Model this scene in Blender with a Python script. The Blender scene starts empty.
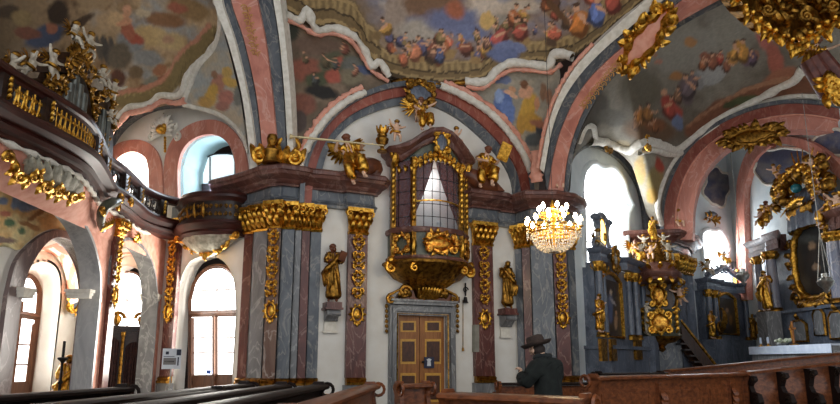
import bpy, bmesh, math, random
from mathutils import Vector, Matrix, Euler, noise, geometry
random.seed(7)
SC = bpy.context.scene
COL = SC.collection
PI = math.pi
# ------------------------------------------------------------------ camera
FPX = 593.0
PITCH = math.radians(10.5)
PY0 = 251.4
EYE = Vector((0, 0, 1.6))
CP, SP = math.cos(PITCH), math.sin(PITCH)
cam = bpy.data.cameras.new('camera')
cam.sensor_width = 36
cam.lens = 36 * FPX / 840
cam.shift_y = (PY0 - 202) / 840
camo = bpy.data.objects.new('camera', cam)
COL.objects.link(camo)
camo.location = EYE
camo.rotation_euler = (PI / 2 + PITCH, 0, 0)
SC.camera = camo


def ray(px, py):
    u = (px - 420) / FPX
    v = (PY0 - py) / FPX
    return Vector((u, CP - v * SP, SP + v * CP))


def vy(px, py, Y):
    d = ray(px, py)
    return EYE + d * (Y / d.y)


class Plane:
    """upright wall plane through two plan points; n faces the nave"""
    def __init__(s, A, B):
        s.a = Vector((A[0], A[1], 0)); s.b = Vector((B[0], B[1], 0))
        s.d = (s.b - s.a).normalized()
        n = Vector((s.d.y, -s.d.x, 0))
        if n.dot(EYE - s.a) < 0: n = -n
        s.n = n

    def pt(s, px, py, off=0.0):
        d = ray(px, py)
        t = (s.a - EYE).dot(s.n) / d.dot(s.n)
        return EYE + d * t + s.n * off

    def po(s, px, py, off):
        """pixel hit on the plane moved off the wall, staying under that pixel"""
        d = ray(px, py)
        t = ((s.a + s.n * off) - EYE).dot(s.n) / d.dot(s.n)
        return EYE + d * t

    def xz(s, w, z, off=0.0):
        return s.a + s.d * w + Vector((0, 0, z)) + s.n * off

    def w(s, px, py=361):
        return (s.pt(px, py) - s.a).dot(s.d)

    def z(s, px, py, off=0.0):
        return s.po(px, py, off).z

    def mat(s):
        """local axes: x along wall, y out of the wall, z up"""
        x = s.d.copy()
        y = s.n
        z = Vector((0, 0, 1))
        if x.cross(y).dot(z) < 0: x = -x
        return Matrix((x, y, z)).transposed()


def spl(pts, n):
    """Catmull-Rom through 2D/3D tuples, n samples evenly by length"""
    P = [Vector(p) for p in pts]
    if len(P) == 2:
        return [P[0].lerp(P[1], i / (n - 1)) for i in range(n)]
    out = []
    Q = [P[0] * 2 - P[1]] + P + [P[-1] * 2 - P[-2]]
    for i in range(1, len(Q) - 2):
        p0, p1, p2, p3 = Q[i - 1:i + 3]
        for k in range(16):
            t = k / 16
            out.append(0.5 * ((2 * p1) + (p2 - p0) * t + (2 * p0 - 5 * p1 + 4 * p2 - p3) * t * t + (3 * p1 - p0 - 3 * p2 + p3) * t ** 3))
    out.append(P[-1])
    return resamp(out, n)


def resamp(P, n):
    L = [0]
    for a, b in zip(P, P[1:]): L.append(L[-1] + (b - a).length)
    res = []; j = 0
    for i in range(n):
        s = L[-1] * i / (n - 1)
        while j < len(P) - 2 and L[j + 1] < s: j += 1
        seg = L[j + 1] - L[j]
        res.append(P[j].lerp(P[j + 1], 0 if seg == 0 else min(1, (s - L[j]) / seg)))
    return res


def lin(P, n):
    return resamp([Vector(p) for p in P], n)


# ------------------------------------------------------------------ mesh builder
WM = {}   # world matrices of things


class MB:
    def __init__(s):
        s.v = []; s.f = []

    def add(s, vs, fs):
        k = len(s.v)
        s.v += [Vector(v) for v in vs]
        s.f += [tuple(i + k for i in f) for f in fs]
        return s

    def box(s, c, size, rot=None, taper=1.0):
        c = Vector(c); x, y, z = [q / 2 for q in size]
        vs = []
        for dz in (-1, 1):
            t = taper if dz > 0 else 1
            for dx, dy in ((-1, -1), (1, -1), (1, 1), (-1, 1)):
                p = Vector((dx * x * t, dy * y * t, dz * z))
                vs.append(c + (rot @ p if rot else p))
        return s.add(vs, [(0, 3, 2, 1), (4, 5, 6, 7), (0, 1, 5, 4), (1, 2, 6, 5), (2, 3, 7, 6), (3, 0, 4, 7)])

    def prism(s, poly, vec):
        n = len(poly); vec = Vector(vec)
        a = [Vector(p) for p in poly]; b = [p + vec for p in a]
        fs = [(i, (i + 1) % n, n + (i + 1) % n, n + i) for i in range(n)]
        tri = geometry.tessellate_polygon([a])
        fs += [tuple(t) for t in tri] + [tuple(n + i for i in reversed(t)) for t in tri]
        return s.add(a + b, fs)

    def slab(s, outer, holes, vec):
        """polygon with holes given thickness vec"""
        vec = Vector(vec)
        loops = [[Vector(p) for p in outer]] + [[Vector(p) for p in h] for h in holes]
        flat = [p for l in loops for p in l]; n = len(flat)
        tri = geometry.tessellate_polygon(loops)
        fs = [tuple(t) for t in tri] + [tuple(n + i for i in reversed(t)) for t in tri]
        k = 0
        for l in loops:
            m = len(l)
            fs += [(k + i, k + (i + 1) % m, n + k + (i + 1) % m, n + k + i) for i in range(m)]
            k += m
        return s.add(flat + [p + vec for p in flat], fs)

    def ribbon(s, A, B, vec, closed=False):
        """band between curves A and B, thickness vec (to the back)"""
        vec = Vector(vec)
        n = len(A)
        vs = list(A) + list(B) + [p + vec for p in A] + [p + vec for p in B]
        fs = []
        for i in range(n if closed else n - 1):
            j = (i + 1) % n
            fs += [(i, j, n + j, n + i), (2 * n + i, 3 * n + i, 3 * n + j, 2 * n + j),
                   (i, 2 * n + i, 2 * n + j, j), (n + i, n + j, 3 * n + j, 3 * n + i)]
        if not closed:
            fs += [(0, n, 3 * n, 2 * n), (n - 1, 3 * n - 1, 4 * n - 1, 2 * n - 1)]
        return s.add(vs, fs)

    def tube(s, pts, r, n=6, closed=False):
        P = [Vector(p) for p in pts]; m = len(P)
        R = r if isinstance(r, (list, tuple)) else [r] * m
        up = None; vs = []
        for i in range(m):
            if closed: t = P[(i + 1) % m] - P[i - 1]
            else: t = P[min(i + 1, m - 1)] - P[max(i - 1, 0)]
            if t.length < 1e-9: t = Vector((0, 0, 1))
            t.normalize()
            if up is None:
                up = Vector((0, 0, 1)) if abs(t.z) < .9 else Vector((1, 0, 0))
            a = (up - t * up.dot(t))
            if a.length < 1e-6: a = t.orthogonal()
            a.normalize(); b = t.cross(a); up = a
            for k in range(n):
                w = 2 * PI * k / n
                vs.append(P[i] + (a * math.cos(w) + b * math.sin(w)) * R[i])
        fs = []
        for i in range(m if closed else m - 1):
            for k in range(n):
                j = (i + 1) % m
                fs.append((i * n + k, i * n + (k + 1) % n, j * n + (k + 1) % n, j * n + k))
        if not closed:
            fs += [tuple(range(n))[::-1], tuple((m - 1) * n + k for k in range(n))]
        return s.add(vs, fs)

    def lathe(s, prof, c=(0, 0, 0), n=16, M=None, sx=1, sy=1, a0=0, a1=2 * PI, wob=None):
        c = Vector(c); full = abs(a1 - a0 - 2 * PI) < 1e-6
        cols = n if full else n + 1
        vs = []
        for r, z in prof:
            for k in range(cols):
                w = a0 + (a1 - a0) * k / n
                q = r * (1 if wob is None else wob(w, z))
                p = Vector((q * math.cos(w) * sx, q * math.sin(w) * sy, z))
                vs.append(c + (M @ p if M else p))
        fs = []
        for i in range(len(prof) - 1):
            for k in range(n if full else n):
                j = (k + 1) % cols
                fs.append((i * cols + k, i * cols + j, (i + 1) * cols + j, (i + 1) * cols + k))
        m = len(prof) - 1
        if prof[0][0] > 1e-5: fs.append(tuple(range(cols))[::-1])
        if prof[-1][0] > 1e-5: fs.append(tuple(m * cols + k for k in range(cols)))
        return s.add(vs, fs)

    def blob(s, c, r, rot=None, n=8, m=5):
        if not isinstance(r, (tuple, list)): r = (r, r, r)
        c = Vector(c); vs = []; fs = []
        vs.append(Vector((0, 0, -r[2])))
        for i in range(1, m):
            t = -PI / 2 + PI * i / m
            for k in range(n):
                w = 2 * PI * k / n
                vs.append(Vector((r[0] * math.cos(t) * math.cos(w), r[1] * math.cos(t) * math.sin(w), r[2] * math.sin(t))))
        vs.append(Vector((0, 0, r[2])))
        for k in range(n):
            fs.append((0, 1 + (k + 1) % n, 1 + k))
            fs.append((len(vs) - 1, 1 + (m - 2) * n + k, 1 + (m - 2) * n + (k + 1) % n))
        for i in range(m - 2):
            for k in range(n):
                fs.append((1 + i * n + k, 1 + i * n + (k + 1) % n, 1 + (i + 1) * n + (k + 1) % n, 1 + (i + 1) * n + k))
        return s.add([c + (rot @ v if rot else v) for v in vs], fs)

    def grid(s, rows, closed_u=False):
        m = len(rows); n = len(rows[0])
        vs = [p for r in rows for p in r]
        fs = [(i * n + k, i * n + (k + 1) % n, (i + 1) * n + (k + 1) % n, (i + 1) * n + k)
              for i in range(m - 1) for k in range(n if closed_u else n - 1)]
        return s.add(vs, fs)

    def sweep(s, path, prof, closed=False, normals=None, up=Vector((0, 0, 1)), caps=True):
        """prof points (out, up) swept along a level path; out = right of travel unless normals given"""
        P = [Vector(p) for p in path]; m = len(P); k = len(prof); rows = []
        for i in range(m):
            if normals: o = normals[i]
            else:
                t1 = (P[i] - P[i - 1]) if (i > 0 or closed) else (P[1] - P[0])
                t2 = (P[(i + 1) % m] - P[i]) if (i < m - 1 or closed) else t1
                t1 = t1.normalized(); t2 = t2.normalized()
                n1 = t1.cross(up); n2 = t2.cross(up)
                o = (n1 + n2)
                if o.length < 1e-6: o = n1
                o = o.normalized()
                o = o / max(.45, o.dot(n1.normalized()))
            rows.append([P[i] + o * a + up * b for a, b in prof])
        vs = [p for r in rows for p in r]; fs = []
        for i in range(m if closed else m - 1):
            j = (i + 1) % m
            for q in range(k):
                fs.append((i * k + q, i * k + (q + 1) % k, j * k + (q + 1) % k, j * k + q))
        if not closed and caps:
            for base, rev in ((0, True), ((m - 1) * k, False)):
                loop = [vs[base + q] for q in range(k)]
                for t in geometry.tessellate_polygon([loop]):
                    fs.append(tuple(base + q for q in (reversed(t) if rev else t)))
        return s.add(vs, fs)

    # --- ornament
    def scroll(s, c, X, Y, R, r, turns=1.4, a0=0.0, sgn=1, n=22, tail=None):
        """tapered volute in the plane X,Y about c; the outer end may run out to tail points"""
        c = Vector(c); pts = []; rad = []
        if tail:
            end = c + (X * math.cos(a0) + Y * math.sin(a0)) * R
            tp = spl([tuple(t) for t in tail] + [tuple(end)], 8)[:-1]
            pts += tp; rad += [r * (.35 + .65 * i / 7) for i in range(7)]
        for i in range(n):
            f = i / (n - 1); a = a0 + sgn * turns * 2 * PI * f; q = R * (1 - .82 * f)
            pts.append(c + (X * math.cos(a) + Y * math.sin(a)) * q); rad.append(r * (1 - .45 * f))
        s.tube(pts, rad, 6)
        return s.blob(pts[-1], r * 1.1, n=6, m=4)

    def leaf(s, c, d, n, L, W, curl=.25, k=5):
        """pointed acanthus leaf from c along d, arching towards n"""
        c = Vector(c); d = d.normalized(); n = n.normalized(); sdir = d.cross(n)
        rows = []; prof = [(0, .35), (.2, .85), (.45, 1), (.7, .7), (.9, .4), (1, .06)]
        for t, w in prof:
            h = math.sin(t * PI * .8) * curl * L
            mid = c + d * (L * t) + n * h
            ww = W * w * .5
            rows.append([mid - sdir * ww - n * ww * .35, mid + n * ww * .25, mid + sdir * ww - n * ww * .35, mid - n * .25 * W])
        for r in rows: pass
        return s.grid(rows, closed_u=True)

    def build(s, name, mat, parent=None, smooth=True, angle=45, base=None, **tags):
        me = bpy.data.meshes.new(name)
        vs = s.v
        loc = Vector((0, 0, 0))
        if parent is not None:
            inv = WM[parent.name].inverted()
            vs = [inv @ v for v in vs]
        else:
            if base is None:
                xs = [v.x for v in vs]; ys = [v.y for v in vs]; zs = [v.z for v in vs]
                base = Vector(((min(xs) + max(xs)) / 2, (min(ys) + max(ys)) / 2, min(zs)))
            loc = Vector(base)
            vs = [v - loc for v in vs]
        me.from_pydata([tuple(v) for v in vs], [], s.f)
        me.validate()
        bm = bmesh.new(); bm.from_mesh(me)
        bmesh.ops.recalc_face_normals(bm, faces=bm.faces)
        bm.to_mesh(me); bm.free()
        if smooth:
            me.shade_smooth()
            me.set_sharp_from_angle(angle=math.radians(angle))
        if mat: me.materials.append(mat)
        return link(me, name, parent, loc, **tags)


def link(me, name, parent=None, loc=(0, 0, 0), **tags):
    o = bpy.data.objects.new(name, me)
    COL.objects.link(o)
    if parent is not None:
        o.parent = parent
        WM[o.name] = WM[parent.name].copy()
    else:
        o.location = loc
        WM[o.name] = Matrix.Translation(Vector(loc))
    for k, v in tags.items():
        if v: o[k] = v
    return o


def thing(name, label, category, loc=(0, 0, 0), rz=0.0, group=None, kind=None):
    o = bpy.data.objects.new(name, None)
    o.empty_display_size = .1
    COL.objects.link(o)
    o.location = loc; o.rotation_euler = (0, 0, rz)
    WM[o.name] = Matrix.Translation(Vector(loc)) @ Matrix.Rotation(rz, 4, 'Z')
    o['label'] = label; o['category'] = category
    if group: o['group'] = group
    if kind: o['kind'] = kind
    return o


def kids(o):
    return [c for c in bpy.data.objects if c.parent == o]


def dup(root, M, label=None, group=None, category=None):
    """copy of a thing with its parts; M = 4x4 placement"""
    r = root.copy(); COL.objects.link(r)
    r.matrix_world = M
    WM[r.name] = M.copy()
    if label: r['label'] = label
    if group: r['group'] = group
    if category: r['category'] = category
    for ch in CH.get(root.name, []) or kids(root):
        c = ch.copy(); COL.objects.link(c); c.parent = r
        for g in kids(ch):
            d = g.copy(); COL.objects.link(d); d.parent = c
    return r


CH = {}


# ------------------------------------------------------------------ materials
def lin1(c):
    c /= 255.0
    return c / 12.92 if c <= .04045 else ((c + .055) / 1.055) ** 2.4


def rgb(r, g, b, k=1.0):
    return (min(.95, lin1(r) * k), min(.95, lin1(g) * k), min(.95, lin1(b) * k), 1)


def nodes(name):
    m = bpy.data.materials.new(name)
    m.use_nodes = True
    nt = m.node_tree
    return m, nt, nt.nodes['Principled BSDF']


def nn(nt, t, **kw):
    n = nt.nodes.new(t)
    for k, v in kw.items(): setattr(n, k, v)
    return n


def ramp(nt, stops):
    r = nt.nodes.new('ShaderNodeValToRGB')
    e = r.color_ramp.elements
    while len(e) < len(stops): e.new(.5)
    for i, (p, c) in enumerate(stops):
        e[i].position = p; e[i].color = c
    return r


def bump(nt, b, h, strength=.3, dist=.02):
    n = nn(nt, 'ShaderNodeBump')
    n.inputs['Strength'].default_value = strength
    n.inputs['Distance'].default_value = dist
    nt.links.new(h, n.inputs['Height'])
    nt.links.new(n.outputs['Normal'], b.inputs['Normal'])


def noisy(name, c1, c2, scale=6, rough=.6, metal=0.0, detail=6, bstr=0, bscale=None, lo=.35, hi=.65, spec=.5, dist=0.0):
    m, nt, b = nodes(name)
    tc = nn(nt, 'ShaderNodeTexCoord')
    n = nn(nt, 'ShaderNodeTexNoise')
    n.inputs['Scale'].default_value = scale
    n.inputs['Detail'].default_value = detail
    n.inputs['Distortion'].default_value = dist
    nt.links.new(tc.outputs['Object'], n.inputs['Vector'])
    r = ramp(nt, [(lo, c1), (hi, c2)])
    nt.links.new(n.outputs['Fac'], r.inputs['Fac'])
    nt.links.new(r.outputs['Color'], b.inputs['Base Color'])
    b.inputs['Roughness'].default_value = rough
    b.inputs['Metallic'].default_value = metal
    b.inputs['Specular IOR Level'].default_value = spec
    if bstr:
        n2 = nn(nt, 'ShaderNodeTexNoise')
        n2.inputs['Scale'].default_value = bscale or scale * 3
        n2.inputs['Detail'].default_value = 4
        nt.links.new(tc.outputs['Object'], n2.inputs['Vector'])
        bump(nt, b, n2.outputs['Fac'], bstr)
    return m


def marble(name, c1, c2, vein, scale=1.6, rough=.25, vw=.03, stretch=(1, 1, .45)):
    m, nt, b = nodes(name)
    tc = nn(nt, 'ShaderNodeTexCoord')
    mp = nn(nt, 'ShaderNodeMapping')
    mp.inputs['Scale'].default_value = stretch
    nt.links.new(tc.outputs['Object'], mp.inputs['Vector'])
    n = nn(nt, 'ShaderNodeTexNoise')
    n.inputs['Scale'].default_value = scale; n.inputs['Detail'].default_value = 8
    n.inputs['Roughness'].default_value = .65; n.inputs['Distortion'].default_value = 1.2
    nt.links.new(mp.outputs['Vector'], n.inputs['Vector'])
    r = ramp(nt, [(.32, c1), (.68, c2)])
    nt.links.new(n.outputs['Fac'], r.inputs['Fac'])
    n2 = nn(nt, 'ShaderNodeTexNoise')
    n2.inputs['Scale'].default_value = scale * .9; n2.inputs['Detail'].default_value = 7
    n2.inputs['Distortion'].default_value = 2.2
    mp2 = nn(nt, 'ShaderNodeMapping'); mp2.inputs['Location'].default_value = (5, 3, 1)
    nt.links.new(mp.outputs['Vector'], mp2.inputs['Vector'])
    nt.links.new(mp2.outputs['Vector'], n2.inputs['Vector'])
    r2 = ramp(nt, [(.5 - vw, (0, 0, 0, 1)), (.5, (.55, .55, .55, 1)), (.5 + vw, (0, 0, 0, 1))])
    nt.links.new(n2.outputs['Fac'], r2.inputs['Fac'])
    mx = nn(nt, 'ShaderNodeMix', data_type='RGBA')
    nt.links.new(r2.outputs['Color'], mx.inputs[0])
    nt.links.new(r.outputs['Color'], mx.inputs[6])
    mx.inputs[7].default_value = vein
    nt.links.new(mx.outputs[2], b.inputs['Base Color'])
    b.inputs['Roughness'].default_value = rough
    return m


def wood(name, c1, c2, scale=3, rough=.4, axis=(1, 8, 8)):
    m, nt, b = nodes(name)
    tc = nn(nt, 'ShaderNodeTexCoord')
    mp = nn(nt, 'ShaderNodeMapping'); mp.inputs['Scale'].default_value = axis
    nt.links.new(tc.outputs['Object'], mp.inputs['Vector'])
    n = nn(nt, 'ShaderNodeTexNoise'); n.inputs['Scale'].default_value = scale
    n.inputs['Detail'].default_value = 6; n.inputs['Distortion'].default_value = .6
    nt.links.new(mp.outputs['Vector'], n.inputs['Vector'])
    r = ramp(nt, [(.3, c1), (.7, c2)])
    nt.links.new(n.outputs['Fac'], r.inputs['Fac'])
    nt.links.new(r.outputs['Color'], b.inputs['Base Color'])
    b.inputs['Roughness'].default_value = rough
    bump(nt, b, n.outputs['Fac'], .12, .01)
    return m


def emit(name, col, strength):
    m, nt, b = nodes(name)
    b.inputs['Base Color'].default_value = (.8, .8, .8, 1)
    b.inputs['Emission Color'].default_value = col
    b.inputs['Emission Strength'].default_value = strength
    return m


def flat(name, col, rough=.5, metal=0):
    m, nt, b = nodes(name)
    b.inputs['Base Color'].default_value = col
    b.inputs['Roughness'].default_value = rough
    b.inputs['Metallic'].default_value = metal
    return m


def painted(name, rough=.75):
    m, nt, b = nodes(name)
    a = nn(nt, 'ShaderNodeVertexColor'); a.layer_name = 'paint'
    tc = nn(nt, 'ShaderNodeTexCoord')
    n = nn(nt, 'ShaderNodeTexNoise'); n.inputs['Scale'].default_value = 9; n.inputs['Detail'].default_value = 8
    nt.links.new(tc.outputs['Object'], n.inputs['Vector'])
    r = ramp(nt, [(.3, (.86, .86, .85, 1)), (.7, (1.08, 1.08, 1.06, 1))])
    nt.links.new(n.outputs['Fac'], r.inputs['Fac'])
    mx = nn(nt, 'ShaderNodeMix', data_type='RGBA', blend_type='MULTIPLY'); mx.inputs[0].default_value = 1
    nt.links.new(a.outputs['Color'], mx.inputs[6]); nt.links.new(r.outputs['Color'], mx.inputs[7])
    nt.links.new(mx.outputs[2], b.inputs['Base Color'])
    b.inputs['Roughness'].default_value = rough
    return m


def paint_mesh(o, cols):
    at = o.data.color_attributes.new('paint', 'FLOAT_COLOR', 'POINT')
    for i, c in enumerate(cols): at.data[i].color = (c[0], c[1], c[2], 1)
M = {}
M['white'] = noisy('white_plaster', rgb(205, 200, 190, 1.25), rgb(214, 211, 203, 1.25), 2, .85, bstr=.05, bscale=20)
M['niche'] = noisy('shaded_niche_plaster', rgb(150, 178, 184, 1.15), rgb(166, 192, 196, 1.15), 2, .85)  # white plaster with its bluish shade put into the colour
M['whiteblue'] = noisy('pale_plaster', rgb(200, 208, 210, 1.2), rgb(212, 218, 218, 1.2), 2, .85)
M['stucco'] = noisy('stucco_white', rgb(196, 190, 176, 1.3), rgb(216, 211, 200, 1.3), 7, .8, bstr=.15, bscale=25)
M['stucco_pink'] = noisy('stucco_pink', rgb(196, 132, 112, 1.3), rgb(212, 158, 138, 1.3), 5, .8, bstr=.15, bscale=25)
M['pink'] = marble('pink_marble', rgb(158, 96, 82, 1.38), rgb(192, 130, 112, 1.38), rgb(220, 180, 165, 1.10), 1.3, .45)
M['red'] = marble('red_marble', rgb(70, 34, 30, 1.08), rgb(112, 62, 52, 1.08), rgb(170, 135, 120), 1.8, .3, .03)
M['redarch'] = marble('red_arch_marble', rgb(112, 52, 42, 1.27), rgb(150, 84, 68, 1.27), rgb(180, 130, 112), 1.2, .45)
M['grey'] = marble('grey_marble', rgb(92, 92, 94, 1.08), rgb(138, 138, 138, 1.08), rgb(190, 190, 186), 1.5, .3)
M['greylight'] = marble('light_grey_marble', rgb(124, 124, 126, 1.5), rgb(164, 164, 164, 1.5), rgb(200, 200, 196), 1.5, .3)
M['ochrepaint'] = flat('ochre_stucco', rgb(176, 132, 74, 1.3), .6)
M['blue'] = marble('blue_grey_marble', rgb(66, 72, 80, 1.08), rgb(112, 116, 120, 1.08), rgb(165, 160, 150), 1.6, .3)
M['bluealt'] = marble('altar_blue_marble', rgb(58, 64, 76, 1.33), rgb(100, 108, 120, 1.33), rgb(140, 140, 150), 2.2, .3)
M['purple'] = marble('purple_marble', rgb(96, 80, 80, 1.19), rgb(134, 116, 112, 1.19), rgb(190, 170, 160), 1.6, .35)
M['brownmar'] = marble('brown_marble', rgb(96, 68, 58, 1.05), rgb(150, 124, 108, 1.05), rgb(200, 190, 180), 1.2, .25)
M['entab'] = marble('entablature_marble', rgb(70, 40, 36, 1.01), rgb(120, 78, 66, 1.01), rgb(150, 120, 110), 1.4, .4)
M['loft'] = wood('polished_red_brown', rgb(36, 13, 10, 1.1), rgb(72, 30, 22, 1.1), 2, .42, (1, 1, 6))
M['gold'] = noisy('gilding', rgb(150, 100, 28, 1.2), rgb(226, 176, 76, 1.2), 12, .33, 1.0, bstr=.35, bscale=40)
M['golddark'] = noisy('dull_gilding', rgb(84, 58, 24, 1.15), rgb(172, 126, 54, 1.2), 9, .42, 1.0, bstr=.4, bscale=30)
M['darkwood'] = wood('dark_wood', rgb(30, 20, 16), rgb(58, 38, 28), 2, .4)
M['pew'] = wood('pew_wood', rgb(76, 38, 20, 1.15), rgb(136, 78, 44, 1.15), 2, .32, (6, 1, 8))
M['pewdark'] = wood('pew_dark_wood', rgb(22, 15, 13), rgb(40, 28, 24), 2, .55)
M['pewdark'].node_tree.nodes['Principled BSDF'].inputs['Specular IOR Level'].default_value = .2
M['door'] = wood('door_wood', rgb(120, 72, 30, 1.2), rgb(160, 104, 50, 1.2), 2, .4, (8, 8, 1))
M['doorpanel'] = wood('door_panel_wood', rgb(58, 32, 20), rgb(92, 54, 32), 3, .4, (6, 6, 2))
M['inlay'] = wood('light_inlay', rgb(196, 142, 50), rgb(222, 172, 80), 3, .4)
M['winwood'] = wood('window_wood', rgb(74, 44, 26, 1.1), rgb(108, 68, 42, 1.1), 3, .5, (8, 8, 1))
M['iron'] = flat('dark_iron', rgb(40, 38, 38), .5, .6)
M['floor'] = noisy('stone_floor', rgb(110, 100, 92), rgb(140, 130, 120), 3, .5)
M['flesh'] = noisy('painted_flesh', rgb(206, 164, 134, 1.1), rgb(220, 184, 158, 1.1), 6, .55)
M['marblefig'] = noisy('white_figure', rgb(160, 148, 126, 1.1), rgb(206, 196, 178, 1.1), 6, .5)
M['brownpaint'] = noisy('brown_console', rgb(74, 40, 26, 1.2), rgb(112, 64, 40, 1.2), 4, .4)
M['silver'] = noisy('dull_silver', rgb(150, 148, 142), rgb(200, 198, 190), 9, .35, 1.0, bstr=.2)
M['shellgrey'] = noisy('grey_shell_stucco', rgb(120, 116, 102, 1.3), rgb(160, 156, 140, 1.3), 9, .7, bstr=.2)
M['curtaindark'] = noisy('dark_curtain', rgb(44, 24, 22), rgb(66, 38, 34), 12, .9)
M['curtain'] = noisy('maroon_curtain', rgb(110, 48, 44, 1.3), rgb(140, 70, 62, 1.3), 12, .9)
M['glowdim'] = emit('pale_sky_pane', (.66, .8, .86, 1), .75)
M['glow'] = emit('daylight_pane', (1, .985, .96, 1), 3.2)
M['glowR'] = emit('daylight_pane_bright', (.93, .97, 1, 1), 4.5)
M['cloth'] = noisy('white_cloth', rgb(196, 206, 222), rgb(214, 222, 234), 5, .8)
M['paint'] = painted('fresco')
M['oil'] = painted('oil_painting', .5)
M['paper'] = noisy('paper', rgb(210, 212, 216), rgb(226, 228, 230), 4, .8)
M['black'] = flat('black_paint', rgb(24, 24, 26), .5)
# ------------------------------------------------------------------ plan
def plan(px, Y):
    return ((px - 420) / 603.1 * Y, Y)


PC = Plane((-3, 18 - 1.359), (3, 18 + 1.359))           # middle wall
PW = Plane((-7.6, 18.4), (-5.1, 17.1))                   # west window bay
PL = Plane((-8.15, 18.6), (-7.85, 13.7))                   # wall under the organ loft
PL2 = Plane((-8.98, 17), (-8.75, 9))                     # inner wall under the loft
PX = Plane((-11.5, 21), (-11.5, 8))                      # west outer wall
R1 = Plane(plan(577, 19.75), plan(641, 25.0))            # right window bay
R2 = Plane(plan(700, 27.3), plan(745, 29.4))             # small window in the chancel
PS = Plane((10.6, 24.6), (15.0, 21.95))                  # chancel arch
PA = Plane((15.9, 31), (15.9, 18))                       # wall behind the high altar
ZB, ZC0, ZC1, ZF, ZT = 1.15, 5.25, 5.98, 6.46, 7.0


def pc(pl, pts, n=None, off=0.0):
    q = spl(pts, n) if n else [Vector(p) for p in pts]
    return [pl.po(p[0], p[1], off) for p in q]


def structure(o, label, cat):
    o['kind'] = 'structure'; o['label'] = label; o['category'] = cat
    return o


ST = lambda l, c: dict(kind='structure', label=l, category=c)


def arcprof(n, w, h):
    return [(-w * math.cos(PI * i / n), h * math.sin(PI * i / n)) for i in range(n + 1)]


CEN = Vector((0, 9, 3))


def halfround(mb, P, w, h, seg=5, wob=None, nrm=None, closed=False):
    """raised moulding along 3D points, bulging to the nave"""
    rows = []
    m = len(P)
    for i, p in enumerate(P):
        t = P[(i + 1) % m] - P[i - 1] if closed else P[min(i + 1, m - 1)] - P[max(i - 1, 0)]
        t.normalize()
        nv = nrm if nrm is not None else (CEN - p).normalized()
        sd = t.cross(nv).normalized()
        up = sd.cross(t).normalized()
        if up.dot(nv) < 0: up = -up
        k = 1 + (wob(i) if wob else 0)
        rows.append([p + sd * a * k + up * b for a, b in arcprof(seg, w, h)] + [p + sd * w * k - up * h * .5, p - sd * w * k - up * h * .5])
    if closed: rows.append(rows[0])
    mb.grid(rows, closed_u=True)
    return mb


# ------------------------------------------------------------------ floor
mb = MB(); mb.slab([(-14, 2, 0), (20, 2, 0), (20, 33, 0), (-14, 33, 0)], [], (0, 0, -.2))
mb.build('floor', M['floor'], smooth=False, **ST('worn stone floor of the church nave', 'floor'))

# ------------------------------------------------------------------ middle wall
inner = [(316, 205), (319, 180), (329, 148), (348, 126), (373, 113), (403, 105.5), (430, 106.5), (459, 121), (489, 148), (508, 175), (514, 205)]
outer = [(297, 205), (300, 170), (312, 140), (335, 112), (365, 94), (398, 85), (435, 86), (470, 100), (500, 125), (522, 155), (530, 180), (532, 205)]
wl, wr = PC.w(317), PC.w(518)
arch = [p for p in pc(PC, inner, 40)]
for p in arch: pass
poly = [PC.xz(wl, 0), PC.xz(wl, 5.9)] + arch[2:-2] + [PC.xz(wr, 5.9), PC.xz(wr, 0)]
dz = PC.z(420, 315)
hole = [PC.xz(PC.w(396.5), 0.001), PC.xz(PC.w(396.5), dz), PC.xz(PC.w(446), dz), PC.xz(PC.w(446), 0.001)]
poly = [PC.xz(wl, 0), PC.xz(wl, 5.9)] + arch[2:-2] + [PC.xz(wr, 5.9), PC.xz(wr, 0), hole[3], hole[2], hole[1], hole[0]]
mb = MB(); mb.slab(poly, [], -PC.n * .5)
mb.build('wall_middle', M['white'], smooth=False, **ST('white plastered middle wall under the wide round arch', 'wall'))

Ai = pc(PC, inner, 60); Ao = pc(PC, outer, 60)
mixc = lambda A, B, t: [a.lerp(b, t) for a, b in zip(A, B)]
for nm, t0, t1, off, mt, lb in (('trim_1', 0, .34, .12, 'blue', 'inner grey marble band of the wide middle arch'),
                                ('trim_2', .34, .76, .2, 'redarch', 'red marble band of the wide middle arch'),
                                ('trim_3', .76, 1.0, .3, 'blue', 'outer dark grey band of the wide middle arch')):
    A = [p + PC.n * off for p in mixc(Ai, Ao, t0)]; B = [p + PC.n * off for p in mixc(Ai, Ao, t1)]
    mb = MB(); mb.ribbon(A, B, -PC.n * (off + .35))
    mb.build(nm, M[mt], angle=30, **ST(lb, 'arch'))


# ------------------------------------------------------------------ piers
def shaft_quad(p0, p1, Y0, Y1, depth=.7):
    a = Vector((*plan(p0, Y0), 0)); b = Vector((*plan(p1, Y1), 0))
    back = ((a + b) / 2 - Vector((0, 0, 0))).normalized() * depth
    return a, b, back


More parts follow.
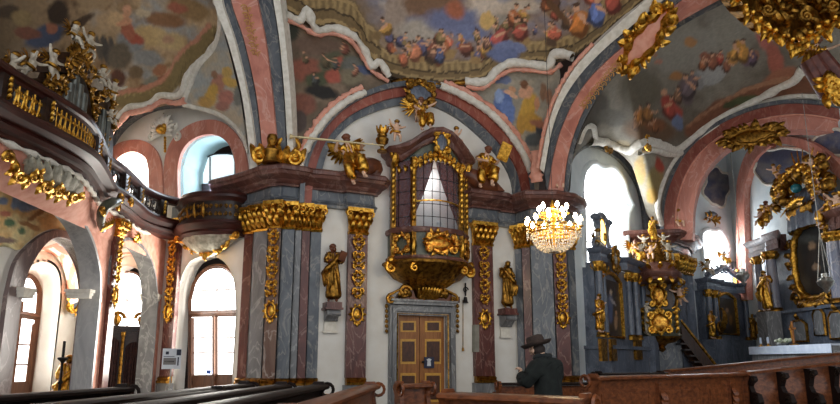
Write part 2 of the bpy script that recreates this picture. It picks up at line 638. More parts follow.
def capital(mb, a, b, n, z0, z1, seed=0):
    """gilded composite capital between plan points a,b facing n"""
    rnd = random.Random(seed)
    w = (b - a).length; d = (b - a).normalized(); Z = Vector((0, 0, 1)); h = z1 - z0
    mid = (a + b) / 2
    R = Matrix((d, -n if d.cross(-n).z > 0 else n, Z)).transposed()
    # bell
    rows = []
    for t, o, e in ((0, .03, 0), (.08, .06, .02), (.14, .03, 0), (.6, .05, .01), (.85, .14, .06), (.9, .2, .1), (1, .2, .1)):
        z = z0 + h * t
        rows.append([a - d * e - n * .1 + Z * z, a - d * e + n * o + Z * z, b + d * e + n * o + Z * z, b + d * e - n * .1 + Z * z])
    mb.grid(rows)
    mb.prism(rows[-1], Z * .04)
    k = max(2, round(w / .17))
    for r, (zz, L, cu) in enumerate(((.12, .42, .35), (.38, .42, .45))):
        for i in range(k + r):
            f = (i + (.5 if r == 0 else 0)) / k
            p = a + d * (w * f) + n * .06 + Z * (z0 + h * zz)
            mb.leaf(p, Z + n * .25, n, h * L, min(.2, w / k * 1.05), cu)
    for sg, q in ((-1, a), (1, b)):
        c = q + d * sg * .02 + n * .17 + Z * (z0 + h * .8)
        mb.scroll(c, d * sg, Z, .12, .035, 1.2, PI / 2, -1, 12)
    mb.blob(mid + n * .2 + Z * (z0 + h * .88), (.07, .07, .07))
    return mb


def garland(mb, pl_pt, d, n, top, bot, w, seed=1, oval=True):
    """gilded drop: ribbons of husks, open scrollwork and an oval medallion at the foot (pl_pt = point at height z)"""
    rnd = random.Random(seed); Z = Vector((0, 0, 1))
    L = top - bot
    cart = bot + (.42 if oval else .1)
    z = top; i = 0
    while z > cart + .15:
        s = w * (.42 if i % 2 else .3)
        c = pl_pt(z)
        for sg in (-1, 1):
            mb.scroll(c + d * sg * s * .55 + n * .03, d * sg, Z, s * .5, .022 + .006 * (i % 2), 1.1, -PI / 2, 1 if i % 2 else -1, 9)
            mb.leaf(c + n * .02 + d * sg * .03, d * sg * .8 + Z * (.6 if i % 3 else -.7), n, s * 1.2, .08, .4)
        mb.blob(c + n * .05, (.04, .04, .055), n=6, m=4)
        z -= w * .42; i += 1
    if oval:
        c = pl_pt(bot + .2); M3 = Matrix((d, Z, n)).transposed()
        ring = [c + n * .03 + d * math.cos(a) * w * .38 + Z * math.sin(a) * .22 for a in [2 * PI * k / 16 for k in range(16)]]
        mb.tube(ring, .03, 6, closed=True)
        mb.blob(c, (w * .26, .16, .05), M3)
        for k in range(10):
            a = 2 * PI * k / 10
            mb.leaf(c + d * math.cos(a) * w * .36 + Z * math.sin(a) * .2, d * math.cos(a) + Z * math.sin(a), n, .12, .09, .3)
        mb.leaf(pl_pt(bot), Vector((0, 0, -1)), n, .16, .1, .3)
    return mb


def pier(name, label, shafts, core, gild, capn=True):
    """shafts: px0, px1, Y0, Y1, material; gild = index of the shaft carrying the gilded drop"""
    x0, y0 = plan((shafts[0][0] + shafts[-1][1]) / 2, shafts[len(shafts) // 2][2])
    t = thing(name, label, 'pier', (x0, y0 + .3, 0), kind='structure')
    mb = MB(); mb.prism([Vector((x, y, 0)) for x, y in core], (0, 0, ZT - .1)); mb.build('core', M['blue'], t, smooth=False)
    gb = MB(); base = MB(); plinth = MB()
    for i, (p0, p1, Y0, Y1, mt) in enumerate(shafts):
        a, b, bk = shaft_quad(p0, p1, Y0, Y1)
        d = (b - a).normalized(); n = Vector((d.y, -d.x, 0)); Z = Vector((0, 0, 1))
        if n.dot(-a) < 0: n = -n
        w = (b - a).length; e = d * min(.02, w * .05)
        mb = MB(); mb.prism([a + e + Z * ZB, b - e + Z * ZB, b - e + bk + Z * ZB, a + e + bk + Z * ZB], Z * (ZC0 + .1 - ZB))
        mb.build('shaft', M[mt], t, smooth=False)
        capital(gb, a, b, n, ZC0, ZC1, i)
        prof = [(-.1, 0), (.09, 0), (.1, .06), (.05, .1), (.08, .15), (.02, .2), (-.1, .2)]
        base.sweep([a + Z * (ZB - .2), b + Z * (ZB - .2)], prof, normals=[n, n])
        plinth.prism([a - d * .03 + n * .08, b + d * .03 + n * .08, b + d * .03 + bk, a - d * .03 + bk], Z * (ZB - .2))
        if i == gild:
            m2 = (a + b) / 2
            g = MB(); garland(g, lambda z: m2 + n * .03 + Z * z, d, n, ZC0 - .08, 2.75, min(w * .92, .4))
            g.build('gilded_drop', M['gold'], t, label='gilded scrollwork drop ending in an oval medallion')
    gb.build('capital', M['gold'], t, label='row of gilded leaf capitals')
    base.build('base_moulding', M['golddark'], t)
    plinth.build('plinth', M['grey'], t, smooth=False)
    return t


P1 = [(237, 247, 17.0, 16.85, 'red'), (247, 262, 16.72, 16.45, 'grey'), (262, 276, 16.22, 16.12, 'brownmar'), (276, 290, 16.28, 16.3, 'blue'),
      (290, 297, 16.42, 16.42, 'grey'), (297, 306, 16.5, 16.52, 'red'), (306, 318, 16.62, 16.7, 'blue')]
pier('wall_pier_left', 'grey and red marble clustered pier left of the middle wall with gilded capitals', P1,
     [plan(239, 17.4), plan(250, 17.0), plan(264, 16.6), plan(288, 16.6), plan(316, 16.9), plan(316, 17.6), plan(260, 18.5), plan(240, 18)], 2)
P2 = [(518, 525, 19.3, 19.2, 'blue'), (525, 534, 19.05, 19.0, 'red'), (534, 557, 18.72, 18.72, 'blue'), (557, 572, 18.9, 19.0, 'red'), (572, 580, 19.35, 19.5, 'blue')]
pier('wall_pier_right', 'blue grey and red marble pier right of the middle wall behind the hatted person', P2,
     [plan(519, 19.6), plan(534, 19.1), plan(570, 19.3), plan(579, 19.8), plan(579, 20.6), plan(520, 20.6)], 3)
P3 = [(642, 655, 24.7, 24.6, 'red'), (655, 683, 24.5, 24.5, 'blue'), (683, 691, 24.6, 24.9, 'bluealt'), (691, 700, 25.2, 25.6, 'bluealt')]
pier('wall_pier_pulpit', 'dark blue marble pier behind the pulpit', P3,
     [plan(643, 25.2), plan(684, 25.0), plan(699, 26), plan(700, 27.5), plan(645, 27)], 9)

# lone pilasters on the middle wall
def pilaster(name, label, pl, p0, p1, off, mt, z1=ZC1, garl=True, zb=ZB, gb0=2.72, frieze=True, zc0=ZC0):
    a = pl.xz(pl.w(p0), 0); b = pl.xz(pl.w(p1), 0); n = pl.n; Z = Vector((0, 0, 1))
    k = 1 - off / (a.length) * .9
    d = (b - a).normalized(); m = (a + b) / 2; w = (b - a).length
    a2, b2 = a + n * off, b + n * off
    t = thing(name, label, 'pilaster', m + n * off * .5, kind='structure')
    mb = MB(); mb.prism([a2 + Z * zb, b2 + Z * zb, b - n * .02 + Z * zb, a - n * .02 + Z * zb], Z * (zc0 + .1 - zb)); mb.build('shaft', M[mt], t, smooth=False)
    if frieze:
        mb = MB(); mb.prism([a2 + Z * z1, b2 + Z * z1, b + Z * z1, a + Z * z1], Z * (ZF - z1)); mb.build('frieze_block', M['blue'], t, smooth=False)
    mb = MB(); capital(mb, a2, b2, n, zc0, z1, 3); mb.build('capital', M['gold'], t, label='gilded leaf capital')
    mb = MB(); mb.sweep([a2 + Z * (zb - .2), b2 + Z * (zb - .2)], [(-.1, 0), (.1, 0), (.11, .06), (.05, .1), (.08, .15), (.02, .2), (-.1, .2)], normals=[n, n])
    mb.build('base_moulding', M['golddark'], t)
    mb = MB(); mb.prism([a2 - d * .05 + n * .05, b2 + d * .05 + n * .05, b + d * .05, a - d * .05], Z * (zb - .2)); mb.build('plinth', M['grey'], t, smooth=False)
    if garl:
        m2 = (a2 + b2) / 2
        mb = MB(); garland(mb, lambda z: m2 + n * .03 + Z * z, d, n, zc0 - .05, gb0, min(.42, w * .8))
        mb.build('gilded_drop', M['gold'], t, label='gilded scrollwork drop ending in an oval medallion')
    return t


pilaster('trim_4', 'red marble pilaster with gilded drop left of the oratory', PC, 344.5, 364, .16, 'red')
pilaster('trim_5', 'red marble pilaster with gilded drop right of the oratory', PC, 473, 492.5, .16, 'red')
pilaster('trim_6', 'narrow dark pilaster with gilded drop beside the arched garden door', PW, 163.5, 174, .12, 'red', gb0=2.9)

# entablatures -------------------------------------------------------
CORN = [(-.4, 0), (.1, 0), (.12, .05), (.2, .1), (.24, .16), (.42, .26), (.46, .34), (.5, .36), (.5, .46), (.44, .52), (.38, .54), (-.4, .54)]
ARCHI = [(-.3, 0), (.04, 0), (.06, .08), (.1, .12), (.08, .16), (.02, .2), (0, .48), (-.3, .48)]


def entab(name, label, pts):
    P = [Vector((x, y, 0)) for x, y in pts]; Z = Vector((0, 0, 1))
    t = thing(name, label, 'cornice', P[len(P) // 2] + Z * ZC1, kind='structure')
    mb = MB(); mb.sweep([p + Z * ZC1 for p in P], ARCHI); mb.build('frieze', M['blue'], t, angle=25)
    mb = MB(); mb.sweep([p + Z * ZF for p in P], CORN); mb.build('cornice', M['entab'], t, angle=25)
    return t


cx = lambda px, off=0: tuple((PC.xz(PC.w(px), 0) + PC.n * off).to_2d())
wx = lambda px, off=0: tuple((PW.xz(PW.w(px), 0) + PW.n * off).to_2d())
entab('trim_7', 'stepped red brown cornice over the left pier running to the oratory side',
      [wx(212, .05), plan(238, 16.95), plan(248, 16.68), plan(263, 16.2), plan(276, 16.12), plan(291, 16.28), plan(300, 16.5), cx(318, .1), cx(338, .1), cx(341, .22), cx(368, .22), cx(371, .1)])
entab('trim_8', 'stepped red brown cornice over the right pier running to the oratory side',
      [cx(469, .1), cx(471, .22), cx(497, .22), cx(500, .1), cx(518, .1), plan(527, 19.0), plan(536, 18.68), plan(556, 18.68), plan(571, 18.95), plan(578, 19.4), plan(580, 19.9)])
entab('trim_9', 'dark red cornice crowning the pulpit pier', [plan(640, 25.6), plan(643, 24.6), plan(682, 24.35), plan(697, 25.4), plan(701, 27)])

# ------------------------------------------------------------------ west bay wall
wa, wb = PW.w(250), PW.w(86)
lun = [(104, 170), (106, 150), (122, 126), (145, 111), (170, 106), (200, 108), (222, 117), (240, 132), (249, 150)]
hA = [(113, 200), (113, 168), (119, 157), (128, 152.5), (137, 152.5), (145, 158), (148, 168), (149, 200)]
hB = [(178, 204), (178, 165), (185, 146), (199, 136), (216, 135), (229, 145), (235, 165), (236, 204)]
hC = [(176, 408), (176, 320), (178, 290), (187, 265), (199, 257), (213, 256), (226, 264), (234, 282), (236, 310), (236, 408)]
hD = [(109, 330), (110, 285), (118, 270), (128, 266), (140, 272), (143, 290), (143, 330)]


def onp(pl, pts, n, z0=.02):
    q = [pl.pt(p[0], p[1]) for p in spl(pts, n)]
    return [Vector((q[0].x, q[0].y, z0))] + q + [Vector((q[-1].x, q[-1].y, z0))]


def smoothhole(pl, pts, n=30, z0=None):
    mid = spl(pts[1:-1], n)
    q = [pl.pt(*pts[0])] + [pl.pt(p[0], p[1]) for p in mid] + [pl.pt(*pts[-1])]
    if z0 is not None: q[0].z = q[-1].z = z0
    return q


HA, HB, HC, HD = smoothhole(PW, hA), smoothhole(PW, hB), onp(PW, hC[1:-1], 30), smoothhole(PW, hD)
top = pc(PW, lun, 40)
poly = [PW.xz(wa, 0)] + top[::-1] + [PW.xz(wb, top[0].z), PW.xz(wb, 0)]
# door opening is cut from the lower edge
poly = [PW.xz(wa, 0)] + [PW.xz(wa, top[-1].z)] + top[::-1] + [PW.xz(wb, top[0].z), PW.xz(wb, 0)] + HC
mb = MB(); mb.slab(poly, [HA, HB, HD], -PW.n * .22)
mb.build('wall_west_bay', M['white'], smooth=False, **ST('white plastered window bay between the left pier and the organ loft', 'wall'))


def reveal(name, H, pl, dep, mt, label, shrink=0.0):
    mb = MB()
    c = sum(H, Vector()) / len(H)
    A = list(H); B = [p - pl.n * dep + (c - p) * shrink for p in H]
    out = [p + (p - c).normalized() * .08 for p in A]
    outB = [p + (p - c).normalized() * .08 for p in B]
    mb.ribbon(A, B, Vector((0, 0, 0)))
    rows = [A, B, outB, out]
    mb = MB(); mb.grid(rows + [A])
    return mb.build(name, M[mt], angle=30, **ST(label, 'window reveal'))


reveal('trim_10', HA, PW, .6, 'white', 'white reveal of the small bright upper window behind the loft')
reveal('trim_11', HB, PW, 1.1, 'niche', 'white plaster reveal, its shade painted pale blue, of the arched niche behind the small balcony')
reveal('trim_12', HC, PW, .5, 'white', 'white splayed reveal of the tall arched garden door')
reveal('trim_13', HD, PW, .4, 'white', 'white reveal of the chapel window above the confessional')
# pink surrounds of the upper openings
def surround(name, label, pl, i, o, off, mt):
    n = 36
    A = [pl.po(p[0], p[1], off) for p in spl(i, n)]; B = [pl.po(p[0], p[1], off) for p in spl(o, n)]
    mb = MB(); mb.ribbon(A, B, -pl.n * (off + .05)); return mb.build(name, M[mt], angle=30, **ST(label, 'arch'))


surround('trim_14', 'pink marble surround of the small upper window', PW, [(113, 200), (113, 168), (119, 157), (128, 152.5), (137, 152.5), (145, 158), (148, 168), (149, 200)],
         [(102, 200), (104, 164), (112, 148), (124, 141), (141, 140), (154, 148), (161, 164), (163, 200)], .06, 'pink')
surround('trim_15', 'pink marble surround of the tall niche behind the balcony', PW, hB,
         [(165, 204), (164, 163), (174, 137), (195, 122), (220, 121), (239, 138), (247, 163), (248, 204)], .06, 'pink')
lo = [(100, 175), (103, 146), (118, 121), (143, 105), (170, 100), (202, 102), (226, 111), (245, 127), (254, 150)]
surround('trim_16', 'grey arch moulding over the two upper windows of the west bay', PW, lun, lo, .22, 'blue')
mb = MB(); halfround(mb, [PW.po(p[0], p[1], .28) for p in spl(lo, 60)], .11, .09, nrm=PW.n)
mb.build('trim_17', M['stucco'], **ST('white stucco roll along the grey arch of the west bay', 'moulding'))


# windows ------------------------------------------------------------
def window(name, label, pl, outline, back, bars, frame_mt, glow, fw=.07, bw=.03, z0=None):
    """outline pixel list at the wall face, set back into it; bars = list of pixel segments on the same plane"""
    base = pl.pt(*outline[0])
    t = thing(name, label, 'window', base - pl.n * back, kind='structure')
    mid = spl(outline[1:-1], 26)
    q = [pl.po(*outline[0], -back)] + [pl.po(p[0], p[1], -back) for p in mid] + [pl.po(*outline[-1], -back)]
    if z0 is not None: q[0].z = q[-1].z = z0
    mb = MB(); mb.slab(q, [], -pl.n * .03); mb.build('glass', M[glow], t, smooth=False)
    mb = MB(); mb.tube([p + pl.n * .04 for p in q], fw, 4, closed=True); mb.build('frame', M[frame_mt], t, smooth=False)
    mb = MB()
    for seg in bars:
        mb.tube([pl.po(x, y, -back + .04) for x, y in seg], bw, 4)
    if bars: mb.build('glazing_bars', M[frame_mt], t, smooth=False)
    return t


window('window_1', 'small bright arched upper window behind the organ loft', PW, [(108, 205), (109, 168), (116, 155), (128, 149), (140, 149), (150, 156), (153, 168), (154, 205)], .55,
       [[(131, 150), (132, 200)]], 'white', 'glow')
window('window_2', 'arched balcony door window with dark iron frame in the niche with blue painted shade', PW,
       [(196, 204), (196, 180), (201, 164), (211, 156), (222, 154), (236, 156), (246, 170), (246, 204)], 1.05,
       [[(210, 157), (210, 204)], [(235, 156), (235, 204)]], 'iron', 'glowdim', .03, .025)
mb = MB(); q = [PW.po(x, y, -.98) for x, y in ((192, 184), (248, 182), (248, 205), (192, 207))]; mb.prism(q, -PW.n * .04); mb.build('lower_panel', M['darkwood'], bpy.data.objects['window_2'], smooth=False)
window('window_3', 'bright fanlight window above the confessional in the loft chapel', PW, [(110, 332), (110, 290), (116, 277), (128, 272), (140, 276), (144, 290), (144, 332)], .35,
       [[(127, 272), (127, 330)], [(110, 300), (144, 300)]], 'winwood', 'glow', .04, .02)
# tall arched garden door (door_1)
t = window('window_4', 'tall arched glazed garden door of brown wood in the west bay', PW,
           [(191, 410), (191, 300), (196, 282), (206, 270), (219, 266), (230, 270), (240, 285), (243, 310), (243, 410)], .48,
           [[(192, 291), (241, 289)], [(217, 268), (217, 312)], [(193, 338), (211, 337)], [(193, 353), (211, 352)], [(222, 338), (241, 337)], [(222, 353), (241, 352)]], 'winwood', 'glow', .075, .018, z0=.02)
mb = MB()
for seg, r in (([(191, 314), (243, 313)], .1), ([(215, 316), (215, 408)], .09), ([(192, 318), (192, 408)], .07)):
    mb.tube([PW.po(x, y, -.42) for x, y in seg], r, 4)
q = [PW.po(x, y, -.4) for x, y in ((191, 375), (243, 374), (243, 408), (191, 409))]
for p in q[2:]: p.z = .03
mb.prism(q, -PW.n * .1)
mb.build('door_leaf', M['winwood'], t, smooth=False)
mb = MB(); mb.prism([PW.po(x, y, -.37) for x, y in ((207, 370), (211, 370), (211, 374), (207, 374))], PW.n * .02)
mb.build('sticker', flat('blue_sticker', rgb(30, 90, 190)), t, smooth=False, label='small blue notice')

# ------------------------------------------------------------------ right bays
archR1 = [(568, 215), (567, 180), (575, 157), (590, 147), (604, 150), (622, 162), (637, 184), (643, 206), (646, 235)]
h1 = [(583, 268), (582, 214), (580, 191), (583, 172), (592, 162), (601, 167), (612, 167), (622, 180), (626, 194), (632, 207), (627, 217), (626, 268)]
ra, rb = R1.w(574), R1.w(648)
topR = pc(R1, archR1, 40)
H1 = [R1.pt(*p) for p in spl(h1, 50)]
poly = [R1.xz(ra, 0), R1.xz(ra, topR[0].z)] + topR + [R1.xz(rb, topR[-1].z), R1.xz(rb, 0)]
mb = MB(); mb.slab(poly, [H1], -R1.n * .2)
mb.build('wall_right_bay', M['whiteblue'], smooth=False, **ST('pale wall of the right window bay behind the side altar', 'wall'))
reveal('trim_18', H1, R1, .55, 'whiteblue', 'pale reveal of the large curved right window')
mb = MB(); halfround(mb, [p + R1.n * .05 for p in H1], .1, .1, nrm=R1.n)
mb.build('trim_19', M['whiteblue'], **ST('white curved moulding framing the large right window', 'moulding'))
surround('trim_20', 'narrow dark arch line around the right window bay', R1, archR1, [(565, 215), (564, 178), (573, 154), (590, 144), (606, 147), (625, 159), (640, 182), (647, 206), (650, 235)], .12, 'blue')
window('window_5', 'large bright curved window above the right side altar', R1, [(577, 272), (577, 214), (575, 191), (580, 170), (592, 160), (601, 165), (612, 165), (624, 178), (630, 194), (634, 207), (634, 217), (634, 272)], .5,
       [[(576, 190), (632, 206)], [(578, 214), (634, 228)], [(594, 200), (594, 268)], [(578, 240), (634, 250)]], 'iron', 'glowR', .05, .022)
h2 = [(702, 290), (702, 262), (700, 236), (706, 229), (712, 231), (719, 230), (726, 242), (728, 252), (726, 259), (731, 280), (731, 290)]
H2 = [R2.pt(*p) for p in spl(h2, 40)]
r0, r1 = R2.w(696), R2.w(748)
mb = MB(); mb.slab([R2.xz(r0, 0), R2.xz(r0, 13.6), R2.xz(r1, 13.6), R2.xz(r1, 0)], [H2], -R2.n * .2)
mb.build('wall_chancel_bay', M['whiteblue'], smooth=False, **ST('pale chancel wall with the small curved window', 'wall'))
reveal('trim_21', H2, R2, .5, 'whiteblue', 'pale reveal of the small chancel window')
mb = MB(); halfround(mb, [p + R2.n * .05 for p in H2], .1, .1, nrm=R2.n)
mb.build('trim_22', M['whiteblue'], **ST('white curved moulding framing the small chancel window', 'moulding'))
window('window_6', 'small bright curved window in the chancel', R2, [(697, 294), (698, 262), (696, 236), (704, 227), (712, 229), (721, 228), (729, 242), (731, 252), (731, 259), (734, 280), (734, 294)], .45,
       [], 'white', 'glowR', .04)
mb = MB(); mb.slab([(15.9, 31, 0), (15.9, 31, 13.6), (15.9, 17, 13.6), (15.9, 17, 0)], [], (.3, 0, 0))
mb.build('wall_chancel_end', M['whiteblue'], smooth=False, **ST('pale end wall behind the high altar', 'wall'))

# chancel arch bands
so = [(661, 240), (663, 200), (680, 159), (707, 131), (743, 112), (779, 103), (812, 103), (840, 107), (880, 120)]
si = [(693, 240), (695, 203), (707, 171), (731, 147), (765, 134), (800, 130), (835, 134), (870, 150), (900, 180)]
So = pc(PS, so, 60); Si = pc(PS, si, 60)
for nm, t0, t1, off, mt, lb in (('trim_23', .88, 1.0, .3, 'blue', 'dark outer moulding of the chancel arch'), ('trim_24', .55, .88, .22, 'redarch', 'outer red marble band of the chancel arch'),
                                ('trim_25', .5, .55, .16, 'stucco_pink', 'thin pink fillet of the chancel arch'), ('trim_26', 0, .5, .1, 'pink', 'inner red marble band of the chancel arch')):
    A = [p + PS.n * off for p in mixc(Si, So, t0)]; B = [p + PS.n * off for p in mixc(Si, So, t1)]
    mb = MB(); mb.ribbon(A, B, -PS.n * (off + .6)); mb.build(nm, M[mt], angle=30, **ST(lb, 'arch'))
# ribs of the apse
def rib(name, label, pl, A, B, off, mt, th=.25):
    a = [pl.po(p[0], p[1], off) for p in spl(A, 30)]; b = [pl.po(p[0], p[1], off) for p in spl(B, 30)]
    mb = MB(); mb.ribbon(a, b, -pl.n * th); return mb.build(name, M[mt], angle=30, **ST(lb if False else label, 'rib'))


rib('trim_27', 'upright red marble rib left of the high altar', PA, [(737, 300), (736, 200), (739, 172), (748, 150), (765, 138)], [(747, 300), (744, 205), (747, 178), (756, 158), (770, 146)], .3, 'pink', .3)
rib('trim_28', 'red marble rib curving over the high altar', PA, [(762, 136), (785, 136), (810, 142), (830, 155), (850, 175)], [(766, 144), (785, 144), (806, 151), (824, 164), (845, 185)], .35, 'pink', .35)

# ------------------------------------------------------------------ under the loft
bigA = [(99.5, 295), (99.5, 275), (97, 259), (92, 241), (84, 224), (73, 211), (57, 199), (34, 187), (15, 179), (0, 173), (-60, 168)]
a1 = [(157, 300), (154, 272), (147, 253), (136, 241), (125, 238), (115, 246), (109, 262), (107, 300)]
BA = onp(PL, bigA, 50)[:-1]
A1 = onp(PL, a1, 50)
w0 = PL.w(161); w1 = PL.w(-60, 168)
Z = Vector((0, 0, 1))
poly = [PL.xz(w0, .02), PL.xz(w0, 5.4), PL.xz(w1, 5.4)] + BA[::-1] + A1[::-1]
mb = MB(); mb.slab(poly, [], -PL.n * .4)
mb.build('wall_loft_arcade', M['stucco_pink'], smooth=False, **ST('pink stucco arcade wall carrying the organ loft', 'wall'))


def lining(name, label, curve, pl, dep, mt, th=.07, fwd=.05):
    c = [p + pl.n * fwd for p in curve]
    m = len(c); rows = []
    for i in range(m):
        t = (c[min(i + 1, m - 1)] - c[max(i - 1, 0)]).normalized()
        sd = t.cross(pl.n).normalized()
        rows.append((c[i], sd))
    cen = sum(c, Vector()) / m
    A = []; B = []
    for p, sd in rows:
        if sd.dot(cen - p) < 0: sd = -sd
        A.append(p - sd * .01); B.append(p + sd * th)
    mb = MB()
    mb.grid([A, B, [b - pl.n * (dep + fwd) for b in B], [a - pl.n * (dep + fwd) for a in A], A])
    return mb.build(name, M[mt], angle=35, **ST(label, 'arch'))


lining('trim_29', 'grey marble lining of the large arch under the loft', BA, PL, .44, 'greylight')
lining('trim_30', 'grey marble lining of the narrow arch under the loft', A1, PL, .42, 'grey')
# imposts
for nm, lab, (px, py), cur in (('trim_31', 'pale impost block on the pillar between the loft arches', (88, 297), 1), ('trim_32', 'pale impost block on the right jamb of the narrow loft arch', (157, 300), 2)):
    p = PL.pt(px, py); q = p - PL.n * .3 + PL.d * (.02 if 0 else 0)
    mb = MB()
    R = PL.mat()
    for zz, s in ((0, .02), (.07, .05), (.14, .09)):
        mb.box(p - PL.n * .2 + Z * zz, (.1 + s * 1.6, .5 + s, .075), R)
    mb.build(nm, M['stucco'], smooth=False, **ST(lab, 'impost'))
# inner wall with purple arch
ri = [(92, 292), (88, 268), (79, 250), (68, 241), (55, 237), (44, 242), (32, 257), (23, 275), (18, 295)]
ro = [(100, 290), (95, 262), (84, 245), (71, 234), (56, 230), (42, 233), (27, 244), (12, 262), (3, 295)]
RI = onp(PL2, ri, 50); 
RO = onp(PL2, ro, 50); 
v0 = PL2.w(105); v1 = PL2.w(-90)
poly = [PL2.xz(v0, .02), PL2.xz(v0, 6.2), PL2.xz(v1, 6.2), PL2.xz(v1, .02)] + RI[::-1]
mb = MB(); mb.slab(poly, [], -PL2.n * .3)
mb.build('wall_loft_inner', M['white'], smooth=False, **ST('inner wall under the organ loft pierced by the purple arch', 'wall'))
mb = MB(); mb.ribbon([p + PL2.n * .1 for p in RI], [p + PL2.n * .1 for p in RO], -PL2.n * .45)
mb.build('trim_33', M['purple'], angle=30, **ST('purple marble arch ring under the fresco of the loft', 'arch'))
mb = MB()
for px in (17,):
    p = PL2.pt(px, 296)
    for zz, s in ((0, .0), (.07, .04), (.14, .08)): mb.box(p + Z * zz + PL2.d * (.0), (.34 + s, .5 + s, .075), PL2.mat())
mb.build('trim_34', M['stucco'], smooth=False, **ST('pale impost of the purple arch', 'impost'))
# west outer wall with glazed door (door seen edge-on) and its splay
hd = [(6, 320), (14, 293), (24, 272), (34, 264), (46, 262), (56, 270), (60, 285), (57, 305)]
hd = [(4, 310), (12, 288), (24, 271), (36, 263), (47, 262), (56, 268), (60, 280), (60, 300)]
HX = onp(PX, hd, 40)
x0, x1 = PX.w(81), PX.w(-80)
poly = [PX.xz(x0, .02), PX.xz(x0, 8.2), PX.xz(x1, 8.2), PX.xz(x1, .02)] + HX[::-1]
mb = MB(); mb.slab(poly, [], -PX.n * .2)
mb.build('wall_west', M['white'], smooth=False, **ST('white outer wall of the chapel under the loft', 'wall'))

dl = [(2, 312), (9, 294), (18, 280), (27, 275), (34, 281), (37.5, 292), (36.5, 310)]
PXd = Plane((-12.15, 21), (-12.15, 8))
DX = onp(PXd, dl, 40)
mb = MB(); mb.grid([HX, DX]); 
cxx = sum(HX, Vector()) / len(HX)
mb = MB(); mb.grid([HX, DX, [p + (p - cxx).normalized() * .1 for p in DX], [p + (p - cxx).normalized() * .1 for p in HX], HX])
mb.build('trim_35', M['white'], angle=35, **ST('deep white splay of the chapel door under the loft', 'window reveal'))
t = thing('window_7', 'tall glazed chapel door of brown wood seen obliquely under the loft', 'window', DX[0], kind='structure')
mb = MB(); mb.slab(DX, [], -PXd.n * .03); mb.build('glass', M['glow'], t, smooth=False)
mb = MB(); mb.tube([p + PXd.n * .05 for p in DX], .1, 4, closed=True)
mb.tube([PXd.po(1, 311, .05), PXd.po(37, 317, .05)], .11, 4)
mb.build('frame', M['winwood'], t, smooth=False)
mb = MB(); zz = lambda p, z: Vector((p.x, p.y, z))
e0, e1 = DX[0] + PXd.n * .04, DX[-1] + PXd.n * .04
mb.prism([zz(e0, .05), zz(e1, .05), zz(e1, 1.0), zz(e0, 1.0)], PXd.n * .05)
mm = (e0 + e1) / 2
mb.tube([zz(mm, .9), zz(mm, 3.4)], .05, 4)
for z in (1.5, 2.1): mb.tube([zz(e0, z), zz(e1, z)], .025, 4)
mb.tube([zz(e0, 3.75), zz(e1, 3.75)], .02, 4)
for k in (.06, .94):
    q = e0.lerp(e1, k); mb.tube([zz(q, .9), zz(q, 2.75)], .09, 4)
mb.build('door_leaf', M['winwood'], t, smooth=False)
# ------------------------------------------------------------------ painted vault
def nz(x, y, s, k=0): return noise.noise(Vector((x * s, y * s, k * 7.3)))


def fbm(x, y, s, k=0): return nz(x, y, s, k) * .6 + nz(x, y, s * 2.1, k + 1) * .3 + nz(x, y, s * 4.3, k + 2) * .2


def C3(r, g, b, k=1.95):
    m = .3 * r + .55 * g + .15 * b
    f = .9
    return Vector(rgb(m + (r - m) * f + 5, m + (g - m) * f, max(0, m + (b - m) * f - 5), k)[:3])


class Painter:
    def __init__(s, base, warp=3.0):
        s.base = base; s.b = []; s.warp = warp

    def dab(s, x, y, rx, ry, col, rot=0, soft=.35, k=1.45):
        s.b.append((x, y, rx, ry, math.cos(rot), math.sin(rot), C3(*col, k), soft)); return s

    def fig(s, x, y, h, cloth, rnd, lean=0, skin=(186, 140, 112), second=None):
        """a draped painted figure about h px high"""
        c = cloth; dk = tuple(int(v * .55) for v in c); lt = tuple(min(255, int(v * 1.2)) for v in c)
        s.dab(x + lean * h * .2, y + h * .15, h * .3, h * .38, dk, lean)
        s.dab(x + lean * h * .1, y, h * .24, h * .36, c, lean)
        s.dab(x - h * .07, y + h * .02, h * .07, h * .28, lt, lean + .3)
        if second: s.dab(x + h * .12, y + h * .18, h * .18, h * .2, second, .6)
        s.dab(x + rnd.uniform(-.3, .3) * h, y - h * .1, h * .24, h * .07, skin, rnd.uniform(-.9, .9))
        s.dab(x - lean * h * .15, y - h * .42, h * .11, h * .13, skin)
        s.dab(x - lean * h * .15, y - h * .5, h * .12, h * .07, (70, 50, 40))
        return s

    def col(s, x, y):
        wx = x + s.warp * fbm(x, y, .11, 3); wy = y + s.warp * fbm(x, y, .11, 9)
        c = s.base(wx, wy)
        for (bx, by, rx, ry, ca, sa, cc, so) in s.b:
            dx = wx - bx; dy = wy - by
            if abs(dx) > rx + ry or abs(dy) > rx + ry: continue
            u = (dx * ca + dy * sa) / rx; v = (-dx * sa + dy * ca) / ry
            q = u * u + v * v
            if q < 1:
                a = min(1, (1 - q) / so)
                c = c.lerp(cc, a)
        return c * (1 + .22 * fbm(x, y, .35, 5))


def lofted(a, b, nu, nv, bulge=0.0):
    """rows between pixel-depth curves a and b -> (3D rows, pixel rows)"""
    A = spl(a, nu); B = spl(b, nu); rows = []; pix = []
    for j in range(nv):
        t = j / (nv - 1); r = []; q = []
        for i in range(nu):
            p = A[i].lerp(B[i], t)
            Y = p[2] + bulge * math.sin(PI * t)
            r.append(vy(p[0], p[1], Y)); q.append((p[0], p[1]))
        rows.append(r); pix.append(q)
    return rows, pix


